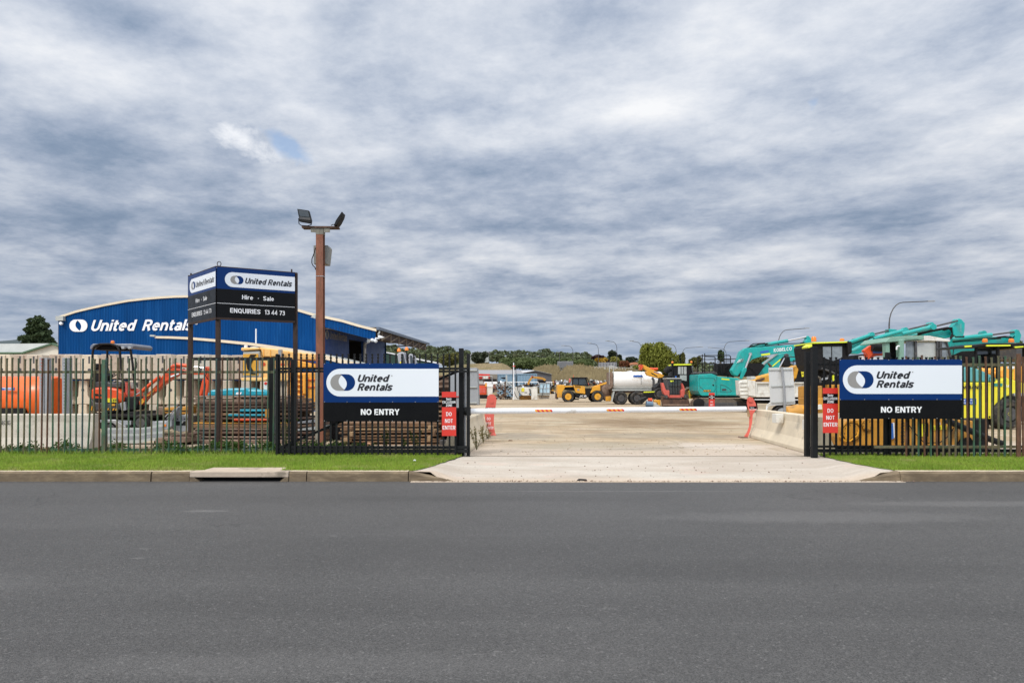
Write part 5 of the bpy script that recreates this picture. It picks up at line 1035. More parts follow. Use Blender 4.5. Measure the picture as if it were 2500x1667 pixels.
# ---- wall of stacked barrier ends
def stack_barrier(x, D, z0, row, k, flip, m, wide=1.0):
    jx = rnd.uniform(-.02, .02); jy = rnd.uniform(-.18, .12); rz = rnd.uniform(-.008, .008)
    UP = [(-.29, 0), (-.29, .10), (-.17, .30), (-.145, .84), (.145, .84), (.17, .30), (.29, .10), (.29, 0)]
    if row == 'top': UP = [(-.31, 0), (-.31, .70), (-.26, .86), (.26, .86), (.31, .70), (.31, 0)]
    U = [(a * wide, b) for a, b in UP]
    mb = MB(); fr = [Vector((x + jx + a, D + jy, z0 + b)) for a, b in U]; mb.prism(fr, [q + Vector((rz * 4, 3.6, 0)) for q in fr]); mb.org = Vector((x + jx, D + jy, z0))
    lb = {'top': ORD[k % 16] + ' concrete barrier from the left in the top row of the stacked barrier wall', 'middle': ORD[k % 16] + ' from the left of the concrete barrier ends in the middle row of the stack', 'bottom': ORD[k % 16] + ' from the left of the concrete barrier ends in the bottom row of the stack'}[row]
    o = mb.go('concrete_barrier', m, bevel=.02); tag(o, lb, 'barrier', 'stacked concrete barriers behind the left fence')
    if row == 'top':   # keyed neck
        nk = MB().bb((x + jx - .12, D + jy - .035, z0 + .02), (x + jx + .12, D + jy, z0 + .84)); nk.go('end_key', m, o, bevel=.015)
        MB().bb((x + jx - .03, D + jy - .037, z0 + .55), (x + jx + .03, D + jy - .034, z0 + .80)).go('slot', 'darkg', o)
    MB().lathe((x + jx, D + jy - .036 if row == 'top' else D + jy - .002, z0 + .33 if row == 'top' else z0 + .5), [(-.002, .055), (.02, .05)], seg=12).go('lifting_hole', 'darkg', o)
DB = 24.0
for row, z0, n, pitch, xs0 in (('bottom', .05, 15, .64, -17.7), ('middle', .90, 15, .64, -17.7), ('top', 1.75, 15, .645, -18.0)):
    for k_ in range(n):
        x = xs0 + pitch * k_; 
        stack_barrier(x, DB, z0 + (rnd.uniform(0, .05) if row == 'top' else 0), row, k_, False, rnd.choice(['conc', 'conc', 'conc3', 'conc4', 'conc2']), 1.0)
# ---- V board on three posts
Pc, Pr, Pl_ = (-6.83, 15.8), (-5.31, 16.67), (-8.13, 17.2)
vb = T('sign_tower', 'two sided navy and black hire board standing high on three brown posts', 'sign', (Pc[0], Pc[1], .06))
ztop = lambda y_px, D: CAMZ + (HY - y_px) / F * D
for (x, y, zt) in ((Pc[0], Pc[1], 4.26), (Pr[0], Pr[1], 4.3), (Pl_[0], Pl_[1], 4.32)):
    MB().bb((x - .045, y + .02, .03), (x + .045, y + .11, zt)).go('post', 'brownpost', vb)
def board(A, B, z, Q, txt, side):
    pn = VP(A, B); L_ = (Vector(B) - Vector(A)).length
    def uv(u, zz, off=0): q = pn.A + pn.u * (u * L_) + pn.n * (.03 + off); q.z = zz; return q
    def panel(u0, u1, z0, z1, off, th, m, name, par): fr = [uv(u0, z0, off), uv(u1, z0, off), uv(u1, z1, off), uv(u0, z1, off)]; return MB().prism(fr, [q - pn.n * th for q in fr]).go(name, m, par)
    zt, zm, zb = 4.28, 3.78, 3.115
    sg = panel(0, 1, zm, zt, 0, .02, 'navy', 'blue_panel', vb); panel(0, 1, zb, zm, .0003, .0205, 'black', 'black_panel', vb)
    panel(0, 1, 3.44, 3.449, .003, .002, 'letter', 'divider', vb); panel(-.005, 1.005, zb - .05, zb, 0, .05, 'brownpost', 'frame', vb); panel(-.005, 1.005, zt, zt + .02, 0, .05, 'brownpost', 'frame', vb)
    u0 = .095 if side == 'r' else .07; z0, z1 = zm + .055, zt - .10; r = (z1 - z0) / 2; ru = r / L_
    pts = [uv(1, z1, .004), uv(1, z0, .004)] + [uv(u0 + ru + ru * math.cos(R(a)), (z0 + z1) / 2 - r * -math.sin(R(a)) , .004) for a in range(270, 89, -12)]
    MB().prism(pts, [q - pn.n * .003 for q in pts]).go('white_panel', 'whites', vb)
    # logo in board coordinates
    cu, cz, lr = u0 + ru * 1.25, (z0 + z1) / 2, r * .56
    g = [(-.0 + math.cos(R(a)), math.sin(R(a))) for a in range(90, 271, 15)] + [((.687 * t_ * t_ - .213 * t_), t_) for t_ in [-1, -.6, -.2, .2, .6, .98]]
    b_ = [(1 + math.cos(R(a)), math.sin(R(a))) for a in range(90, -91, -15)] + [((.98 - .61 * t_ * t_ - .2 * t_), t_) for t_ in [-.97, -.6, -.2, .2, .6, 1.0]]
    for pp, mm in ((g, 'greyv'), (b_, 'navy')): fr = [uv(cu + a * lr / L_, cz + c * lr, .006) for a, c in pp]; MB().prism(fr, [q - pn.n * .002 for q in fr]).go('logo', mm, vb)
    def wt(s_, ua, ub, zbase, cap, m, shear=0., bold=.03):
        if side == 'l': bold *= .6
        vs, fs = glyphs(s_, shear, bold); x0 = min(v.x for v in vs); x1 = max(v.x for v in vs); hh = max(v.y for v in glyphs('H', shear, bold)[0]); mb = MB()
        mb.add([uv(ua + (ub - ua) * (v.x - x0) / (x1 - x0), zbase + v.y / hh * cap, .007 + v.z) for v in vs], fs); return mb.go('lettering', m, vb)
    ul = cu + 2.35 * lr / L_; wt('United Rentals', ul, .965, cz - .068, .135, 'inkd', .3, .075)
    wt('Hire', .31, .45, 3.565, .10, 'letter', 0, .05); wt('Sale', .58, .72, 3.565, .10, 'letter', 0, .05); MB().prism([uv(.512, 3.60, .007), uv(.522, 3.60, .007), uv(.522, 3.617, .007), uv(.512, 3.617, .007)], [uv(.512, 3.60, .004), uv(.522, 3.60, .004), uv(.522, 3.617, .004), uv(.512, 3.617, .004)]).go('dot', 'letter', vb)
    wt('ENQUIRIES', .16, .545, 3.235, .108, 'letter', 0, .055); wt('13 44 73', .60, .865, 3.235, .108, 'letter', 0, .05)
board(Pc, Pr, 21, None, None, 'r'); board(Pl_, Pc, 21, None, None, 'l')
mb = MB(); c_ = Vector((Pc[0] + .03, Pc[1] + .05, 4.36)); mb.tube([c_ + Vector((.045 * math.cos(R(a)), 0, .055 * math.sin(R(a)))) for a in range(0, 361, 30)], .009, 6); mb.go('lifting_eye', 'brownpost', vb)
MB().bb((Pl_[0] + .02, Pl_[1], 4.3), (Pl_[0] + .05, Pl_[1] + .03, 4.37)).go('lug', 'brownpost', vb); MB().bb((Pr[0] - .09, Pr[1], 4.3), (Pr[0] - .06, Pr[1] + .03, 4.38)).go('lug', 'brownpost', vb)
# ---- rusty light pole
DP = 16.9; lp = T('light_pole', 'tall rust red steel pole with a cross arm left of the no entry board', 'light pole', W(779, 1090, DP))
a = W(771, 556, DP); b_ = W(788.5, 1090, DP)
MB().bb((a.x, DP, .05), (b_.x, DP + .018, a.z)).bb((a.x, DP + .16, .05), (b_.x, DP + .178, a.z)).bb(((a.x + b_.x) / 2 - .008, DP + .018, .05), ((a.x + b_.x) / 2 + .008, DP + .16, a.z)).go('column', 'rustpole', lp)
MB().bb((a.x - .012, DP - .012, .05), (a.x + .075, DP - .002, 1.95)).go('lower_plate', 'greypole', lp)
MB().bb((a.x - .003, DP - .004, a.z - .16), (b_.x + .003, DP + .182, a.z - .01)).go('cap_plate', 'greypole', lp)
MB().ex(21, [(1378, 312), (1762, 315), (1762, 331), (1378, 331)], DP - .03, .22).go('cross_arm', 'rust', lp); mb = MB().ex(21, [(1475, 333), (1530, 333), (1530, 380), (1475, 376)], DP - .01, .03); mb.ex(21, [(1612, 333), (1676, 333), (1676, 378), (1612, 380)], DP - .01, .03); mb.go('arm_bracket', 'greypole', lp)
MB().bb((a.x - .006, DP - .006, W(0, 480 + 848 / 4.356, DP).z), (b_.x + .006, DP + .184, W(0, 480 + 842 / 4.356, DP).z)).go('strap', 'steel', lp)
t = T('floodlight', 'square black floodlight tilted up on the left end of the pole cross arm', 'floodlight', Wz(21, (1410, 300), DP))
MB().ex(21, [(1330, 130), (1452, 148), (1480, 250), (1475, 283), (1352, 262), (1346, 215)], DP - .12, .1).go('housing', 'dark', t, bevel=.008)
MB().ex(21, [(1342, 140), (1446, 155), (1462, 218), (1358, 208)], DP - .128, .01).go('lens', 'glass', t); MB().ex(21, [(1350, 212), (1466, 225), (1473, 250), (1356, 240)], DP - .126, .01).go('lower_trim', 'darkg', t)
MB().tube([Wz(21, (1346, 232), DP), Wz(21, (1350, 290), DP), Wz(21, (1378, 309), DP), Wz(21, (1440, 312), DP), Wz(21, (1480, 300), DP), Wz(21, (1478, 255), DP)], .012, 6).go('yoke', 'dark', t)
t = T('floodlight', 'thin black floodlight seen edge on at the right end of the pole cross arm', 'floodlight', Wz(21, (1735, 310), DP))
MB().ex(21, [(1812, 165), (1804, 160), (1742, 250), (1718, 306), (1745, 300), (1770, 268), (1802, 205)], DP - .1, .3).go('housing', 'dark', t, bevel=.006); MB().tube([Wz(21, (1690, 308), DP), Wz(21, (1712, 296), DP), Wz(21, (1745, 303), DP)], .01, 6).go('yoke', 'dark', t)
t = T('meter_box', 'dull grey electrical box mounted behind the rusty light pole', 'box', Wz(21, (1600, 718), DP + .3))
MB().ex(21, [(1503, 517), (1655, 517), (1670, 540), (1650, 718), (1505, 716)], DP + .2, .3).go('box', mat('dull_grey_box', (.24, .24, .22), .6), t, bevel=.01); MB().ex(21, [(1614, 530), (1660, 545), (1640, 712), (1612, 712)], DP + .19, .01).go('door', mat('dull_grey_door', (.28, .28, .25), .6), t)
MB().tube([Wz(21, p, DP + .08) for p in [(1525, 545), (1508, 610), (1488, 660), (1486, 705), (1500, 735), (1518, 750), (1528, 778)]], .012, 6).go('cable', 'dark', t, smooth=True)
# ---- sign seen from the back
DS = 19.2; t = T('road_sign', 'white sign seen from the back on a galvanised post behind the right barrier', 'sign', Wz(6, (1655, 1000), DS))
fr = [Wz(6, p, DS) for p in [(1445, 405), (1757, 400), (1786, 868), (1470, 890)]]; MB().prism(fr, [q + Vector((0, .012, 0)) for q in fr]).go('panel', mat('aluminium_sheet', (.60, .61, .60), .45, .06, 1.4, metal=.15, dirt=(.42, .41, .38), damt=.3, dscale=2.2, stretch=(1, 1, .4)), t)
MB().tube([Wz(6, (1610, 398), DS - .05), Wz(6, (1640, 660), DS - .05), Wz(6, (1655, 1010), DS - .05)], .034, 12).go('post', 'steel', t, smooth=True)
for a, b_ in (((1452, 432), (1752, 426)), ((1478, 645), (1765, 630)), ((1482, 850), (1776, 836))): MB().bar(Wz(6, a, DS - .02), Wz(6, b_, DS - .02), .03, .02).go('stiffener', 'galroof', t)
MB().ex(6, [(1420, 880), (1470, 850), (1475, 890), (1440, 905)], DS + .1, .03).go('lower_bracket', 'whited', t)
# ================================================================== MACHINES AND YARD CONTENTS
def PG(z, pts, D, th, name, m, par, bevel=0.0, smooth=False): return MB().ex(z, pts, D, th).go(name, m, par, bevel=bevel, smooth=smooth)
def rod(z, pts, D, r, name, m, par, seg=8): return MB().tube([Wz(z, p, D) for p in pts], r, seg).go(name, m, par, smooth=True)
def wheel(par, c, r, wdt, rimr, rimm='steelg', hubm='darkg', lug=0, name='wheel'):
    """tyre facing the viewer; c = centre of the outer face"""
    c = Vector(c); mb = MB(); w_ = wdt
    mb.lathe(c, [(.05, rimr * .9), (.0, rimr), (-.015, rimr * 1.12), (-.02, r * .86), (.03, r * .965), (.09 * w_ / .4, r), (w_ * .8, r), (w_, r * .95), (w_ + .02, rimr)], seg=36)
    for i in range(lug):
        a = 2 * math.pi * i / lug; e = Vector((math.cos(a), 0, math.sin(a))); f = Vector((-math.sin(a), 0, math.cos(a)))
        for sg, y0, y1 in ((1, -.005, w_ * .5),): mb.prism([c + e * (r * 1.0) + f * -.025 + Vector((0, y0 + .05, 0)), c + e * (r * 1.045) + f * -.02 + Vector((0, y0 + .06, 0)), c + e * (r * 1.045) + f * .02 + Vector((0, y0 + .06, 0)), c + e * (r * 1.0) + f * .025 + Vector((0, y0 + .05, 0))], [c + e * r * q_ + f * s_ + Vector((0, y1, 0)) for q_, s_ in ((1.0, .1), (1.045, .105), (1.045, .145), (1.0, .15))])
    o = mb.go(name, 'rubber', par, smooth=True)
    MB().lathe(c, [(-.012, rimr * 1.02), (-.012, rimr * .9), (.07, rimr * .78), (.09, rimr * .5), (.05, rimr * .38), (.05, .001)], seg=28).go('rim', rimm, o, smooth=True)
    mb = MB().lathe(c, [(.0, rimr * .14), (-.02, rimr * .22), (.06, rimr * .26)], seg=16)
    for i in range(8): a = i * math.pi / 4; mb.lathe(c + Vector((math.cos(a) * rimr * .6, .06, math.sin(a) * rimr * .6)), [(0, rimr * .05), (.05, rimr * .05)], seg=6)
    mb.go('hub', hubm, o, smooth=True); return o
def beacon(par, z, p, D, r=.08, h=.13):
    c = Wz(z, p, D); MB().lathe(c, [(0, r), (h * .7, r * .95), (h, r * .6)], axis=(0, 0, 1), seg=12).go('beacon', 'amber', par, smooth=True)
def decal(par, z, pts, D, m='bluedec', name='decal'): return MB().ex(z, pts, D, .012).go(name, m, par)
def stripes(par, z, x0, y0, x1, y1, D, n=5, m1='yel', m2='dark', name='hazard_stripe'):
    a = MB().ex(z, [(x0, y0), (x1, y0), (x1, y1), (x0, y1)], D, .01).go(name, m2, par); mb = MB(); w_ = (x1 - x0) / n
    for i in range(n): xa = x0 + w_ * i; mb.ex(z, [(xa + w_ * .4, y0), (xa + w_ * .9, y0), (xa + w_ * .5, y1), (xa, y1)], D - .004, .006)
    mb.go('chevron', m1, a); return a
def label_text(par, z, s_, p0, p1, cap, D, m='letter', bold=.04, shear=0.0): mb = MB(); text(mb, s_, FP(D), p0, p1, cap, z, shear=shear, bold=bold, off=.0); return mb.go('lettering', m, par)
# ---- telehandler
D = 66; t = T('telehandler', 'yellow and black telehandler parked side on left of the white tanker', 'telehandler', W(1412, 981, D))
PG(5, [(165, 935), (300, 935), (305, 1000), (255, 1080), (250, 1180), (165, 1175)], D + .2, 2.0, 'rear_body', 'yel', t, .04)
PG(5, [(300, 955), (470, 950), (480, 975), (300, 985)], D + .3, 1.6, 'boom_rear', 'yel', t, .03); PG(5, [(300, 975), (480, 970), (505, 1050), (300, 1030)], D + .5, 1.3, 'engine_bay', 'dark', t)
PG(5, [(462, 940), (690, 962), (698, 1112), (515, 1085), (500, 1040)], D + .1, .6, 'side_cowl', 'yel', t, .04)
mb = MB(); 
for i in range(5): mb.ex(5, [(500 + i * 22, 948 + i * 2), (512 + i * 22, 949 + i * 2), (522 + i * 22, 985 + i * 2), (508 + i * 22, 985 + i * 2)], D + .08, .03)
mb.go('vent', 'dark', t)
PG(5, [(515, 1090), (700, 1112), (700, 1000), (830, 1000), (800, 1080), (780, 1150), (700, 1195), (560, 1190), (500, 1130)], D + .2, 1.7, 'chassis', 'dark', t, .03)
PG(5, [(845, 960), (985, 965), (990, 1050), (880, 1050), (815, 1095), (790, 1090), (830, 1010)], D + .15, 1.9, 'front_fender', 'yel', t, .04)
PG(5, [(850, 965), (1145, 868), (1150, 905), (985, 955), (985, 985), (870, 1000)], D + .9, .5, 'boom', 'yel', t, .03)
PG(5, [(455, 800), (720, 795), (765, 960), (450, 945)], D + .2, .95, 'cab', 'dark', t, .03); PG(5, [(440, 792), (735, 790), (740, 812), (440, 812)], D + .05, 1.3, 'cab_roof', 'dark', t, .02)
PG(5, [(470, 820), (560, 820), (560, 930), (462, 930)], D + .17, .02, 'window', 'glass', t); PG(5, [(575, 820), (700, 820), (738, 940), (575, 935)], D + .17, .02, 'window', 'glass', t)
rod(5, [(735, 800), (790, 955)], D + .2, .04, 'cab_pillar', 'dark', t); rod(5, [(470, 795), (470, 745)], D + .5, .02, 'aerial', 'orangex', t)
for x in (370, 935): wheel(t, Wz(5, (x, 1160), D - .05), 114 / 7.84 * D / F, .45, 70 / 7.84 * D / F, 'yel', 'dark', lug=16)
for x in (410, 860): wheel(t, Wz(5, (x, 1158), D + 1.75), 108 / 7.84 * D / F, .4, .33, 'yel', 'dark')
label_text(t, 5, 'JCB', (582, 1168), (720, 1168), 36, D + .12, bold=.05); decal(t, 5, [(545, 1010), (585, 1010), (585, 1050), (545, 1050)], D + .08, 'greyv'); PG(5, [(135, 1100), (180, 1100), (180, 1210), (135, 1205)], D + .5, 1.2, 'rear_guard', 'rust', t)
PG(5, [(490, 1195), (580, 1200), (575, 1222), (495, 1222)], D + .1, .3, 'step', 'dark', t)
PG(5, [(1000, 960), (1180, 900), (1180, 1180), (1080, 1240), (1010, 1130), (985, 1050)], D + .6, 1.0, 'fork_carriage', 'rust', t)
# ---- water tanker truck
D = 56.5; t = T('tanker_truck', 'dusty white water tanker truck with blue decal behind the loader boom', 'tanker truck', W(1535, 988, D))
c0 = Wz(5, (1205, 862), D + 1.1); c1 = Wz(5, (2150, 862), D + 1.1); rr = 184 / 7.84 * D / F
mb = MB(); seg = 40; L_ = c1.x - c0.x; mb.v = []; prof = [(0, .72), (.04, .95), (.12, 1), (L_ - .12, 1), (L_ - .02, .93), (L_, .7)]
vs = [(c0.x + a, c0.y + math.cos(2 * math.pi * j / seg) * rr * 1.05 * k_, c0.z + math.sin(2 * math.pi * j / seg) * rr * k_) for a, k_ in prof for j in range(seg)]
mb.add(vs, [(i * seg + j, i * seg + (j + 1) % seg, (i + 1) * seg + (j + 1) % seg, (i + 1) * seg + j) for i in range(5) for j in range(seg)] + [tuple(range(seg)), tuple(5 * seg + j for j in range(seg))])
mb.go('tank', mat('dusty_white_tank', (.76, .75, .72), .4, .05, 1, dirt=(.50, .42, .32), damt=.25, dscale=1.2), t, smooth=True)
dv = MB(); pz = FP(D + 1.1 - rr * 1.05 - .01); dv.pl(pz, [(1617, 748), (1795, 748), (1795, 784), (1617, 784)], .04, 0, 5); dv.go('decal', 'bluedec', t)
rod(5, [(1768, 672), (1768, 930)], D - .02, .018, 'hose', 'dark', t); MB().ex(5, [(1520, 672), (1590, 660), (1600, 682), (1510, 684)], D + .9, .5).go('hatch', 'white', t)
PG(5, [(1165, 690), (1225, 700), (1228, 960), (1165, 1020)], D + .2, 1.9, 'rear_frame', 'rustl', t); mb = MB()
for x in (1160, 1235): mb.tube([Wz(5, (x, 575), D + .4), Wz(5, (x, 930), D + .4)], .04, 6)
mb.tube([Wz(5, (1160, 578), D + .4), Wz(5, (1235, 578), D + .4)], .04, 6); mb.go('ladder_rail', 'galroof', t)
PG(5, [(1200, 1030), (2100, 1030), (2100, 1075), (1900, 1090), (1250, 1085), (1215, 1060)], D + .35, 1.6, 'chassis', 'rust', t); PG(5, [(1215, 1020), (2080, 1020), (2080, 1048), (1215, 1048)], D + .25, 1.8, 'sub_frame', 'galroof', t)
PG(5, [(1235, 1060), (1262, 1060), (1220, 1250), (1205, 1250)], D + .2, .6, 'mudflap', 'galroof', t)
for x in (1385, 1690): wheel(t, Wz(5, (x, 1190), D - .05), 128 / 7.84 * D / F, .6, 74 / 7.84 * D / F, 'darkg', 'rust')
for x in (1330, 1640): wheel(t, Wz(5, (x, 1188), D + 1.7), 120 / 7.84 * D / F, .5, .38, 'darkg', 'rust')
rod(5, [(2005, 1000), (2005, 850), (1998, 830), (1975, 800)], D - .3, .1, 'exhaust_stack', 'darkg', t, 10)
# pump trolley between the telehandler and the tanker
t = T('water_pump', 'rusty pump on a yellow axle behind the tanker tail', 'pump', W(1478, 982, 58)); MB().lathe(Wz(5, (1120, 1020), 58), [(0, .25), (.08, .42), (.5, .42), (.58, .25)], seg=20).go('casing', 'rustl', t, smooth=True)
PG(5, [(1080, 1090), (1200, 1080), (1200, 1190), (1085, 1195)], 58.1, .8, 'body', 'rust', t, .02); PG(5, [(1085, 1160), (1190, 1150), (1195, 1240), (1100, 1250)], 58.0, .4, 'axle', 'yel', t, .03); MB().lathe(Wz(5, (1160, 1205), 57.9), [(0, .12), (.02, .2), (.1, .2)], seg=16).go('hub', 'yel', t, smooth=True)
# ---- yellow backhoe loader boom and cab (black cab machine)
D = 52; t = T('excavator', 'black cabbed wheeled excavator with a folded yellow boom right of the tanker', 'excavator', W(1640, 992, D))
PG(5, [(1760, 560), (1810, 548), (2240, 770), (2235, 795), (2100, 810), (1880, 755), (1840, 690), (1880, 670), (1780, 600)], D + .6, .4, 'boom', 'yel', t, .04)
rod(5, [(1930, 628), (2000, 634), (2085, 632)], D + .7, .10, 'cylinder', 'orangex', t, 12); MB().lathe(Wz(5, (1770, 580), D + .5), [(0, .15), (.5, .15)], seg=14).go('boom_pin', 'orangex', t, smooth=True)
PG(5, [(1735, 625), (1790, 620), (1795, 650), (1740, 652)], D + .5, .5, 'boom_knuckle', 'orangex', t, .03); label_text(t, 5, 'SOOSAN', (1965, 712), (2085, 775), 30, D + .58, 'inkd') if False else decal(t, 5, [(1962, 700), (2080, 768), (2075, 785), (1960, 722)], D + .59, 'dark')
decal(t, 5, [(2010, 675), (2110, 715), (2100, 725), (2005, 685)], D + .59, 'bluedec'); MB().lathe(Wz(5, (2215, 690), D + .4), [(0, .2), (.5, .26)], axis=(.7, 0, .5), seg=12).go('work_lamp', 'dark', t)
rod(5, [(2165, 900), (2160, 820), (2120, 800), (2080, 900)], D + .5, .04, 'hose', 'dark', t); rod(5, [(2190, 905), (2225, 830), (2240, 790)], D + .5, .07, 'lift_rod', 'dark', t)
PG(6, [(235, 372), (470, 372), (480, 600), (455, 640), (395, 640), (215, 545)], D + .2, 1.6, 'cab', 'dark', t, .03); PG(6, [(235, 358), (465, 355), (465, 372), (235, 376)], D + .1, 1.8, 'roof_stripe', 'hiv', t)
PG(6, [(290, 392), (398, 392), (398, 488), (290, 488)], D + .17, .02, 'window', 'glassl', t); PG(6, [(312, 500), (400, 500), (400, 575), (320, 560)], D + .17, .02, 'window', 'glassl', t); mb = MB()
for x in (326, 358): mb.ex(6, [(x, 392), (x + 5, 392), (x + 5, 488), (x, 488)], D + .14, .02)
mb.go('window_bar', 'dark', t)
PG(6, [(215, 345), (235, 345), (235, 500), (210, 500)], D + .2, .3, 'side_post', 'dark', t); rod(6, [(462, 380), (500, 575)], D + .1, .05, 'pillar', 'darkg', t); beacon(t, 6, (218, 345), D); beacon(t, 6, (460, 342), D)
PG(6, [(120, 500), (230, 520), (260, 640), (80, 640), (90, 540)], D + .4, 1.6, 'engine_cover', 'dark', t, .05); PG(6, [(385, 650), (480, 620), (540, 600), (545, 668), (400, 672)], D + .3, 1.4, 'bonnet', 'galroof', t, .04)
PG(6, [(430, 700), (470, 675), (545, 672), (545, 805), (440, 800)], D + .1, 1.8, 'blade_frame', 'ocher', t, .03); PG(6, [(428, 702), (468, 675), (545, 670), (545, 677), (470, 682), (434, 706), (446, 800), (438, 800)], D + .07, .04, 'reflective_edge', 'hiv', t)
mb = MB()
for x in (455, 500): 
    for y in (715, 745, 775): mb.lathe(Wz(6, (x, y), D + .09), [(0, .035), (.02, .035)], seg=6)
mb.go('rivet', 'dark', t); PG(6, [(460, 610), (515, 580), (520, 590), (466, 622)], D + .05, .04, 'reflective_strip', 'hiv', t)
PG(6, [(0, 655), (60, 600), (110, 600), (110, 800), (0, 790)], D + .3, 1.5, 'lower_body', 'dark', t, .05); PG(5, [(1815, 1065), (2055, 1058), (2055, 1078), (1815, 1085)], D - .02, .06, 'reflective_edge', 'hiv', t); PG(5, [(1820, 1080), (2050, 1078), (2040, 1215), (1900, 1210), (1825, 1160)], D, .7, 'tool_box', 'dark', t, .03)
wheel(t, Wz(6, (60, 740), D - .05), 78 / 5.2275 * D / F, .6, .32, 'darkg', 'dark')
PG(6, [(480, 470), (545, 460), (548, 600), (500, 590)], D + .5, 1.2, 'rear_glass', 'glass', t)
# attachment on the ground in front
t = T('rubble_breaker', 'pile of dark attachments with a blue drum on the ground under the excavator', 'attachment', W(1590, 990, 50)); PG(5, [(1745, 1220), (1880, 1160), (1895, 1200), (1800, 1290), (1765, 1320)], 50, .8, 'arm', 'dark', t, .03)
mb = MB(); a = Wz(5, (1860, 1300), 50); b_ = Wz(5, (1985, 1310), 50); mb.tube([a, b_], .22, 14); mb.go('drum', mat('dusty_blue_drum', (.10, .17, .25), .5), t, smooth=True); PG(5, [(1880, 1240), (2130, 1330), (2120, 1350), (1960, 1345), (1870, 1262)], 49.9, .25, 'frame', 'galroof', t); PG(5, [(2010, 1222), (2140, 1225), (2140, 1335), (2100, 1335), (2080, 1275), (2015, 1260)], 50.3, .4, 'bracket', 'yel', t, .02)
rod(5, [(1900, 1225), (1975, 1225)], 50.5, .14, 'roller', 'orangex', t)
# ---- red skid steer loader, front on
D = 50.5; t = T('skid_steer_loader', 'small faded red skid steer loader facing the gate with its bucket down', 'loader', W(1650, 992, D))
PG(6, [(150, 538), (335, 538), (345, 755), (150, 755)], D + .5, 1.5, 'cab', 'darkg', t, .05); PG(6, [(172, 560), (318, 560), (330, 748), (180, 748)], D + .47, .02, 'windscreen', 'glass', t)
mb = MB(); 
for x in (215, 245, 280): mb.ex(6, [(x, 560), (x + 5, 560), (x + 10, 748), (x + 5, 748)], D + .44, .02)
mb.ex(6, [(172, 640), (325, 640), (326, 646), (172, 646)], D + .44, .02); mb.go('guard_bar', 'dark', t)
PG(6, [(150, 535), (335, 535), (338, 548), (148, 548)], D + .4, 1.7, 'cab_roof', 'galroof', t, .02); decal(t, 6, [(188, 568), (232, 566), (228, 584), (195, 586)], D + .45, 'hiv'); MB().lathe(Wz(6, (262, 530), D + 1), [(0, .07), (.1, .06)], axis=(0, 0, 1), seg=10).go('beacon', 'bluedec', t)
for pts in ([(80, 598), (108, 600), (135, 690), (180, 695), (182, 770), (140, 790), (110, 740), (95, 700)], [(342, 600), (360, 625), (380, 680), (372, 790), (330, 775), (330, 695), (350, 680)]): PG(6, pts, D + .1, .5, 'lift_arm', 'redp', t, .03)
PG(6, [(135, 758), (330, 756), (335, 790), (130, 792)], D + .15, .3, 'cross_member', 'redp', t, .03)
PG(6, [(75, 760), (120, 775), (118, 800), (395, 800), (400, 785), (425, 800), (445, 890), (430, 898), (90, 898), (75, 830)], D - .5, .15, 'bucket', 'rust', t, .02)
fr = [Wz(6, p, D - .7) for p in [(105, 870), (432, 870), (440, 892), (100, 892)]]; mb = MB().prism(fr, [q + Vector((0, .25, 0)) for q in fr]); mb.go('cutting_edge', 'rustl', t)
PG(6, [(100, 792), (400, 792), (405, 804), (98, 804)], D - .52, .2, 'bucket_lip', 'dark', t); mb = MB()
for s_, x in ((1, 95), (-1, 405)): mb.lathe(Wz(6, (x, 815), D + .3), [(0, .42), (.3, .42)], axis=(s_, 0, 0), seg=20)
mb.go('tyre', 'rubber', t, smooth=True)
# ---- main teal excavator (side on, tracks)
D = 49.5; t = T('excavator', 'large teal tracked excavator side on, with railed platform on its deck', 'excavator', W(1765, 994, D))
PG(6, [(548, 490), (720, 482), (770, 500), (800, 515), (1050, 538), (1090, 560), (1092, 765), (600, 765), (575, 755), (548, 700)], D, 2.5, 'body', 'teal', t, .06)
PG(6, [(548, 770), (1110, 768), (1110, 790), (560, 792)], D + .1, 2.3, 'turntable_base', 'dark', t); mb = MB()
def outline(mb, z, pts, D, w_, closed=True):
    n = len(pts)
    for i in range(n if closed else n - 1): mb.tube([Wz(z, pts[i], D), Wz(z, pts[(i + 1) % n], D)], w_, 4)
outline(mb, 6, [(560, 538), (745, 540), (765, 565), (765, 690), (750, 712), (640, 712), (560, 640)], D - .003, .012); outline(mb, 6, [(784, 515), (784, 762)], D - .003, .012, False); outline(mb, 6, [(835, 625), (880, 632), (945, 670), (972, 705), (960, 720), (835, 718)], D - .003, .012); mb.go('panel_seam', 'dark', t)
PG(6, [(800, 735), (1075, 735), (1075, 757), (800, 755)], D - .04, .08, 'side_step', 'teal', t, .02)
decal(t, 6, [(845, 540), (945, 550), (945, 565), (845, 556)], D - .01, 'hiv'); stripes(t, 6, 615, 688, 708, 712, D - .01, 5); decal(t, 6, [(850, 672), (905, 672), (905, 700), (850, 700)], D - .01, 'darkg'); MB().lathe(Wz(6, (740, 628), D - .02), [(0, .06), (.03, .06)], seg=12).go('lock', 'dark', t)
PG(6, [(548, 465), (640, 455), (770, 450), (800, 490), (720, 480), (550, 488)], D + .2, 2.1, 'engine_deck', 'darkg', t, .03)
mb = MB()
for p in [(542, 260), (600, 235), (630, 222), (632, 360), (763, 270), (878, 250), (960, 260)]:
    mb.tube([Wz(6, (p[0], 465), D + .2), Wz(6, p, D + .2)], .035, 6)
for pts in ([(542, 268), (555, 255), (630, 250), (945, 248), (960, 262)], [(542, 350), (780, 352)], [(633, 262), (750, 266), (765, 280)], [(690, 300), (1050, 290)], [(790, 330), (960, 325)]): mb.tube([Wz(6, p, D + .2) for p in pts], .035, 6)
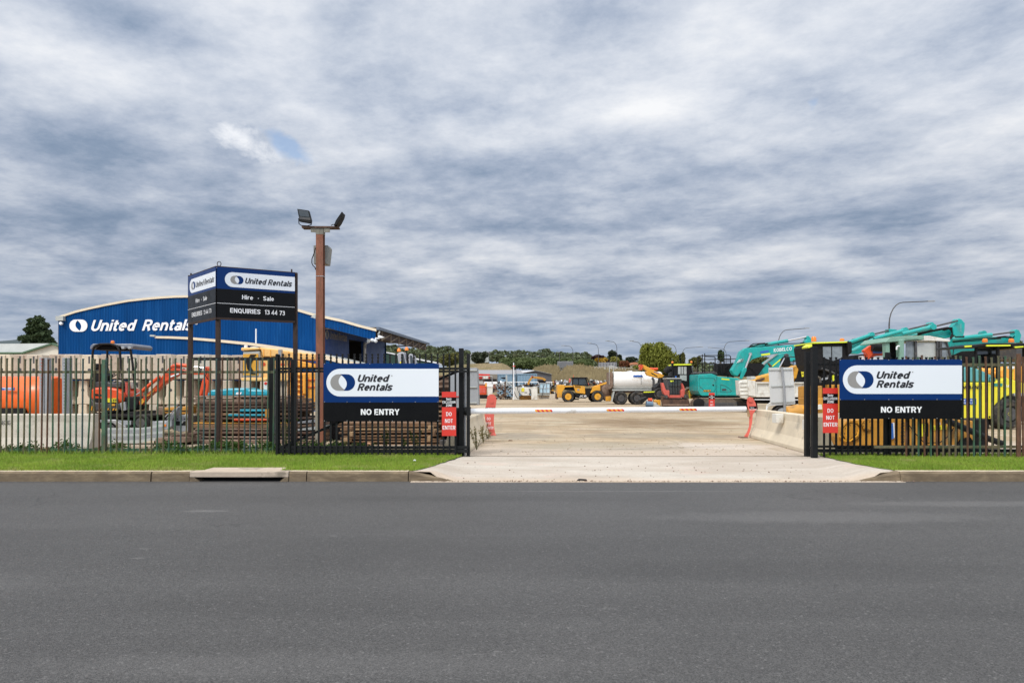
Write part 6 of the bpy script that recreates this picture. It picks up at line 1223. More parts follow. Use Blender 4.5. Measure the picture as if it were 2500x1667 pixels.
for pts in ([(542, 300), (763, 300)], [(765, 300), (960, 305)]): mb.tube([Wz(6, p, D + 2.2) for p in pts], .03, 6)
mb.go('guard_rail', 'dark', t, smooth=True)
for x in (690, 845): PG(6, [(x, 350), (x + 6, 350), (x + 6, 460), (x, 460)], D + .2, .05, 'rail_post', 'dark', t)
PG(6, [(800, 355), (970, 350), (985, 460), (1060, 520), (800, 500)], D + .9, 1.2, 'cab', 'dark', t, .04); PG(6, [(810, 350), (1350, 345), (1400, 380), (1300, 520), (1060, 520), (960, 440), (810, 440)], D + 2.5, .8, 'rear_cab_block', 'dark', t)
# tracks
mb = MB(); outl = [(470, 860), (500, 815), (560, 800), (1100, 800), (1150, 820), (1165, 870), (1150, 925), (1100, 940), (540, 940), (485, 910)]
mb.ex(6, outl, D - .1, .6); mb.go('track', 'dusty', t, bevel=.03); mb = MB()
for i in range(46):
    x = 500 + i * 14; mb.ex(6, [(x, 797), (x + 9, 797), (x + 9, 803), (x, 803)], D - .12, .62)
for i in range(12):
    a = R(90 + i * 15); x, y = 560 + 92 * math.cos(a), 868 - 70 * math.sin(a); mb.ex(6, [(x - 6, y - 4), (x + 4, y - 6), (x + 5, y + 3), (x - 4, y + 5)], D - .13, .62)
mb.go('track_shoe', 'rustl', t); PG(6, [(560, 850), (1150, 855), (1150, 895), (560, 895)], D - .14, .2, 'track_frame', 'darkg', t, .02)
for x in (560, 1110): MB().lathe(Wz(6, (x, 868), D - .16), [(0, .30), (.03, .42), (.3, .42)], seg=20).go('sprocket', 'dark', t, smooth=True)
mb = MB().ex(6, outl, D + 2.0, .6); mb.go('track', 'dusty', t)
mb = MB()
for dx, rr in ((0, 1), (12, .85), (26, .95), (40, .7)): mb.tube([Wz(6, p, D + .6) for p in [(1010 + dx, 380), (940 + dx, 370), (885 + dx, 410), (880 + dx, 470), (920 + dx, 520 - dx), (990 + dx, 540 - dx)]], .03, 5)
for dx in (0, 14, 30): mb.tube([Wz(6, p, D + .5) for p in [(1170 + dx, 395), (1210 + dx, 420), (1260 + dx, 480), (1290 + dx, 520)]], .028, 5)
mb.go('hydraulic_hose', 'dark', t, smooth=True)
# ---- lettered boom
D = 47.5; t = T('excavator_boom', 'big teal boom with white lettering, arching from the teal excavator to the black gate posts', 'excavator boom', Wz(6, (1100, 560), D))
PG(6, [(972, 440), (1040, 330), (1065, 260), (1088, 200), (1150, 155), (1300, 145), (1500, 130), (1780, 110), (1925, 92), (1950, 140), (1925, 170), (1700, 205), (1500, 235), (1330, 270), (1240, 300), (1190, 350), (1155, 385), (1105, 445), (1048, 515), (1000, 490)], D, .55, 'boom', 'teal', t, .04)
label_text(t, 6, 'KOBELCO', (1512, 207), (1742, 183), 46, D - .01, bold=.05)
decal(t, 6, [(1338, 195), (1448, 180), (1448, 208), (1338, 222)], D - .01, 'bluedec'); decal(t, 6, [(1352, 232), (1465, 218), (1465, 240), (1352, 252)], D - .01, 'hiv')
rod(6, [(1160, 160), (1690, 62)], D + .25, .27, 'arm_cylinder', 'teal', t, 14) if False else MB().tube([Wz(6, (1230, 140), D + .25), Wz(6, (1690, 63), D + .25)], .13, 14).go('arm_cylinder', 'teal', t, smooth=True)
rod(6, [(1680, 62), (1932, 10)], D + .25, .06, 'cylinder_rod', 'chrome', t); PG(6, [(1932, 2), (1955, -5), (1990, 28), (2002, 66), (1985, 90), (1915, 95), (1915, 65), (1935, 45)], D + .1, .5, 'arm_head', 'teal', t, .04)
PG(6, [(1085, 545), (1108, 440), (1130, 400), (1170, 405), (1165, 450), (1110, 555)], D - .2, .25, 'lift_cylinder', 'teal', t, .05); rod(6, [(1150, 410), (1215, 232)], D - .1, .075, 'lift_rod', 'chrome', t); MB().lathe(Wz(6, (1217, 230), D - .15), [(0, .1), (.3, .1)], seg=14).go('boom_pin', 'steelg', t)
mb = MB()
for pts in ([(1040, 330), (1100, 190), (1180, 150), (1250, 120)], [(1150, 165), (1330, 100), (1440, 95), (1400, 115)], [(1300, 150), (1500, 128), (1700, 100), (1910, 92)], [(1190, 165), (1210, 125), (1250, 100), (1400, 92)], [(1020, 350), (1100, 340), (1125, 310)], [(1030, 330), (1110, 325)], [(1850, 90), (1890, 85), (1915, 110)]): mb.tube([Wz(6, p, D + .1) for p in pts], .035, 6)
mb.go('hydraulic_pipe', 'dark', t, smooth=True)
mb = MB()
for i in range(5): mb.tube([Wz(6, (1040 + i * 18, 345 - i * 4), D - .05), Wz(6, (1075 + i * 12, 300 - i * 3), D - .05)], .02, 5)
mb.go('pipe_clamp', 'steel', t)
# second boom behind the lettered one
D = 53; t = T('excavator_boom', 'plain teal boom with a yellow tape line, under and behind the lettered boom', 'excavator boom', Wz(6, (1300, 520), D))
PG(6, [(1245, 510), (1320, 400), (1350, 372), (1540, 240), (1700, 200), (1930, 165), (1960, 300), (1820, 310), (1740, 330), (1600, 385), (1560, 480), (1330, 530)], D, .6, 'boom', 'teal', t, .04)
PG(6, [(1488, 383), (1608, 285), (1618, 292), (1500, 392)], D - .02, .02, 'reflective_tape', 'hiv', t); mb = MB()
for dx in (0, 14, 28): mb.tube([Wz(6, p, D - .1) for p in [(1255 + dx, 500), (1330 + dx, 390), (1410 + dx, 320), (1540 + dx, 225)]], .03, 6)
mb.go('hydraulic_pipe', 'steelg', t, smooth=True); mb = MB()
for pts in ([(1850, 190), (1880, 180), (1905, 165)], [(1895, 270), (1870, 230), (1890, 180), (1930, 150)], [(1905, 275), (1880, 225), (1905, 190)]): mb.tube([Wz(6, p, D - .2) for p in pts], .03, 5)
mb.go('hose', 'white', t, smooth=True)
# ---- white tipper truck
D = 38.5; t = T('tipper_truck', 'white tipper truck tray with dual wheels, seen side on behind the right concrete barrier', 'truck', W(1880, 1005, D))
PG(6, [(1280, 590), (1960, 592), (1960, 780), (1290, 778)], D + .15, 2.0, 'tray', 'whited', t, .02); PG(6, [(1280, 588), (1960, 590), (1960, 606), (1280, 604)], D + .02, .2, 'tray_rail', 'whited', t, .015); PG(6, [(1280, 745), (1960, 748), (1960, 782), (1290, 778)], D + .03, .15, 'tray_sill', 'whited', t, .015)
mb = MB()
for x in (1285, 1452, 1770, 1895): mb.ex(6, [(x, 604), (x + 14, 604), (x + 14, 748), (x, 748)], D + .04, .12)
mb.ex(6, [(1300, 715), (1450, 718), (1450, 745), (1300, 742)], D + .07, .1); mb.go('tray_stake', 'whited', t, bevel=.01)
PG(6, [(1180, 560), (1280, 575), (1285, 775), (1195, 760)], D, 2.2, 'tail_board', 'whited', t, .02); PG(6, [(1070, 600), (1100, 565), (1170, 555), (1200, 600), (1200, 760), (1170, 800), (1100, 790), (1075, 700)], D + .2, .25, 'tailgate', 'whited', t, .03); mb = MB()
for y in (590, 640, 690, 740): mb.ex(6, [(1085, y), (1180, y - 5), (1182, y + 8), (1085, y + 12)], D + .15, .08)
mb.go('tailgate_rib', 'whited', t, bevel=.01)
PG(6, [(1220, 515), (1275, 515), (1290, 545), (1230, 560)], D + .3, .8, 'tarp_roll', 'galroof', t, .04); PG(6, [(1270, 805), (1960, 808), (1960, 820), (1270, 816)], D + .1, .1, 'side_rail', 'white', t); PG(6, [(1290, 785), (1960, 785), (1960, 870), (1300, 860)], D + .5, 1.4, 'chassis', 'dark', t)
PG(6, [(1060, 800), (1270, 810), (1300, 860), (1310, 950), (1150, 955), (1150, 850)], D + .8, 1.2, 'rear_axle_box', 'dark', t); mb = MB().tube([Wz(6, p, D) for p in [(1420, 948), (1428, 885), (1480, 845), (1510, 850)]], .05, 6); mb.go('mudguard_bracket', 'white', t)
for x, r_w in ((1620, 112), (1845, 110)): wheel(t, Wz(6, (x, 985), D - .02), r_w / 5.2275 * D / F * .93, .55, .33, 'steelg', 'darkg')
PG(6, [(1470, 865), (1800, 860), (1800, 885), (1480, 885)], D - .06, .3, 'mudguard', 'dark', t)
# yellow load behind the tray
D = 42.5; t = T('yellow_loader', 'yellow and black machine body with a yellow number plate, behind the white tray', 'loader', Wz(6, (1700, 600), D))
PG(6, [(1250, 572), (1300, 530), (1640, 440), (1845, 368), (1920, 368), (1940, 480), (1800, 600), (1300, 592)], D + .2, 1.2, 'bonnet', 'yel', t, .05); PG(6, [(1282, 562), (1395, 530), (1395, 550), (1340, 585), (1288, 582)], D + .16, .1, 'vent', 'rust', t); PG(6, [(1835, 372), (1960, 355), (1960, 590), (1770, 590), (1800, 545)], D + .1, 1.4, 'counterweight', 'dark', t, .05)
PG(6, [(1772, 395), (1846, 368), (1800, 540), (1768, 548)], D + .05, .5, 'side_panel', 'yel', t, .03)
fr = [Wz(6, p, D) for p in [(1856, 428), (1922, 414), (1950, 505), (1872, 522)]]; MB().prism(fr, [q + Vector((0, .03, 0)) for q in fr]).go('number_plate', 'lime', t); label_text(t, 6, '2', (1893, 505), (1925, 500), 52, D - .01, 'inkd'); label_text(t, 6, 'U', (1868, 458), (1886, 456), 24, D - .01, 'inkd'); label_text(t, 6, 'H', (1872, 496), (1890, 494), 24, D - .01, 'inkd')
PG(6, [(1640, 385), (1650, 290), (1680, 262), (1720, 270), (1735, 380), (1700, 400)], D - .4, .7, 'seat', 'dark', t, .05); MB().lathe(Wz(6, (1684, 250), D - .1), [(0, .1), (.15, .14), (.3, .1)], seg=14).go('lamp', 'darkg', t)
mb = MB(); 
for pts in ([(1620, 400), (1625, 270), (1820, 268), (1825, 380)], [(1625, 330), (1820, 325)], [(1760, 380), (1760, 310), (1850, 320)]): mb.tube([Wz(6, p, D - .2) for p in pts], .03, 5)
mb.go('hand_rail', 'dark', t); rod(6, [(1585, 400), (1650, 285)], D - .3, .05, 'strut', 'chrome', t); rod(6, [(1812, 385), (1840, 180)], D - .3, .05, 'strut', 'steel', t); stripes(t, 6, 1832, 310, 1855, 360, D - .2, 2); PG(6, [(1440, 345), (1460, 350), (1495, 390), (1475, 400)], D - .1, .2, 'exhaust', 'rust', t); PG(6, [(1868, 335), (1895, 335), (1895, 352), (1868, 352)], D, .2, 'tail_lamp', 'orangex', t)
# second teal machine body partly hidden under the booms
# ribbed yellow load seen over the barrier
D = 21.5; t = T('auger_flight', 'ribbed ochre yellow machine part showing above the right concrete barrier', 'machine part', W(1930, 1030, D))
MB().lathe(Wz(6, (1790, 985), D + .5), [(-.42, .02), (-.3, .22), (0, .28), (.5, .24), (.62, .05)], axis=(1, 0, .05), seg=20).go('body', 'ocher', t, smooth=True); mb = MB()
for i in range(9): mb.lathe(Wz(6, (1855 + i * 11, 990), D + .45), [(0, .25), (.02, .27), (.04, .25)], axis=(1, .1, .1), seg=18)
mb.go('rib', 'yel', t)
# ---- black cab machine behind the right gate
D = 27; t = T('loader', 'black cabbed yellow wheel loader with a yellow tape roof line behind the right gate posts', 'loader', W(2030, 1010, D))
PG(7, [(600, 640), (640, 585), (1160, 572), (1205, 590), (1215, 720), (1160, 770), (1120, 980), (1020, 1010), (690, 990), (640, 900)], D + .3, 1.7, 'cab', 'dark', t, .04); PG(7, [(640, 574), (1145, 562), (1150, 580), (640, 594)], D + .15, 1.9, 'roof_stripe', 'hiv', t); PG(7, [(1145, 560), (1205, 565), (1215, 640), (1190, 720), (1150, 760)], D + .1, .5, 'work_lamp', 'dark', t, .03)
PG(7, [(778, 640), (1062, 636), (1062, 800), (930, 850), (785, 800)], D + .27, .02, 'window', 'glassm', t); PG(7, [(905, 638), (915, 638), (915, 850), (905, 850)], D + .25, .02, 'window_bar', 'dark', t); PG(7, [(700, 1000), (1035, 990), (1035, 1200), (700, 1210)], D + .6, 1.3, 'engine_bay', 'dark', t)
PG(7, [(560, 640), (620, 600), (620, 640), (570, 660)], D + .1, .6, 'side_marker', 'hiv', t); beacon(t, 7, (645, 565), D + .3, .1, .2); beacon(t, 7, (1060, 556), D + .5, .09, .1)
PG(7, [(690, 1225), (770, 1215), (770, 1400), (690, 1400)], D - .1, 1.8, 'front_frame', 'ocher', t, .03); PG(7, [(980, 1200), (1040, 1195), (1050, 1400), (1000, 1400)], D - .1, 1.8, 'front_frame', 'ocher', t, .03); PG(7, [(880, 1200), (945, 1198), (945, 1260), (880, 1262)], D - .05, .5, 'cross_member', 'ocher', t, .03); PG(7, [(690, 1395), (1050, 1390), (1050, 1610), (700, 1620)], D - .15, 1.8, 'bucket', 'ocher', t, .04)
PG(7, [(690, 1500), (760, 1490), (770, 1560), (700, 1565)], D - .3, .3, 'bucket_tooth', 'whited', t); mb = MB()
for pts in ([(700, 1080), (740, 1100), (745, 1170)], [(760, 960), (900, 1010), (1000, 1060)], [(880, 1180), (930, 1130), (960, 1130)], [(800, 1110), (850, 1100), (850, 1060)]): mb.tube([Wz(7, p, D + .1) for p in pts], .04, 6)
mb.go('hose', 'darkg', t, smooth=True); PG(7, [(930, 1065), (945, 1060), (945, 1140), (932, 1145)], D, .1, 'reflective_tape', 'hiv', t); PG(7, [(820, 1100), (855, 1090), (850, 1120), (800, 1130)], D, .3, 'mirror', 'steelg', t)
# ---- sage green cab roller
D = 30; t = T('old_roller', 'old sage green machine cab with pale windows above the right no entry board', 'roller', W(2240, 1020, D))
PG(10, [(425, 385), (490, 330), (600, 318), (925, 312), (915, 360), (680, 375), (425, 398)], D, 2.2, 'roof', 'sage', t, .04); PG(10, [(925, 312), (1000, 312), (1240, 360), (1262, 380), (1240, 388), (1000, 375), (690, 380), (915, 362)], D + .1, 2.0, 'roof', 'whited', t, .04)
PG(10, [(430, 395), (482, 395), (490, 640), (440, 640)], D + .1, .3, 'corner_post', 'sage', t, .02); PG(10, [(604, 360), (668, 355), (670, 640), (612, 640)], D - .05, .3, 'door_post', 'sage', t, .03); PG(10, [(482, 398), (604, 395), (612, 640), (490, 640)], D + 1.2, .6, 'interior', 'dark', t)
PG(10, [(690, 382), (810, 382), (830, 640), (690, 640)], D + .2, .03, 'window', 'glassm', t); PG(10, [(828, 400), (1085, 400), (1085, 640), (828, 640)], D + .2, .03, 'window', 'glassl', t); PG(10, [(1150, 385), (1215, 392), (1278, 640), (1150, 640)], D + .2, .03, 'window', 'glassm', t)
for p in ([(805, 382), (830, 382), (835, 640), (812, 640)], [(1085, 380), (1105, 380), (1105, 640), (1085, 640)], [(1120, 380), (1150, 380), (1150, 640), (1120, 640)], [(1208, 388), (1222, 390), (1290, 640), (1272, 640)]): PG(10, p, D + .1, .15, 'window_frame', 'darkg', t)
PG(10, [(440, 630), (1300, 630), (1310, 900), (440, 900)], D + .1, 1.9, 'body', 'sage', t, .04); rod(10, [(570, 490), (572, 455), (590, 442), (606, 445)], D - .1, .035, 'hand_rail', 'white', t); rod(10, [(1255, 455), (1285, 455), (1295, 480), (1290, 560)], D, .02, 'mirror_arm', 'dark', t)
PG(10, [(690, 344), (858, 340), (858, 352), (690, 356)], D - .03, .05, 'grab_handle', 'sage', t); wheel(t, Wz(10, (700, 1020), D), .8, .5, .4, 'sage', 'dark')
# ---- orange machine between
D = 34; t = T('orange_lift', 'orange boom lift part with a blue decal left of the sage green cab', 'boom lift', Wz(10, (300, 620), D))
PG(10, [(150, 500), (230, 440), (262, 430), (300, 462), (430, 470), (430, 500), (300, 510), (215, 610), (205, 560)], D, .25, 'arm', 'orangex', t, .02); PG(10, [(205, 505), (430, 500), (430, 560), (300, 570), (220, 612)], D + .1, .5, 'body', 'orangex', t, .03); rod(10, [(258, 445), (340, 455), (430, 458)], D - .1, .22, 'cylinder', 'dark', t, 12); decal(t, 10, [(268, 505), (385, 505), (385, 535), (268, 535)], D - .02); PG(10, [(220, 610), (300, 572), (430, 560), (430, 640), (220, 640)], D + .05, 1.0, 'skirt', 'white', t); PG(10, [(20, 560), (150, 545), (190, 570), (150, 640), (20, 640)], D + .5, 1.0, 'lower_body', 'dark', t, .05); PG(10, [(110, 570), (160, 565), (165, 612), (115, 612)], D + .3, .4, 'panel', 'white', t)
# ---- the row of teal booms behind
def cylb(par, z, a, b_, D, r, c, rr=.06, m='teal'):
    r = .115; rr = .045
    MB().tube([Wz(z, a, D), Wz(z, b_, D)], r, 12).go('arm_cylinder', m, par, smooth=True); MB().tube([Wz(z, b_, D), Wz(z, c, D)], rr, 8).go('cylinder_rod', 'darkg', par, smooth=True)
def pipes(par, z, lst, D, m='dark', r=.03): 
    mb = MB()
    for pts in lst: mb.tube([Wz(z, p, D) for p in pts], r, 5)
    mb.go('hydraulic_hose', m, par, smooth=True)
D = 41; t = T('excavator_boom', 'teal boom rising right from the black cab, its upper ram ending under the tall lamp', 'excavator boom', Wz(10, (0, 450), D))
PG(10, [(-20, 395), (0, 380), (150, 350), (420, 300), (480, 300), (430, 420), (300, 440), (80, 545), (0, 540), (-20, 470)], D + .3, .5, 'boom', 'teal', t, .03); cylb(t, 10, (-40, 398), (255, 298), D, .24, (475, 243)); MB().lathe(Wz(10, (262, 296), D - .1), [(0, .15), (.3, .15)], seg=14).go('cylinder_head', 'teal', t, smooth=True)
PG(10, [(478, 282), (478, 222), (560, 228), (585, 238), (560, 258), (520, 282)], D - .1, .5, 'arm_head', 'teal', t, .03); pipes(t, 10, [[(0, 360), (230, 300), (280, 320), (420, 300)], [(150, 378), (200, 330), (330, 320)], [(0, 420), (200, 350), (420, 330)]], D + .2)
D = 38; t = T('excavator_boom', 'teal boom in the middle of the row, its ram passing over the sage green roof', 'excavator boom', Wz(10, (400, 400), D))
PG(10, [(20, 500), (60, 470), (300, 340), (560, 260), (700, 235), (990, 190), (1060, 180), (1085, 200), (1085, 250), (900, 300), (430, 330), (250, 420), (50, 500)], D + .5, .5, 'boom', 'teal', t, .03); cylb(t, 10, (280, 350), (685, 240), D, .24, (1000, 162)); MB().lathe(Wz(10, (690, 238), D - .1), [(0, .15), (.3, .15)], seg=14).go('cylinder_head', 'teal', t, smooth=True)
PG(10, [(985, 165), (1005, 138), (1040, 140), (1068, 175), (1055, 195), (990, 190)], D, .4, 'arm_head', 'teal', t, .03); pipes(t, 10, [[(300, 330), (480, 300), (700, 250)], [(440, 320), (700, 260), (860, 210)], [(150, 385), (230, 330), (330, 310)]], D + .1)
D = 35; t = T('excavator_boom', 'highest teal boom with a broad lettered arm end standing up above the right board', 'excavator boom', Wz(10, (1000, 400), D))
PG(10, [(830, 295), (900, 270), (1100, 245), (1250, 225), (1310, 230), (1320, 320), (1200, 345), (1000, 315), (840, 305)], D + .4, .5, 'boom', 'teal', t, .03); cylb(t, 10, (640, 290), (1045, 196), D, .30, (1350, 120), .05); MB().lathe(Wz(10, (1045, 196), D - .15), [(0, .15), (.3, .15)], seg=14).go('cylinder_head', 'teal', t, smooth=True)
PG(10, [(1345, 105), (1370, 90), (1400, 100), (1445, 150), (1440, 240), (1425, 318), (1335, 322), (1300, 300), (1290, 210), (1330, 150)], D + .1, .45, 'arm', 'teal', t, .03); mb = MB(); text(mb, 'SK135', VP((0, D + .08), (1, D + .08)), (1375, 300), (1400, 300), 2.2, 10, bold=.02, off=0) if False else None
q = Wz(10, (1392, 278), D + .08); mb = MB(); mb.v = []
for k_, (y0, y1) in enumerate([(160, 175), (180, 200), (205, 222), (228, 240), (245, 262)]): mb.ex(10, [(1378, y0), (1400, y0), (1400, y1), (1378, y1)], D + .09, .01)
mb.go('arm_marking', 'tealb', t); pipes(t, 10, [[(1150, 232), (1220, 210), (1280, 215), (1305, 260), (1290, 310), (1255, 350)], [(1170, 240), (1230, 222), (1270, 235), (1285, 280), (1262, 330)], [(840, 300), (1000, 255), (1230, 215)], [(840, 285), (1100, 230), (1220, 208)], [(1320, 325), (1430, 322)]], D + .2, r=.05)
D = 37; t = T('excavator_boom', 'right hand teal boom with its ram ending in a hooked arm near the photo edge', 'excavator boom', Wz(10, (1400, 500), D))
PG(10, [(1255, 370), (1400, 345), (1620, 330), (1880, 320), (2040, 330), (2060, 400), (1700, 420), (1600, 500), (1400, 510), (1290, 560), (1255, 470)], D + .4, .5, 'boom', 'teal', t, .03); cylb(t, 10, (1270, 355), (1780, 300), D, .27, (2070, 262), .05); MB().lathe(Wz(10, (1690, 280), D + .5), [(0, .15), (.3, .15)], seg=14).go('cylinder_head', 'teal', t, smooth=True)
PG(10, [(2068, 250), (2100, 228), (2135, 238), (2165, 305), (2140, 400), (2060, 400), (2085, 310), (2050, 330), (2085, 290)], D + .1, .4, 'arm', 'teal', t, .03); pipes(t, 10, [[(1270, 325), (1400, 322), (1690, 285)], [(1280, 380), (1600, 350), (1950, 330), (2040, 345), (2060, 390)], [(1290, 390), (1600, 372), (1900, 345)], [(1850, 330), (1950, 318), (2030, 325), (2055, 360)]], D + .2, 'dark'); decal(t, 10, [(1380, 432), (1445, 432), (1445, 462), (1380, 462)], D + .38)
PG(10, [(1250, 540), (1420, 500), (1580, 500), (1600, 660), (1250, 660)], D + 1.6, 1.0, 'body', 'dark', t, .05)
# ---- yellow compactor
D = 23.2; t = T('compactor', 'bright yellow compactor with a teal bonnet, black roof and big tyre at the right edge', 'compactor', W(2440, 1048, D))
PG(10, [(1340, 905), (1815, 905), (1900, 870), (1980, 840), (2010, 860), (2260, 930), (2260, 1060), (2050, 1060), (1930, 1100), (1860, 1180), (1790, 1370), (1340, 1372)], D + .1, 1.7, 'body', 'lime', t, .04)
PG(10, [(1340, 705), (1560, 715), (1660, 750), (1760, 800), (1840, 845), (1840, 903), (1340, 903)], D + .15, 1.6, 'bonnet', 'tealb', t, .06); decal(t, 10, [(1820, 918), (1925, 918), (1920, 956), (1808, 956)], D + .08, mat('teal_decal', (.03, .25, .2), .4)); label_text(t, 10, 'MMANN', (1412, 988), (1660, 988), 42, D + .07, 'inkd', bold=.06); label_text(t, 10, '24', (1960, 968), (2008, 968), 30, D + .07, 'letter')
decal(t, 10, [(1405, 1110), (1587, 1110), (1587, 1188), (1405, 1188)], D + .08, 'bluedec'); mb = MB(); text(mb, 'ed Rentals', FP(D + .06), (1408, 1142), (1578, 1142), 20, 10, bold=.04, off=0); text(mb, '1300 13 44', FP(D + .06), (1408, 1176), (1560, 1176), 18, 10, bold=.03, off=0); mb.go('lettering', 'letter', t)
PG(10, [(1500, 1372), (1700, 1345), (1760, 1390), (1750, 1570), (1540, 1570)], D + .2, 1.2, 'drum_frame', 'dark', t, .03); MB().lathe(Wz(10, (1680, 1400), D + .15), [(0, .12), (.05, .17), (.2, .17)], seg=16).go('pivot', 'darkg', t, smooth=True)
for x, yy in ((1760, 1345),): MB().lathe(Wz(10, (x, yy), D + .08), [(0, .03), (.02, .03)], seg=8).go('tie_point', 'dark', t)
wheel(t, Wz(10, (2010, 1310), D - .02), 196 / 5.226 * D / F, .55, 100 / 5.226 * D / F, 'darkg', 'lime'); PG(10, [(2060, 1045), (2260, 1040), (2260, 1075), (2080, 1080)], D, .5, 'step', 'steelg', t)
PG(10, [(1560, 430), (1700, 408), (2260, 405), (2260, 470), (2060, 470), (2040, 440), (1720, 445), (1560, 462), (1440, 455), (1470, 432)], D + .1, 1.6, 'roof', 'dark', t, .02)
for p in ([(1720, 428), (2025, 425), (2025, 443), (1720, 446)], [(1440, 438), (1530, 433), (1530, 452), (1445, 458)], [(2075, 448), (2190, 442), (2190, 458), (2085, 466)]): PG(10, p, D + .05, .04, 'reflective_strip', 'hiv', t)
for x in (1697, 2033): 
    c_ = Wz(10, (x, 396), D + .5); MB().lathe(c_, [(0, .085), (.09, .085), (.13, .05)], axis=(0, 0, 1), seg=14).go('beacon', 'amber', t, smooth=True)
for p in ([(1590, 460), (1608, 460), (1590, 700), (1568, 700)], [(1860, 450), (1885, 450), (1890, 860), (1862, 860)], [(2200, 460), (2230, 460), (2230, 900), (2200, 900)]): PG(10, p, D + .2, .1, 'roof_post', 'dark', t)
PG(10, [(1600, 470), (1860, 465), (1860, 700), (1700, 690), (1585, 690)], D + 1.1, .05, 'rear_screen', 'glass', t); PG(10, [(1400, 640), (1900, 640), (1900, 660), (1400, 655)], D + .8, .1, 'cross_rail', 'dark', t); PG(10, [(1770, 540), (1850, 540), (1850, 720), (1780, 720)], D + .6, .5, 'seat', 'dark', t, .04)
mb = MB().tube([Wz(10, (1755, 900), D), Wz(10, (1755, 845), D), Wz(10, (1825, 848), D), Wz(10, (1825, 900), D)], .012, 5); mb.go('hand_rail', 'dark', t)
D = 26; t = T('orange_machine', 'orange machine bonnet with a small white lamp behind the yellow compactor', 'machine', W(2480, 1040, D)); PG(10, [(1890, 745), (2000, 700), (2260, 690), (2260, 905), (2150, 905), (1900, 850)], D, 1.6, 'bonnet', 'yelp', t, .06); PG(10, [(1795, 770), (1850, 765), (1880, 810), (1800, 820)], D, .8, 'nose', 'yelp', t, .05); PG(10, [(2030, 685), (2078, 685), (2078, 735), (2030, 735)], D - .9, .2, 'lamp', 'white', t, .02); rod(10, [(2055, 735), (2055, 900)], D - .8, .015, 'lamp_stem', 'lime', t)
PG(10, [(2100, 470), (2400, 460), (2400, 640), (2100, 620)], D + .4, 1.5, 'cab', 'darkg', t, .04); PG(10, [(1950, 905), (2400, 905), (2400, 1400), (1950, 1400)], D + .3, 1.2, 'lower_body', 'dark', t)
# ---- ochre excavator arm lying behind the right gate
D = 15.6; t = T('dismantled_boom', 'long ochre machine arm with round bosses lying on the ground under the right board', 'machine arm', W(2200, 1095, D))
PG(26, [(575, 500), (575, 420), (600, 320), (660, 255), (1030, 240), (1030, 500)], D, .5, 'arm_plate', 'ocher', t, .02); PG(26, [(1085, 240), (1440, 235), (1440, 500), (1085, 500)], D + .02, .45, 'arm_plate', 'ocher', t, .02); PG(26, [(1440, 300), (1470, 240), (1660, 245), (1700, 300), (1720, 495), (1440, 500)], D + .1, .4, 'arm_root', 'ocher', t, .02); PG(26, [(1705, 250), (1865, 262), (1865, 485), (1705, 490)], D + .15, .4, 'mount_block', 'ocher', t, .02)
for (x, y, r1, r2) in ((702, 370, .40, .3), (855, 305, .24, .17)):
    s_ = D / F / 3.92; MB().lathe(Wz(26, (x, y), D - .05), [(0, r1 * .55), (.0, r1 * .5), (.1, r1 * .56)], seg=28).go('boss', 'ocher', t, smooth=True)
    mb = MB(); 
    for i in range(8): a = i * math.pi / 4 + .2; mb.lathe(Wz(26, (x, y), D - .06) + Vector((math.cos(a) * r1 * .4, 0, math.sin(a) * r1 * .4)), [(0, .012), (.02, .012)], seg=6)
    mb.go('bolt', 'rust', t)
PG(26, [(690, 440), (765, 378), (770, 392), (730, 432)], D - .06, .02, 'opening', 'void', t); rod(26, [(585, 410), (640, 455), (690, 455), (760, 400), (785, 320), (755, 255)], D - .06, .02, 'rib', 'yel', t); rod(26, [(650, 440), (655, 330), (690, 250)], D - .06, .015, 'rib', 'yel', t)
PG(26, [(1078, 285), (1098, 285), (1112, 430), (1082, 440)], D - .02, .02, 'decal', 'bluedec', t); PG(26, [(1100, 280), (1112, 280), (1116, 420), (1108, 430)], D - .021, .02, 'decal', 'white', t); PG(26, [(1392, 283), (1438, 283), (1438, 412), (1372, 412), (1372, 300)], D - .01, .02, 'number_panel', 'dark', t)
PG(26, [(1368, 300), (1398, 283), (1398, 412), (1370, 412)], D - .012, .01, 'number_edge', 'lime', t)
def vtext(par, z, s_, x, y0, y1, wpx, D, m, shear=0.0):   # letters turned to read downwards
    vs, fs = glyphs(s_, shear, .03); x0 = min(v.x for v in vs); x1 = max(v.x for v in vs); hh = max(v.y for v in vs); P0 = Wz(z, (x, y0), D); P1 = Wz(z, (x, y1), D); P2 = Wz(z, (x + wpx, y0), D)
    mb = MB(); mb.add([P0 + (P1 - P0) * ((v.x - x0) / (x1 - x0)) + (P2 - P0) * (v.y / hh) for v in vs], fs); return mb.go('lettering', m, par)
vtext(t, 26, '025274', 1402, 290, 408, 28, D - .02, 'lime'); vtext(t, 26, 'KOBELCO', 1108, 250, 480, 36, D - .02, 'darkg'); vtext(t, 26, 'AUGER', 1172, 262, 470, 44, D - .02, 'darkg')
PG(26, [(1462, 308), (1610, 305), (1612, 345), (1462, 352)], D + .08, .02, 'sticker', 'lime', t); PG(26, [(1520, 278), (1552, 278), (1552, 302), (1520, 302)], D + .08, .02, 'sticker', 'white', t); label_text(t, 26, 'GU', (1470, 345), (1500, 345), 28, D + .07, 'inkd'); label_text(t, 26, 'MM', (1520, 345), (1555, 345), 28, D + .07, 'inkd')
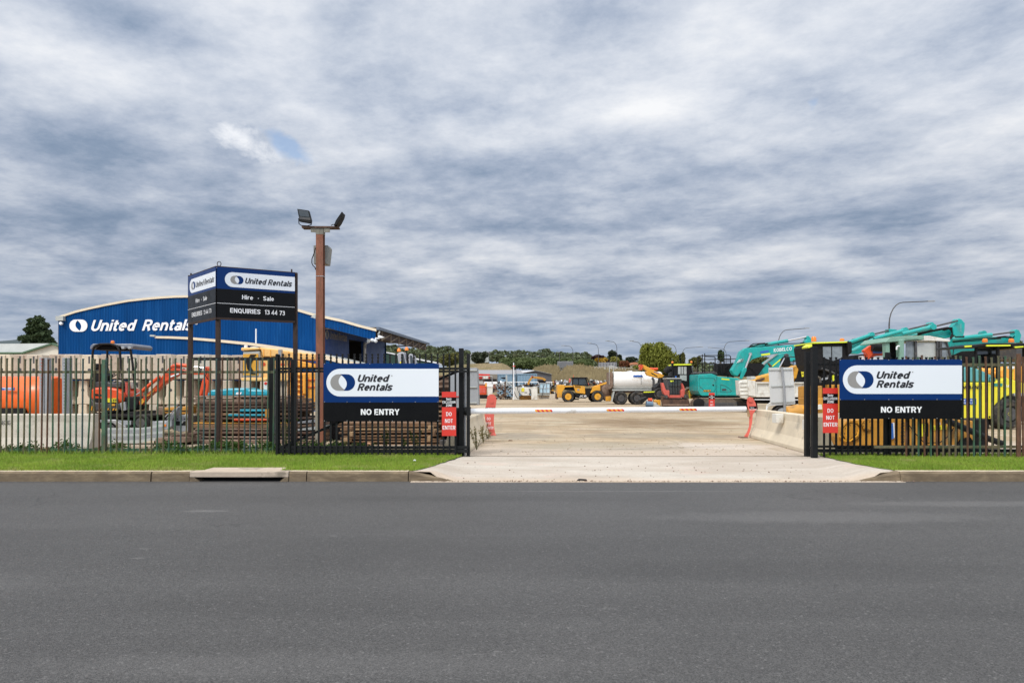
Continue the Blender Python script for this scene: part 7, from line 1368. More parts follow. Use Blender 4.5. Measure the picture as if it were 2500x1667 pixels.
rod(26, [(1220, 255), (1300, 370), (1400, 475), (1550, 470), (1640, 400), (1680, 330)], D - .05, .012, 'cable', 'dark', t); rod(26, [(1620, 262), (1800, 340), (1980, 420), (2140, 480)], D - .1, .07, 'drawbar', 'dark', t, 10); PG(26, [(1720, 500), (1770, 440), (1840, 420), (1900, 500)], D + .05, .2, 'dark_bracket', 'dark', t); PG(26, [(1868, 250), (1990, 240), (2010, 300), (2000, 560), (1890, 560)], D + .2, .5, 'hitch_post', 'dark', t, .03)
PG(26, [(380, 515), (2100, 515), (2100, 545), (380, 545)], D + .3, .4, 'skid', 'dark', t); PG(26, [(420, 440), (570, 440), (570, 500), (420, 500)], D + .8, .3, 'base_plate', 'darkg', t); PG(26, [(410, 408), (545, 410), (545, 436), (410, 440)], D + .7, .3, 'rusty_block', 'rust', t)
# ================================================================== LEFT YARD CONTENTS
# orange tank with perforated steel uprights
D = 19.0; t = T('fuel_tank', 'long bright orange cylindrical tank lying behind the concrete barrier at the left edge', 'tank', W(60, 1040, D))
cz = CAMZ + (HY - 975) / F * D; r = .66; xr = xpx(152, D + .95); xl = xpx(-260, D); mb = MB(); seg = 40; prof = [(xl, .9), (xl + .1, 1), (xr - .45, 1), (xr - .40, 1.015), (xr - .36, 1), (xr - .06, 1), (xr, .93)]
mb.add([(a, D + .75 + math.cos(2 * math.pi * j / seg) * r * k_, cz + math.sin(2 * math.pi * j / seg) * r * k_) for a, k_ in prof for j in range(seg)], [(i * seg + j, i * seg + (j + 1) % seg, (i + 1) * seg + (j + 1) % seg, (i + 1) * seg + j) for i in range(len(prof) - 1) for j in range(seg)] + [tuple(range(seg)), tuple((len(prof) - 1) * seg + j for j in range(seg))]); mb.go('shell', 'orange', t, smooth=True)
dq = MB().ex(12, [(32, 325), (242, 325), (242, 375), (32, 375)], D + .02, .03).go('decal', 'bluedec', t); MB().ex(12, [(40, 332), (235, 332), (235, 343), (40, 343)], D + .015, .01).ex(12, [(75, 357), (210, 357), (210, 366), (75, 366)], D + .015, .01).go('decal_line', 'letter', dq)
PG(12, [(-900, 685), (430, 685), (440, 800), (-900, 800)], D + .1, .5, 'saddle', 'dark', t)
for i, (a, b_, lb) in enumerate(((682, 818, 'perforated grey steel upright in front of the orange tank'), (1078, 1185, 'perforated grey steel upright at the right end of the orange tank'))):
    q = T('steel_upright', lb, 'upright', Wz(12, ((a + b_) / 2, 1180), D - .3)); PG(12, [(a, -190), (a + 75, -190), (a + 75, 1180), (a, 1180)], D - .3, .02, 'flange', 'steel', q); PG(12, [(a + 76, -190), (b_, -190), (b_, 1180), (a + 76, 1180)], D - .27, .18, 'web', 'steelg', q); mb = MB()
    for k_ in range(16): mb.lathe(Wz(12, (a + 35, -160 + k_ * 56), D - .302), [(-.002, .012), (.003, .012)], seg=8)
    mb.go('hole_row', 'reds' if i == 0 else 'darkg', q)
# ---- orange mini excavator on a trailer
D = 20.4; t = T('mini_excavator', 'small orange mini excavator with a canopy, boom folded to the right, loaded on a trailer', 'excavator', W(265, 1010, D))
PG(1, [(960, 570), (1000, 550), (1120, 540), (1240, 560), (1295, 600), (1310, 690), (1280, 715), (1000, 700), (955, 650)], D, 1.2, 'engine_cover', 'orangex', t, .06); PG(1, [(955, 655), (1000, 700), (1280, 715), (1275, 790), (1180, 815), (985, 800), (955, 740)], D - .02, 1.2, 'counterweight', 'darkg', t, .05)
PG(1, [(990, 610), (1125, 628), (1110, 640), (995, 635)], D - .015, .05, 'vent', 'void', t); PG(1, [(1000, 660), (1070, 665), (1068, 700), (1005, 695)], D - .03, .05, 'vent', 'void', t); stripes(t, 1, 1045, 768, 1250, 790, D - .05, 7); stripes(t, 1, 965, 745, 1005, 790, D - .05, 2)
q = PG(1, [(1127, 662), (1250, 662), (1250, 706), (1127, 706)], D - .05, .03, 'number_plate', 'lime', t); mb = MB(); text(mb, '4315', FP(D - .06), (1165, 699), (1248, 699), 30, 1, bold=.04, off=0); mb.go('digits', 'inkd', q); PG(1, [(1168, 722), (1220, 722), (1220, 742), (1168, 742)], D - .05, .02, 'sticker', 'yel', t)
# canopy
PG(1, [(950, 140), (958, 100), (985, 82), (1400, 82), (1425, 105), (1410, 140), (1350, 135), (1260, 110), (1180, 95), (1060, 92), (1010, 105), (975, 145)], D + .1, 1.1, 'canopy', mat('grey_plastic_canopy', (.15, .17, .21), .4), t, .03)
PG(1, [(1005, 148), (1020, 110), (1200, 105), (1240, 148)], D + .3, .8, 'canopy_lining', 'dark', t)
for pts, dd in (([(955, 545), (975, 400), (985, 170), (1000, 115), (1060, 88), (1180, 86), (1240, 105), (1272, 160), (1290, 330), (1315, 600)], 0), ([(1140, 380), (1140, 150)], 1.1), ([(1385, 135), (1410, 300), (1440, 620)], .1)): rod(1, pts, D + dd, .033, 'canopy_post', 'dark', t, 10)
rod(1, [(1145, 310), (1180, 300), (1178, 220), (1160, 195), (1145, 205)], D + 1, .012, 'grab_handle', 'dark', t); rod(1, [(1415, 235), (1440, 235), (1455, 300), (1450, 345), (1430, 345)], D + .1, .012, 'grab_handle', 'dark', t)
c_ = Wz(1, (1197, 80), D + .5); MB().lathe(c_, [(0, .055), (.07, .05), (.085, .03)], axis=(0, 0, 1), seg=12).go('beacon', 'amber', t, smooth=True)
for x in (1300, 1370): PG(1, [(x - 18, 108), (x + 22, 112), (x + 18, 138), (x - 8, 140)], D, .1, 'work_lamp', 'steelg', t, .01)
PG(1, [(985, 360), (1060, 350), (1110, 420), (1080, 490), (990, 500), (975, 430)], D + .4, .5, 'seat', 'dark', t, .04); PG(1, [(990, 290), (1035, 295), (1045, 345), (1000, 360)], D + .5, .3, 'headrest', 'dark', t, .03); PG(1, [(985, 495), (1075, 480), (1190, 500), (1280, 490), (1280, 550), (1000, 550)], D + .1, 1.0, 'floor_deck', 'darkg', t, .03)
pipes(t, 1, [[(1080, 470), (1130, 430), (1180, 415), (1220, 405)], [(1160, 500), (1190, 440), (1240, 410), (1260, 450)], [(1200, 520), (1230, 480), (1280, 500)]], D + .2, r=.02)
PG(1, [(1330, 500), (1385, 498), (1400, 560), (1345, 560)], D + .6, .3, 'control_box', 'whited', t, .01); PG(1, [(1330, 490), (1345, 490), (1350, 640), (1335, 640)], D + .2, .2, 'red_panel', 'redp', t)
PG(1, [(1310, 650), (1440, 640), (1470, 720), (1440, 790), (1330, 800), (1290, 760)], D + .1, .5, 'swing_bracket', 'dark', t, .04); PG(1, [(1270, 715), (1330, 700), (1340, 790), (1290, 800)], D - .02, .1, 'hydraulic_block', 'steel', t, .01)
# boom: lower, knee, dipper
PG(1, [(1475, 700), (1530, 640), (1620, 560), (1700, 480), (1760, 420), (1780, 360), (1840, 300), (1900, 300), (1850, 400), (1800, 470), (1720, 530), (1640, 590), (1560, 660), (1500, 735), (1480, 735)], D + .15, .22, 'boom', 'orangex', t, .02)
stripes(t, 1, 1560, 560, 1720, 640, D + .1, 4, name='boom_stripe') if False else [PG(1, [(x, y), (x + 38, y - 14), (x + 20, y + 8), (x - 18, y + 22)], D + .13, .01, 'boom_stripe', 'yelp', t) for x, y in ((1565, 625), (1605, 590), (1645, 552), (1685, 515))]
MB().tube([Wz(1, (1505, 590), D + .05), Wz(1, (1700, 430), D + .05)], .05, 10).go('boom_cylinder', 'orangex', t, smooth=True); MB().tube([Wz(1, (1425, 640), D + .05), Wz(1, (1505, 590), D + .05)], .018, 8).go('cylinder_rod', 'chrome', t); PG(1, [(1480, 690), (1510, 665), (1535, 695), (1500, 735)], D + .12, .02, 'boom_plate', 'yel', t)
PG(2, [(70, 420), (130, 345), (180, 298), (215, 305), (225, 345), (410, 380), (530, 385), (540, 410), (400, 412), (250, 405), (150, 460), (80, 500), (0, 600), (-20, 580)], D + .12, .24, 'boom', 'orangex', t, .02); rod(2, [(215, 305), (340, 318)], D + .1, .055, 'dipper_cylinder', 'orangex', t, 10); rod(2, [(340, 320), (510, 338)], D + .1, .018, 'dipper_rod', 'chrome', t)
decal(t, 2, [(150, 425), (240, 395), (250, 405), (160, 440)], D + .10, 'white'); PG(2, [(515, 335), (540, 322), (568, 345), (562, 400), (540, 480), (480, 640), (455, 632), (490, 480), (525, 400)], D + .12, .2, 'dipper', 'orangex', t, .02); PG(2, [(535, 470), (570, 455), (555, 560), (540, 640), (515, 638), (530, 560)], D + .1, .2, 'bucket_link', 'orangex', t, .02); pipes(t, 2, [[(535, 340), (550, 380), (530, 420), (560, 470)], [(80, 400), (180, 330), (260, 340)]], D + .05, r=.012)
PG(1, [(985, 815), (1470, 800), (1475, 850), (990, 850)], D + .05, 1.1, 'track', 'dark', t, .04)
# trailer under it
D = 19.6; t = T('plant_trailer', 'low grey plant trailer carrying the mini excavator', 'trailer', W(330, 1050, D))
PG(1, [(1005, 838), (1610, 845), (1610, 865), (1005, 862)], D, 1.8, 'deck', 'dark', t); PG(1, [(1005, 862), (1740, 862), (1740, 985), (1005, 985)], D + .7, .9, 'chassis', 'dark', t); PG(1, [(1045, 895), (1100, 888), (1225, 890), (1330, 960), (1340, 985), (1270, 985), (1200, 925), (1110, 920), (1050, 920)], D - .1, .4, 'mudguard', 'steel', t, .015); PG(1, [(1225, 895), (1390, 900), (1390, 945), (1330, 945)], D, .1, 'side_panel', 'steelg', t); PG(1, [(1600, 905), (1740, 910), (1740, 960), (1600, 965)], D, .1, 'side_panel', 'steelg', t)  # dark chassis block added as backing for the darkness under the trailer
for x, y, rr in ((1170, 985, 95), (1492, 920, 108)): wheel(t, Wz(1, (x, y), D - .08), rr / 4.355 * D / F * .8, .2, .15, 'darkg', 'dark')
PG(2, [(-10, 905), (130, 910), (150, 985), (80, 1000), (-10, 1000)], D - .1, .5, 'drawbar', 'steelg', t, .02)
# grey compressor / toolbox
D = 18.6; t = T('tool_box', 'grey steel toolbox with punched holes beside the trailer nose', 'box', W(440, 1056, D)); PG(2, [(172, 862), (235, 845), (350, 850), (352, 1010), (260, 1022), (175, 1000)], D, .5, 'body', 'steelg', t, .02); PG(2, [(205, 905), (330, 905), (325, 950), (215, 950)], D - .01, .02, 'recess', 'dark', t); mb = MB()
for x in (225, 262, 298, 325): mb.ex(2, [(x, 876), (x + 14, 876), (x + 14, 888), (x, 888)], D - .01, .02)
mb.go('punched_hole', 'dark', t); PG(2, [(255, 905), (300, 905), (275, 935)], D - .02, .01, 'label_plate', 'galroof', t)
t = T('hitch', 'grey trailer hitch with an orange side lamp beside the toolbox', 'hitch', W(405, 1050, 18.4)); PG(2, [(75, 990), (90, 930), (130, 880), (190, 800), (235, 745), (245, 760), (205, 840), (170, 900), (170, 960), (120, 1000)], 18.4, .25, 'frame', 'steelg', t, .02); PG(2, [(80, 940), (108, 938), (108, 960), (82, 962)], 18.38, .04, 'side_lamp', 'amber', t); pipes(t, 2, [[(120, 880), (170, 820), (240, 720), (210, 710), (215, 760)], [(100, 860), (130, 830), (170, 820)]], 18.35, 'steel', .015)
t = T('yellow_bracket', 'dusty yellow steel frame behind the trailer hitch', 'frame', W(432, 1015, 20)); PG(2, [(75, 762), (350, 745), (350, 828), (240, 832), (100, 822)], 20, .5, 'body', 'ocher', t, .02); PG(2, [(95, 790), (350, 790), (350, 800), (95, 802)], 19.98, .03, 'slot', 'dark', t); PG(2, [(0, 750), (75, 760), (100, 822), (70, 850), (0, 850)], 20.2, .4, 'end_block', 'rustl', t, .02)
# pile of grey rails
for k_ in range(7):
    y = 990 + k_ * 22; D = 17.4 - k_ * .07; sh = rnd.uniform(-8, 8); mb = MB(); pts = [(1102, y + 2), (1480, y), (1600, y - 12 - k_ * 2), (1740 + sh, y - 40 + k_ * 3)]
    if k_ == 5: pts = [(1102, y + 2), (1740, y - 20)]
    for a, b_ in zip(pts[:-1], pts[1:]): mb.bar(Wz(1, a, D), Wz(1, b_, D), .07, .055)
    lb = ['topmost', 'second from the top', 'third from the top', 'fourth from the top', 'fifth from the top', 'second from the bottom', 'lowest'][k_] + ' grey steel rail in the low pile beside the green post'
    tag(mb.go('steel_rail', 'steel' if k_ % 3 else 'galroof'), lb, 'rail', 'grey steel rails piled behind the left fence')
# tangle of pipes left of the toolbox
t = T('pipe_bundle', 'tangle of thin grey pipes on the ground left of the toolbox', 'pipes', W(390, 1070, 17.6))
for k_ in range(7): y = 985 + k_ * 14; rod(2, [(0, y), (40, y - 6 + (k_ % 3) * 5), (75, y - 14)], 17.5 - k_ * .04, .014, 'pipe', 'galroof', t)
# steel road plates, a tall layered stack
PL = []
ys = [(640, 655, 290, 1400, 'rustl', 19.0, 'topmost'), (672, 705, 330, 1500, 'rustl', 18.9, 'second'), (712, 728, 420, 1600, 'rust', 18.8, 'third'), (740, 765, 450, 1610, 'rust', 18.7, 'fourth'), (778, 800, 430, 1640, 'rust', 18.5, 'fifth'), (820, 845, 450, 1500, 'wood', 18.4, 'sixth'), (868, 885, 450, 1620, 'rust', 18.3, 'seventh'), (920, 932, 400, 1640, 'ocher', 18.2, 'eighth'), (940, 975, 400, 1640, 'wood', 18.1, 'ninth'), (985, 1000, 420, 1640, 'rustl', 18.0, 'tenth'), (1020, 1042, 330, 1690, 'rust', 17.8, 'eleventh'), (1072, 1084, 380, 1700, 'rustl', 17.6, 'twelfth'), (1108, 1142, -20, 1700, 'rustl', 17.3, 'thirteenth'), (1150, 1200, 300, 1500, 'rust', 17.2, 'lowest')]
for (y0, y1, x0, x1, m_, D, nm) in ys:
    mb = MB(); jy = rnd.uniform(-.06, .06); tl = rnd.uniform(-5, 5); mb.ex(2, [(x0, y0 + tl * .5), (x1, y0 - tl * .5), (x1, y1 - tl * .5), (x0, y1 + tl * .5)], D + jy, 1.6)
    tag(mb.go('steel_plate', m_, bevel=.006), ('%s brown steel plate in the layered stack behind the sign posts' if nm in ('topmost', 'lowest') else '%s steel plate from the top of the layered stack behind the sign posts') % nm, 'steel plate', 'steel plates stacked behind the left fence')
t = T('spacer_block', 'dark timber spacers between the stacked steel plates', 'timber', W(560, 1100, 18.6)); mb = MB()
for x in (470, 640, 860, 1120, 1380, 1560): mb.ex(2, [(x, 655), (x + 45, 655), (x + 50, 1180), (x, 1180)], 18.95, .12)
mb.go('spacer', 'wood', t)
mb = MB().ex(2, [(460, 665), (1620, 665), (1660, 1190), (400, 1190)], 20.5, .1); tag(mb.go('steel_sheet', 'rust'), 'dark rusty sheet standing behind the stacked steel plates', 'steel plate')
for (x0, x1, y0, y1, m_, lb, D) in ((885, 1190, 780, 802, 'turq', 'upper turquoise strip of board between the steel plates', 18.35), (770, 1170, 830, 850, 'turq', 'lower turquoise strip of board between the steel plates', 18.3), (825, 1190, 880, 900, 'orangex', 'orange batten lying between the steel plates', 18.2), (1160, 1270, 780, 880, 'ocher', 'yellow block wedged in the steel plate stack', 18.3)):
    mb = MB().ex(2, [(x0, y0), (x1, y0 + 2), (x1, y1), (x0, y1 + 2)], D, .4); tag(mb.go('batten', m_, bevel=.01), lb, 'batten')
# teal cover on the stack
D = 20.0; t = T('machine_cover', 'smooth turquoise machine cover resting on the steel plate stack', 'cover', W(580, 980, D))
PG(2, [(545, 640), (550, 605), (590, 572), (690, 568), (780, 556), (960, 552), (990, 568), (1150, 572), (1190, 590), (1200, 638)], D, .9, 'shell', 'turq', t, .06); PG(2, [(825, 655), (1200, 655), (1190, 682), (830, 684)], D - .1, .2, 'lower_lip', 'turq', t, .02); fr = [(860, 598), (915, 598), (905, 622), (850, 622)]; decal(t, 2, fr, D - .01, 'letter'); mb = MB()
for a, b_ in ((925, 938), (948, 985), (1000, 1025)): mb.ex(2, [(a, 655), (b_, 655), (b_, 664), (a, 664)], D - .12, .02)
mb.go('marking', 'hiv', t)
mb = MB().ex(9, [(655, 718), (742, 718), (742, 930), (655, 930)], 20.8, .1); o = mb.go('marker_board', 'whited', bevel=.01); tag(o, 'white board with a red dot beside the black gate end post', 'board'); MB().lathe(Wz(9, (693, 750), 20.79), [(-.005, .045), (.01, .045)], seg=16).go('red_dot', 'reds', o)
# ---- orange plastic barriers
D = 21; t = T('plastic_barrier', 'upper orange plastic barrier with a yellow and black chevron panel on its end', 'barrier', Wz(9, (450, 700), D))
PG(9, [(218, 65), (570, 65), (572, 105), (240, 128), (218, 122)], D, 1.2, 'top_flange', 'peach', t, .03); PG(9, [(255, 135), (575, 130), (600, 640), (260, 640)], D + .05, 1.0, 'end_face', 'galroof', t, .03); q = PG(9, [(260, 190), (550, 185), (550, 600), (262, 595)], D + .02, .03, 'chevron_panel', 'yel', t)
PG(9, [(400, 198), (510, 198), (470, 250), (370, 250)], D, .02, 'chevron', 'dark', q); PG(9, [(310, 300), (450, 305), (400, 400), (430, 470), (500, 575), (420, 575), (340, 475)], D, .02, 'chevron', 'dark', q)
PG(9, [(570, 60), (720, 75), (920, 95), (1000, 110), (1250, 150), (1640, 190), (1640, 300), (1270, 300), (930, 240), (640, 240), (600, 130)], D + .1, 1.1, 'upper_rail', 'peach', t, .03)
PG(9, [(590, 150), (625, 150), (640, 260), (1160, 300), (1160, 700), (740, 705), (620, 690), (600, 640)], D + .15, 1.0, 'side_panel', 'peach', t, .04); PG(9, [(210, 645), (650, 640), (740, 650), (700, 705), (220, 705)], D, 1.2, 'bottom_flange', 'peach', t, .03)
mb = MB()
for x in (650, 780, 1000, 1130, 1350, 1480): mb.ex(9, [(x, 90 + (x - 600) * .1), (x + 10, 91 + (x - 600) * .1), (x + 10, 240 + (x - 600) * .06), (x, 240 + (x - 600) * .06)], D + .085, .03)
mb.go('seam', 'yelp', t)
for x, y in ((655, 385), (1020, 390), (1150, 390)): MB().lathe(Wz(9, (x, y), D + .14), [(0, .06), (.02, .05)], seg=16).go('lifting_slot', 'orangex', t)
mb = MB().lathe(Wz(9, (315, 55), D + .3), [(-.02, .055), (.06, .05)], axis=(0, 0, 1), seg=14); mb.go('filler_cap', 'white', t, smooth=True); mb = MB().ex(9, [(400, 55), (480, 50), (500, 66), (400, 66)], D + .2, .3); mb.go('cap_rim', 'white', t)
mb = MB().ex(9, [(930, 105), (990, 105), (990, 240), (940, 240)], D - .15, .15); tag(mb.go('mesh_panel', 'steel'), 'small pale metal plate on the orange plastic barriers', 'plate')
t = T('plastic_barrier', 'ribbed amber plastic barrier left of the rusty light pole', 'barrier', Wz(9, (1450, 950), D)); PG(9, [(1270, 300), (1640, 385), (1640, 455), (1270, 440)], D + .1, 1.0, 'top_rail', 'yelp', t, .03); PG(9, [(1110, 545), (1640, 545), (1640, 1245), (1440, 1245), (1270, 1010), (1110, 980)], D + .2, .9, 'body', 'yelp', t, .03)
for y in (565, 660, 755, 850, 950): PG(9, [(1268, y), (1365, y), (1400, y + 20), (1395, y + 45), (1268, y + 40)], D + .08, .15, 'rib', 'yelp', t, .02)
PG(9, [(1395, 560), (1455, 560), (1450, 960), (1400, 960)], D + .05, .2, 'post_rib', 'yelp', t, .03); 
for y in (680, 815): PG(9, [(1455, y), (1640, y - 5), (1640, y + 8), (1455, y + 12)], D + .15, .05, 'seam', 'orangex', t)
mb = MB().ex(9, [(950, 715), (1115, 715), (1115, 1000), (950, 1000)], D + .3, .8); tag(mb.go('concrete_block', 'conc', bevel=.02), 'plain concrete block under the orange plastic barrier beside the gate end posts', 'block')
# debris and offcuts by the fence
mb = MB(); mb.bar(W(382, 1097, 15.6), W(402, 1086, 15.9), .06, .04); tag(mb.go('timber_offcut', 'woodl'), 'short pale timber offcut on the ground behind the green fence', 'timber')
mb = MB(); mb.ex(2, [(150, 1075), (170, 1060), (360, 1030), (420, 1035), (400, 1060), (200, 1090)], 17.0, .3); tag(mb.go('flat_board', 'rust', bevel=.01), 'dark flat board lying at the foot of the plate stack', 'board')
mb = MB(); mb.ex(2, [(-5, 1085), (330, 1075), (340, 1130), (-5, 1140)], 16.8, .8); tag(mb.go('flat_board', 'rustl', bevel=.01), 'pale rusty sheet lying flat between the grey rails and the plate stack', 'board')
mb = MB(); mb.ex(1, [(-50, 1215), (380, 1195), (510, 1190), (500, 1215), (350, 1240), (-50, 1255)], 15.2, .2); tag(mb.go('timber_plank', 'woodl', bevel=.008), 'long pale plank leaning at the foot of the stencilled barrier', 'timber')
# ---- timber behind the left gate
k_ = 0
for i, (y, m_) in enumerate(((925, 'wood'), (950, 'wood'), (985, 'woodl'), (1015, 'wood'), (1055, 'wood'), (1085, 'wood'), (1115, 'wood'), (1150, 'wood'))):
    D = 17.2 - i * .04; mb = MB(); tl = rnd.uniform(-8, 8); x0 = 300 + rnd.uniform(-40, 30); x1 = 1370 + rnd.uniform(-30, 30); mb.ex(3, [(x0, y + tl), (800, y + rnd.uniform(-4, 4)), (x1, y - tl), (x1, y - tl + 17), (800, y + 17), (x0, y + tl + 17)], D, .9)
    tag(mb.go('timber_plank', m_, bevel=.004), ORD[i] + ' weathered plank from the top of the pile under the left board', 'timber', 'timber stacked behind the left gate')
def chunk(x0, y0, x1, y1, D, lb, m_='woodl', z=3): mb = MB().ex(z, [(x0, y0), (x1, y0 + 3), (x1 - 2, y1), (x0 + 3, y1 - 2)], D, .3); tag(mb.go('timber_block', m_, bevel=.006), lb, 'timber')
chunk(340, 960, 430, 1012, 16.7, 'pale end block at the left upper side of the timber pile', 'wood'); chunk(395, 1018, 440, 1070, 16.6, 'small square end block on the left of the timber pile'); chunk(340, 1085, 400, 1130, 16.6, 'lowest square end block on the left of the timber pile'); chunk(1238, 955, 1290, 1000, 16.6, 'upper pale end block at the right of the timber pile'); chunk(1232, 1070, 1265, 1125, 16.5, 'tall pale end block at the right foot of the timber pile'); chunk(1285, 1010, 1310, 1060, 16.5, 'small brown end block at the right of the timber pile', 'wood')
chunk(545, 1140, 635, 1170, 16.3, 'flat orange brown brick at the foot of the timber pile', mat('brick', (.42, .22, .13), .8)); chunk(1360, 1110, 1480, 1165, 16.2, 'dark grey square base at the foot of the control cabinet', 'darkg')
mb = MB().ex(3, [(150, 900), (1500, 900), (1500, 1180), (150, 1180)], 18.4, .1); tag(mb.go('painted_shade_sheet', 'void' if False else 'dark'), 'added dark sheet standing in for shade behind the timber pile', 'sheet')  # dark backing added to paint the shade between the planks
# tall timber stack to the right, seen between board and red sign
for i in range(13):
    y = 425 + i * 52 + rnd.uniform(-5, 5); D = 17.6; mb = MB(); mb.ex(3, [(1200, y + 6), (1500 + rnd.uniform(-20, 5), y - 4 + rnd.uniform(-8, 8)), (1500, y + 16), (1200, y + 26)], D + rnd.uniform(-.1, .1), .8)
    tag(mb.go('timber_plank', rnd.choice(['wood', 'rustl', 'woodl', 'wood']), bevel=.004), ORD[i] + ' board from the top of the tall stack between the blue board and the cabinet', 'timber', 'tall board stack beside the control cabinet')
mb = MB().ex(3, [(1180, 430), (1475, 430), (1475, 1165), (1180, 1165)], 18.6, .1); tag(mb.go('painted_shade_sheet', 'rust'), 'added brown sheet standing in for shade behind the tall board stack', 'sheet')  # brown backing added to stand for shade in the board gaps
# dark jumble left of the rusty pole
for i in range(8):
    y = 895 + i * 38; mb = MB(); m_ = ['steelg', 'rustl', 'galroof', 'rust', 'wood', 'rustl', 'rust', 'wood'][i]; mb.ex(2, [(1490, y + 20), (1800, y + rnd.uniform(-25, 0)), (1800, y + 18), (1490, y + 36)], 17.9, .6); tag(mb.go('steel_offcut', m_), ORD[i] + ' layer from the top of the jumbled offcuts crossing behind the rusty pole', 'offcut', 'jumbled offcuts at the rusty pole')
mb = MB().ex(2, [(1490, 880), (1830, 880), (1830, 1180), (1490, 1180)], 18.9, .1); tag(mb.go('painted_shade_sheet', 'dark'), 'added black sheet standing in for shade behind the jumbled offcuts', 'sheet')  # near-black backing added as painted shade behind the offcuts
# machines near the blue building: two grey cab tops with beacons
for nm, pts, wp, bx, by, lb in ((1, [(1690, 1060), (1720, 1030), (1790, 1020), (1815, 1040), (1860, 1225), (1870, 1330), (1730, 1330), (1700, 1150)], [(1755, 1060), (1800, 1060), (1835, 1225), (1770, 1225)], 1720, 1015, 'grey machine cab with an orange beacon above the left board, nearer the blue building'), (2, [(1885, 1090), (1905, 1055), (1945, 1055), (1965, 1075), (2005, 1225), (2010, 1330), (1900, 1330)], [(1915, 1085), (1950, 1085), (1985, 1225), (1925, 1225)], 1857, 995, 'grey machine cab with a raised orange beacon above the left board, further right')):
    t = T('tractor', lb, 'tractor', Wz(23, (pts[0][0], 1900), 40)); PG(23, pts, 40, 1.2, 'cab', mat('light_grey_cab', (.33, .34, .38), .5), t, .05); PG(23, wp, 39.98, .03, 'window', 'glass', t); c_ = Wz(23, (bx, by), 40.3); MB().lathe(c_, [(0, .09 * 1.3), (.12, .1), (.2, .05)], axis=(0, 0, 1), seg=12).go('beacon', 'amber', t, smooth=True)
    if nm == 2: rod(23, [(1857, 995), (1870, 1225)], 40.2, .04, 'beacon_stem', 'dark', t)
    else: PG(23, [(1738, 1195), (1765, 1195), (1765, 1228), (1738, 1228)], 39.9, .05, 'marker', 'lime', t)
    PG(23, [(pts[0][0] - 30, 1320), (pts[4][0] + 60, 1320), (pts[4][0] + 60, 1700), (pts[0][0] - 30, 1700)], 40, 1.5, 'body', 'darkg', t, .05)
# ================================================================== MID YARD BETWEEN GATE AND TELEHANDLER
D = 55; t = T('steel_bin', 'tall grey ribbed steel bin beyond the left concrete barrier', 'bin', W(1158, 988, D)); PG(11, [(-300, 545), (140, 545), (178, 1395), (-300, 1395)], D, 2.2, 'body', 'steelg', t, .02); mb = MB()
for y in (590, 975, 1335): mb.ex(11, [(-300, y), (130, y), (135, y + 25), (-300, y + 25)], D - .12, .14)
mb.go('rib', 'galroof', t, bevel=.02)
D = 74; t = T('red_loader', 'orange red machine with a radiator grille at the left of the far yard', 'machine', W(1178, 975, D)); PG(11, [(160, 960), (345, 960), (350, 1160), (165, 1160)], D, 1.8, 'body', 'orangex', t, .04)
for x in (180, 262): PG(11, [(x, 1000), (x + 70, 1000), (x + 70, 1120), (x, 1120)], D - .03, .05, 'grille', 'redp', t)
PG(11, [(160, 920), (330, 920), (330, 962), (160, 962)], D + .1, 1.5, 'bonnet', 'skin', t); PG(11, [(325, 890), (362, 890), (362, 975), (325, 975)], D - .1, .3, 'side_marker', 'yelp', t); PG(11, [(175, 1165), (385, 1165), (385, 1250), (175, 1250)], D, 1.6, 'undercarriage', 'dark', t); PG(11, [(155, 820), (270, 820), (285, 915), (155, 915)], D + .5, 1.2, 'cab', 'glassl', t); PG(11, [(150, 808), (310, 808), (310, 822), (150, 822)], D + .4, 1.5, 'cab_roof', 'dark', t)
t = T('white_ute', 'white vehicle tops parked behind the orange red machine', 'vehicle', W(1195, 965, 84)); PG(11, [(300, 860), (560, 870), (580, 920), (300, 925)], 84, 1.8, 'body', 'white', t, .05); PG(11, [(310, 800), (590, 800), (590, 850), (310, 860)], 88, 1, 'dark_body', 'dark', t)
t = T('red_roof_stall', 'dark red low building front under the long grey shed roof', 'building', W(1180, 950, 92)); PG(11, [(150, 680), (430, 688), (430, 790), (150, 790)], 92, 2, 'front', 'reds', t); PG(11, [(430, 690), (600, 690), (600, 860), (430, 860)], 92.1, 2, 'front_panel', mat('brown_grey_wall', (.2, .18, .15), .8), t); PG(11, [(150, 725), (490, 725), (490, 742), (150, 742)], 91.8, .1, 'beam', 'galroof', t)
t = T('small_sign', 'small white sign board on a thin frame before the red front', 'sign', W(1186, 960, 82)); PG(11, [(282, 738), (395, 738), (395, 795), (282, 795)], 82, .05, 'panel', 'whited', t); rod(11, [(485, 740), (485, 930)], 82, .05, 'post', 'steel', t); rod(11, [(270, 738), (270, 830)], 82, .04, 'post', 'steel', t)
D = 72; t = T('white_bin', 'tall tapered white bin left of the scrap pile', 'bin', W(1195, 975, D)); PG(11, [(365, 930), (500, 930), (490, 1160), (470, 1290), (390, 1290)], D, 1.0, 'body', 'whited', t, .03); PG(11, [(360, 920), (505, 920), (500, 985), (368, 985)], D - .06, 1.1, 'rim', 'white', t, .02)
D = 78; t = T('fuel_station', 'white self bunded fuel tank with a yellow sticker and black hose', 'fuel tank', W(1284, 976, D)); PG(11, [(985, 980), (1100, 990), (1100, 1275), (985, 1275)], D, 1.8, 'end_cabinet', 'whited', t, .03); PG(11, [(1385, 985), (1525, 970), (1525, 1275), (1385, 1275)], D, 1.8, 'end_cabinet', 'whited', t, .03); PG(11, [(1100, 990), (1385, 990), (1385, 1120), (1340, 1180), (1170, 1185), (1110, 1110)], D + .05, 1.6, 'tank', 'whited', t, .05)
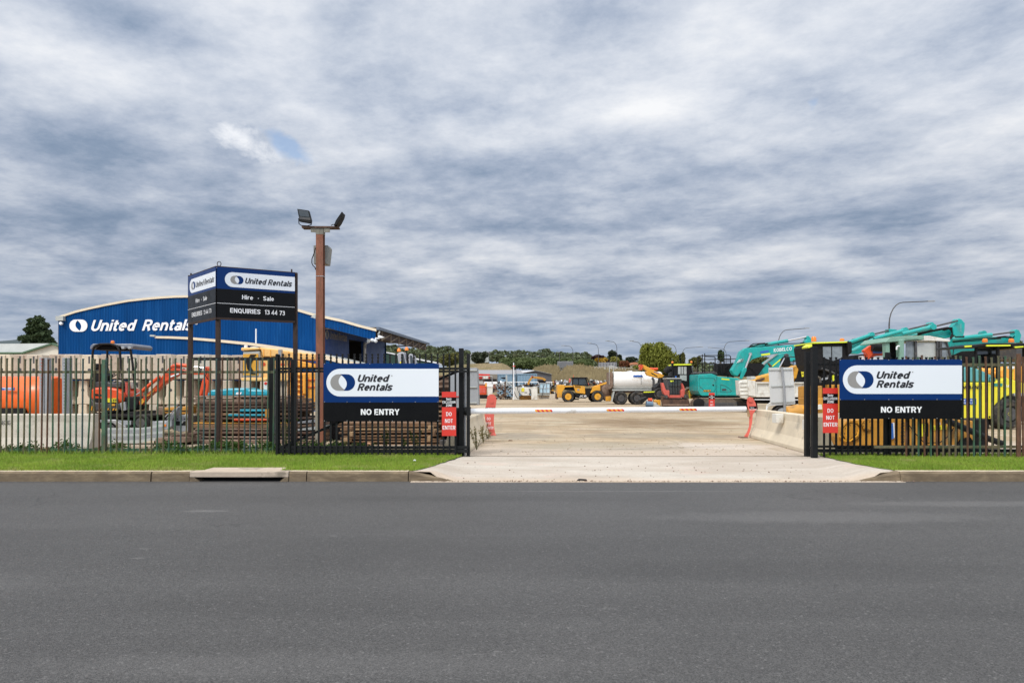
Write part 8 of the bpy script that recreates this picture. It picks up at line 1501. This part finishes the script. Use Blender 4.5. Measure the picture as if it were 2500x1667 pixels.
PG(11, [(1110, 1180), (1385, 1180), (1385, 1275), (1110, 1275)], D + .6, 1, 'shadow_bay', 'ocher', t); decal(t, 11, [(1158, 1005), (1222, 1005), (1222, 1088), (1158, 1088)], D - .01, 'lime'); decal(t, 11, [(1230, 1103), (1290, 1103), (1290, 1118), (1230, 1118)], D + .03, 'inkd'); rod(11, [(1350, 1025), (1360, 1120), (1340, 1160)], D - .05, .06, 'handle', 'dark', t)
rod(11, [(965, 900), (985, 1060), (1020, 1170), (1060, 1240), (1110, 1245), (1150, 1210), (1145, 1190)], D - .4, .035, 'hose', 'dark', t); rod(11, [(1055, 890), (1070, 1050), (1120, 1150), (1200, 1190)], D - .3, .03, 'hose', 'dark', t); PG(11, [(1180, 955), (1215, 955), (1215, 990), (1180, 990)], D + .2, .4, 'cap', 'white', t)
D = 77; t = T('mast_pole', 'white mast pole with a red band behind the fuel tank', 'pole', W(1254, 976, D)); rod(11, [(980, 1275), (980, 770)], D, .085, 'lower_mast', 'white', t, 10); rod(11, [(980, 770), (978, 425)], D, .06, 'upper_mast', 'white', t, 10); MB().ex(11, [(955, 495), (1015, 500), (1015, 515), (955, 515)], D - .08, .16).go('red_band', 'reds', t)
mb = MB()
for x in (955, 1030): mb.tube([Wz(11, (x, 560), D + .1), Wz(11, (x, 980), D + .1)], .03, 4)
mb.go('stay_cable', 'darkg', t)
mb = MB().ex(11, [(768, 855), (800, 855), (800, 1195), (765, 1195)], 79, .2); tag(mb.go('steel_post', 'rust'), 'dark brown steel post standing in the scrap pile', 'post')
D = 85; t = T('chemical_tank', 'pale blue white cube tank on a stand beside the fuel tank', 'tank', W(1329, 972, D)); PG(11, [(1575, 895), (1815, 900), (1810, 1125), (1580, 1120)], D, 1.6, 'tank', mat('pale_blue_plastic', (.45, .62, .72), .35, .15, .8), t, .06); mb = MB()
for x in (1578, 1655, 1735, 1810): mb.tube([Wz(11, (x, 893), D - .05), Wz(11, (x, 1125), D - .05)], .035, 5)
for y in (900, 1010, 1120): mb.tube([Wz(11, (1578, y), D - .05), Wz(11, (1812, y), D - .05)], .03, 5)
mb.go('cage', 'steel', t); PG(11, [(1530, 1145), (1830, 1150), (1830, 1172), (1530, 1165)], D - .2, 2, 'stand', 'galroof', t); PG(11, [(1545, 1170), (1820, 1172), (1820, 1270), (1545, 1270)], D + .3, 1.5, 'plinth', 'conc', t); rod(11, [(1690, 930), (1640, 1050), (1650, 1130), (1610, 1230)], D - .3, .03, 'hose', 'dark', t)
mb = MB().ex(11, [(1820, 1150), (1950, 1145), (1960, 1270), (1800, 1270)], 82, 1.2); tag(mb.go('concrete_block', 'conc', bevel=.05), 'low concrete block behind the telehandler tail', 'block')
D = 88; t = T('small_excavator', 'small ochre excavator with its thin arm arched over the clutter', 'excavator', W(1322, 965, D)); mb = MB()
for a, b_ in zip([(1310, 930), (1335, 850), (1400, 760), (1560, 775), (1650, 790)], [(1335, 850), (1400, 760), (1560, 775), (1650, 790), (1710, 830)]): mb.bar(Wz(11, a, D), Wz(11, b_, D), .28, .2)
mb.go('arm', 'ocher', t, bevel=.02); PG(11, [(1385, 730), (1430, 730), (1430, 770), (1385, 770)], D - .1, .3, 'knuckle', 'redp', t); PG(11, [(1540, 820), (1720, 830), (1720, 890), (1560, 880)], D, 1.3, 'body', 'dark', t, .05)
# scrap and racks: countable items along the far edge
r2 = random.Random(77)
def scrap(z, x0, x1, y0, y1, D, n, lab, nm='scrap_pile', cat='scrap', mats=('rust', 'rustl', 'dark', 'darkg', 'steelg', 'wood', 'galroof')):
    t = T(nm, lab, cat, Wz(z, ((x0 + x1) / 2, y1), D)); by = {}
    for i in range(n):
        x = r2.uniform(x0, x1); y = y1 - (y1 - y0) * r2.random() ** 1.3; m_ = r2.choice(mats); l_ = r2.uniform(.04, .25) * (x1 - x0); a = r2.uniform(-.5, .5) if r2.random() < .7 else r2.uniform(1.2, 1.8)
        by.setdefault(m_, MB()).bar(Wz(z, (x - l_ / 2 * math.cos(a), y - l_ / 2 * math.sin(a)), D + r2.random()), Wz(z, (x + l_ / 2 * math.cos(a), y + l_ / 2 * math.sin(a)), D + r2.random()), r2.uniform(.05, .22), r2.uniform(.05, .3))
    for m_, mb in by.items(): mb.go({'rust': 'rusty_scrap', 'rustl': 'pale_scrap', 'dark': 'black_scrap', 'darkg': 'grey_scrap', 'steelg': 'steel_scrap', 'wood': 'timber_scrap', 'galroof': 'zinc_scrap', 'redp': 'red_scrap', 'white': 'white_scrap', 'yel': 'yellow_scrap'}[m_], m_, t)
    return t
scrap(11, 500, 960, 960, 1270, 80, 90, 'tangled brown scrap steel pile between the white bin and the mast'); scrap(11, 560, 980, 880, 960, 84, 30, 'pale machine parts on top of the scrap pile', mats=('white', 'galroof', 'steelg', 'dark')); scrap(11, 1090, 1560, 915, 985, 92, 46, 'row of dark attachments behind the white fuel tank', 'attachment_row', 'attachments', ('dark', 'darkg', 'rust', 'steelg'))
scrap(11, 1780, 2000, 850, 1160, 86, 60, 'rack of yellow and grey parts left of the telehandler', 'parts_rack', 'rack', ('yel', 'dark', 'steelg', 'rust', 'galroof')); scrap(5, 100, 440, 850, 945, 78, 40, 'long rack of dark parts behind the telehandler tail', 'parts_rack', 'rack', ('dark', 'darkg', 'redp', 'white', 'rust', 'steelg')); scrap(5, 740, 1160, 850, 960, 76, 46, 'rack of dark and red parts between telehandler and tanker', 'parts_rack', 'rack', ('dark', 'darkg', 'redp', 'white', 'rust', 'galroof'))
mb = MB(); mb.tube([Wz(11, (480, 872), 95), Wz(11, (2000, 872), 95)], .05, 5)
for x in range(500, 2000, 150): mb.tube([Wz(11, (x, 872), 95), Wz(11, (x, 960), 95)], .04, 4)
tag(mb.go('pipe_fence', 'white'), 'thin white pipe fence in front of the blue grey containers', 'fence')
t = T('light_tower', 'pale lattice mast with a black camera arm in front of the left container', 'mast', W(1236, 975, 83)); PG(11, [(795, 710), (832, 710), (835, 930), (800, 930)], 83, .3, 'mast', 'galroof', t); PG(11, [(670, 765), (740, 760), (790, 755), (792, 800), (760, 805), (690, 785)], 82.9, .3, 'arm', 'dark', t, .03)
mb = MB()
for a, b_ in (((840, 880), (930, 960)), ((860, 870), (960, 1000)), ((800, 960), (880, 1060)), ((690, 930), (760, 880))): mb.tube([Wz(11, a, 81), Wz(11, b_, 81)], .05, 5)
tag(mb.go('stair_frame', 'galroof'), 'pale sloping frame between the brown post and the mast', 'frame')
# ---- weeds by the left barrier
def stalk_weed(label, x, y, h_px, D, seed, leaf='drystem', n=160):
    r_ = np.random.RandomState(seed); t = T('weed', label, 'plant', W(x, y, D)); s_ = D / F; base = W(x, y, D); mb = MB(); lob = []
    for i in range(6):
        top = base + Vector((r_.uniform(-.3, .3) * h_px * s_, r_.uniform(-.15, .15), h_px * s_ * r_.uniform(.55, 1.0))); midp = base.lerp(top, .5) + Vector((r_.uniform(-.03, .03), 0, 0)); mb.tube([base, midp, top], [.006, .005, .002], 4)
        for q in (.4, .6, .8, .95): p = base.lerp(top, q); lob.append((p.x, p.y, p.z, .035, .035, .05))
    mb.go('stem', L[leaf], t); V, Fq = leaves(r_, lob, n, .032, .1); o = npmesh('leaf_cluster', V, Fq, L[leaf], tuple(base)); o.location = (0, 0, 0); o.parent = t
stalk_weed('tall dry weed against the left concrete barrier nearest the gate post', 1164, 1098, 82, 15.1, 1, n=260); stalk_weed('shorter dry weed further along the left concrete barrier', 1180, 1082, 52, 16.6, 2, n=220); stalk_weed('small dry weed at the far foot of the left barrier', 1192, 1072, 28, 18.2, 3, n=120)
stalk_weed('tall thin green weed growing between the black gate end posts', 698, 1112, 95, 14.7, 4, 'weed', 160); stalk_weed('leafy weed climbing the left gate under the NO ENTRY words', 944, 1108, 75, 14.4, 5, 'weed', 220); stalk_weed('leafy weed behind the left gate near its right end', 1016, 1108, 62, 14.4, 6, 'weed', 180); stalk_weed('bright green weed low behind the left gate', 988, 1092, 22, 15, 7, 'weed', 120)
# ground growth at the foot of the right barrier
r_ = np.random.RandomState(61); lobes = [(6.55 + .1 * i + r_.uniform(-.1, .1), 14.9 + i * 1.0, .09, .14, .3, .04) for i in range(4)]; V, Fq = leaves(r_, lobes, 500, .05, .2); tag(npmesh('low_weeds', V, Fq, L['drystem'], (6.8, 16, 0)), 'dry debris along the foot of the right barrier', 'weeds', kind='stuff')
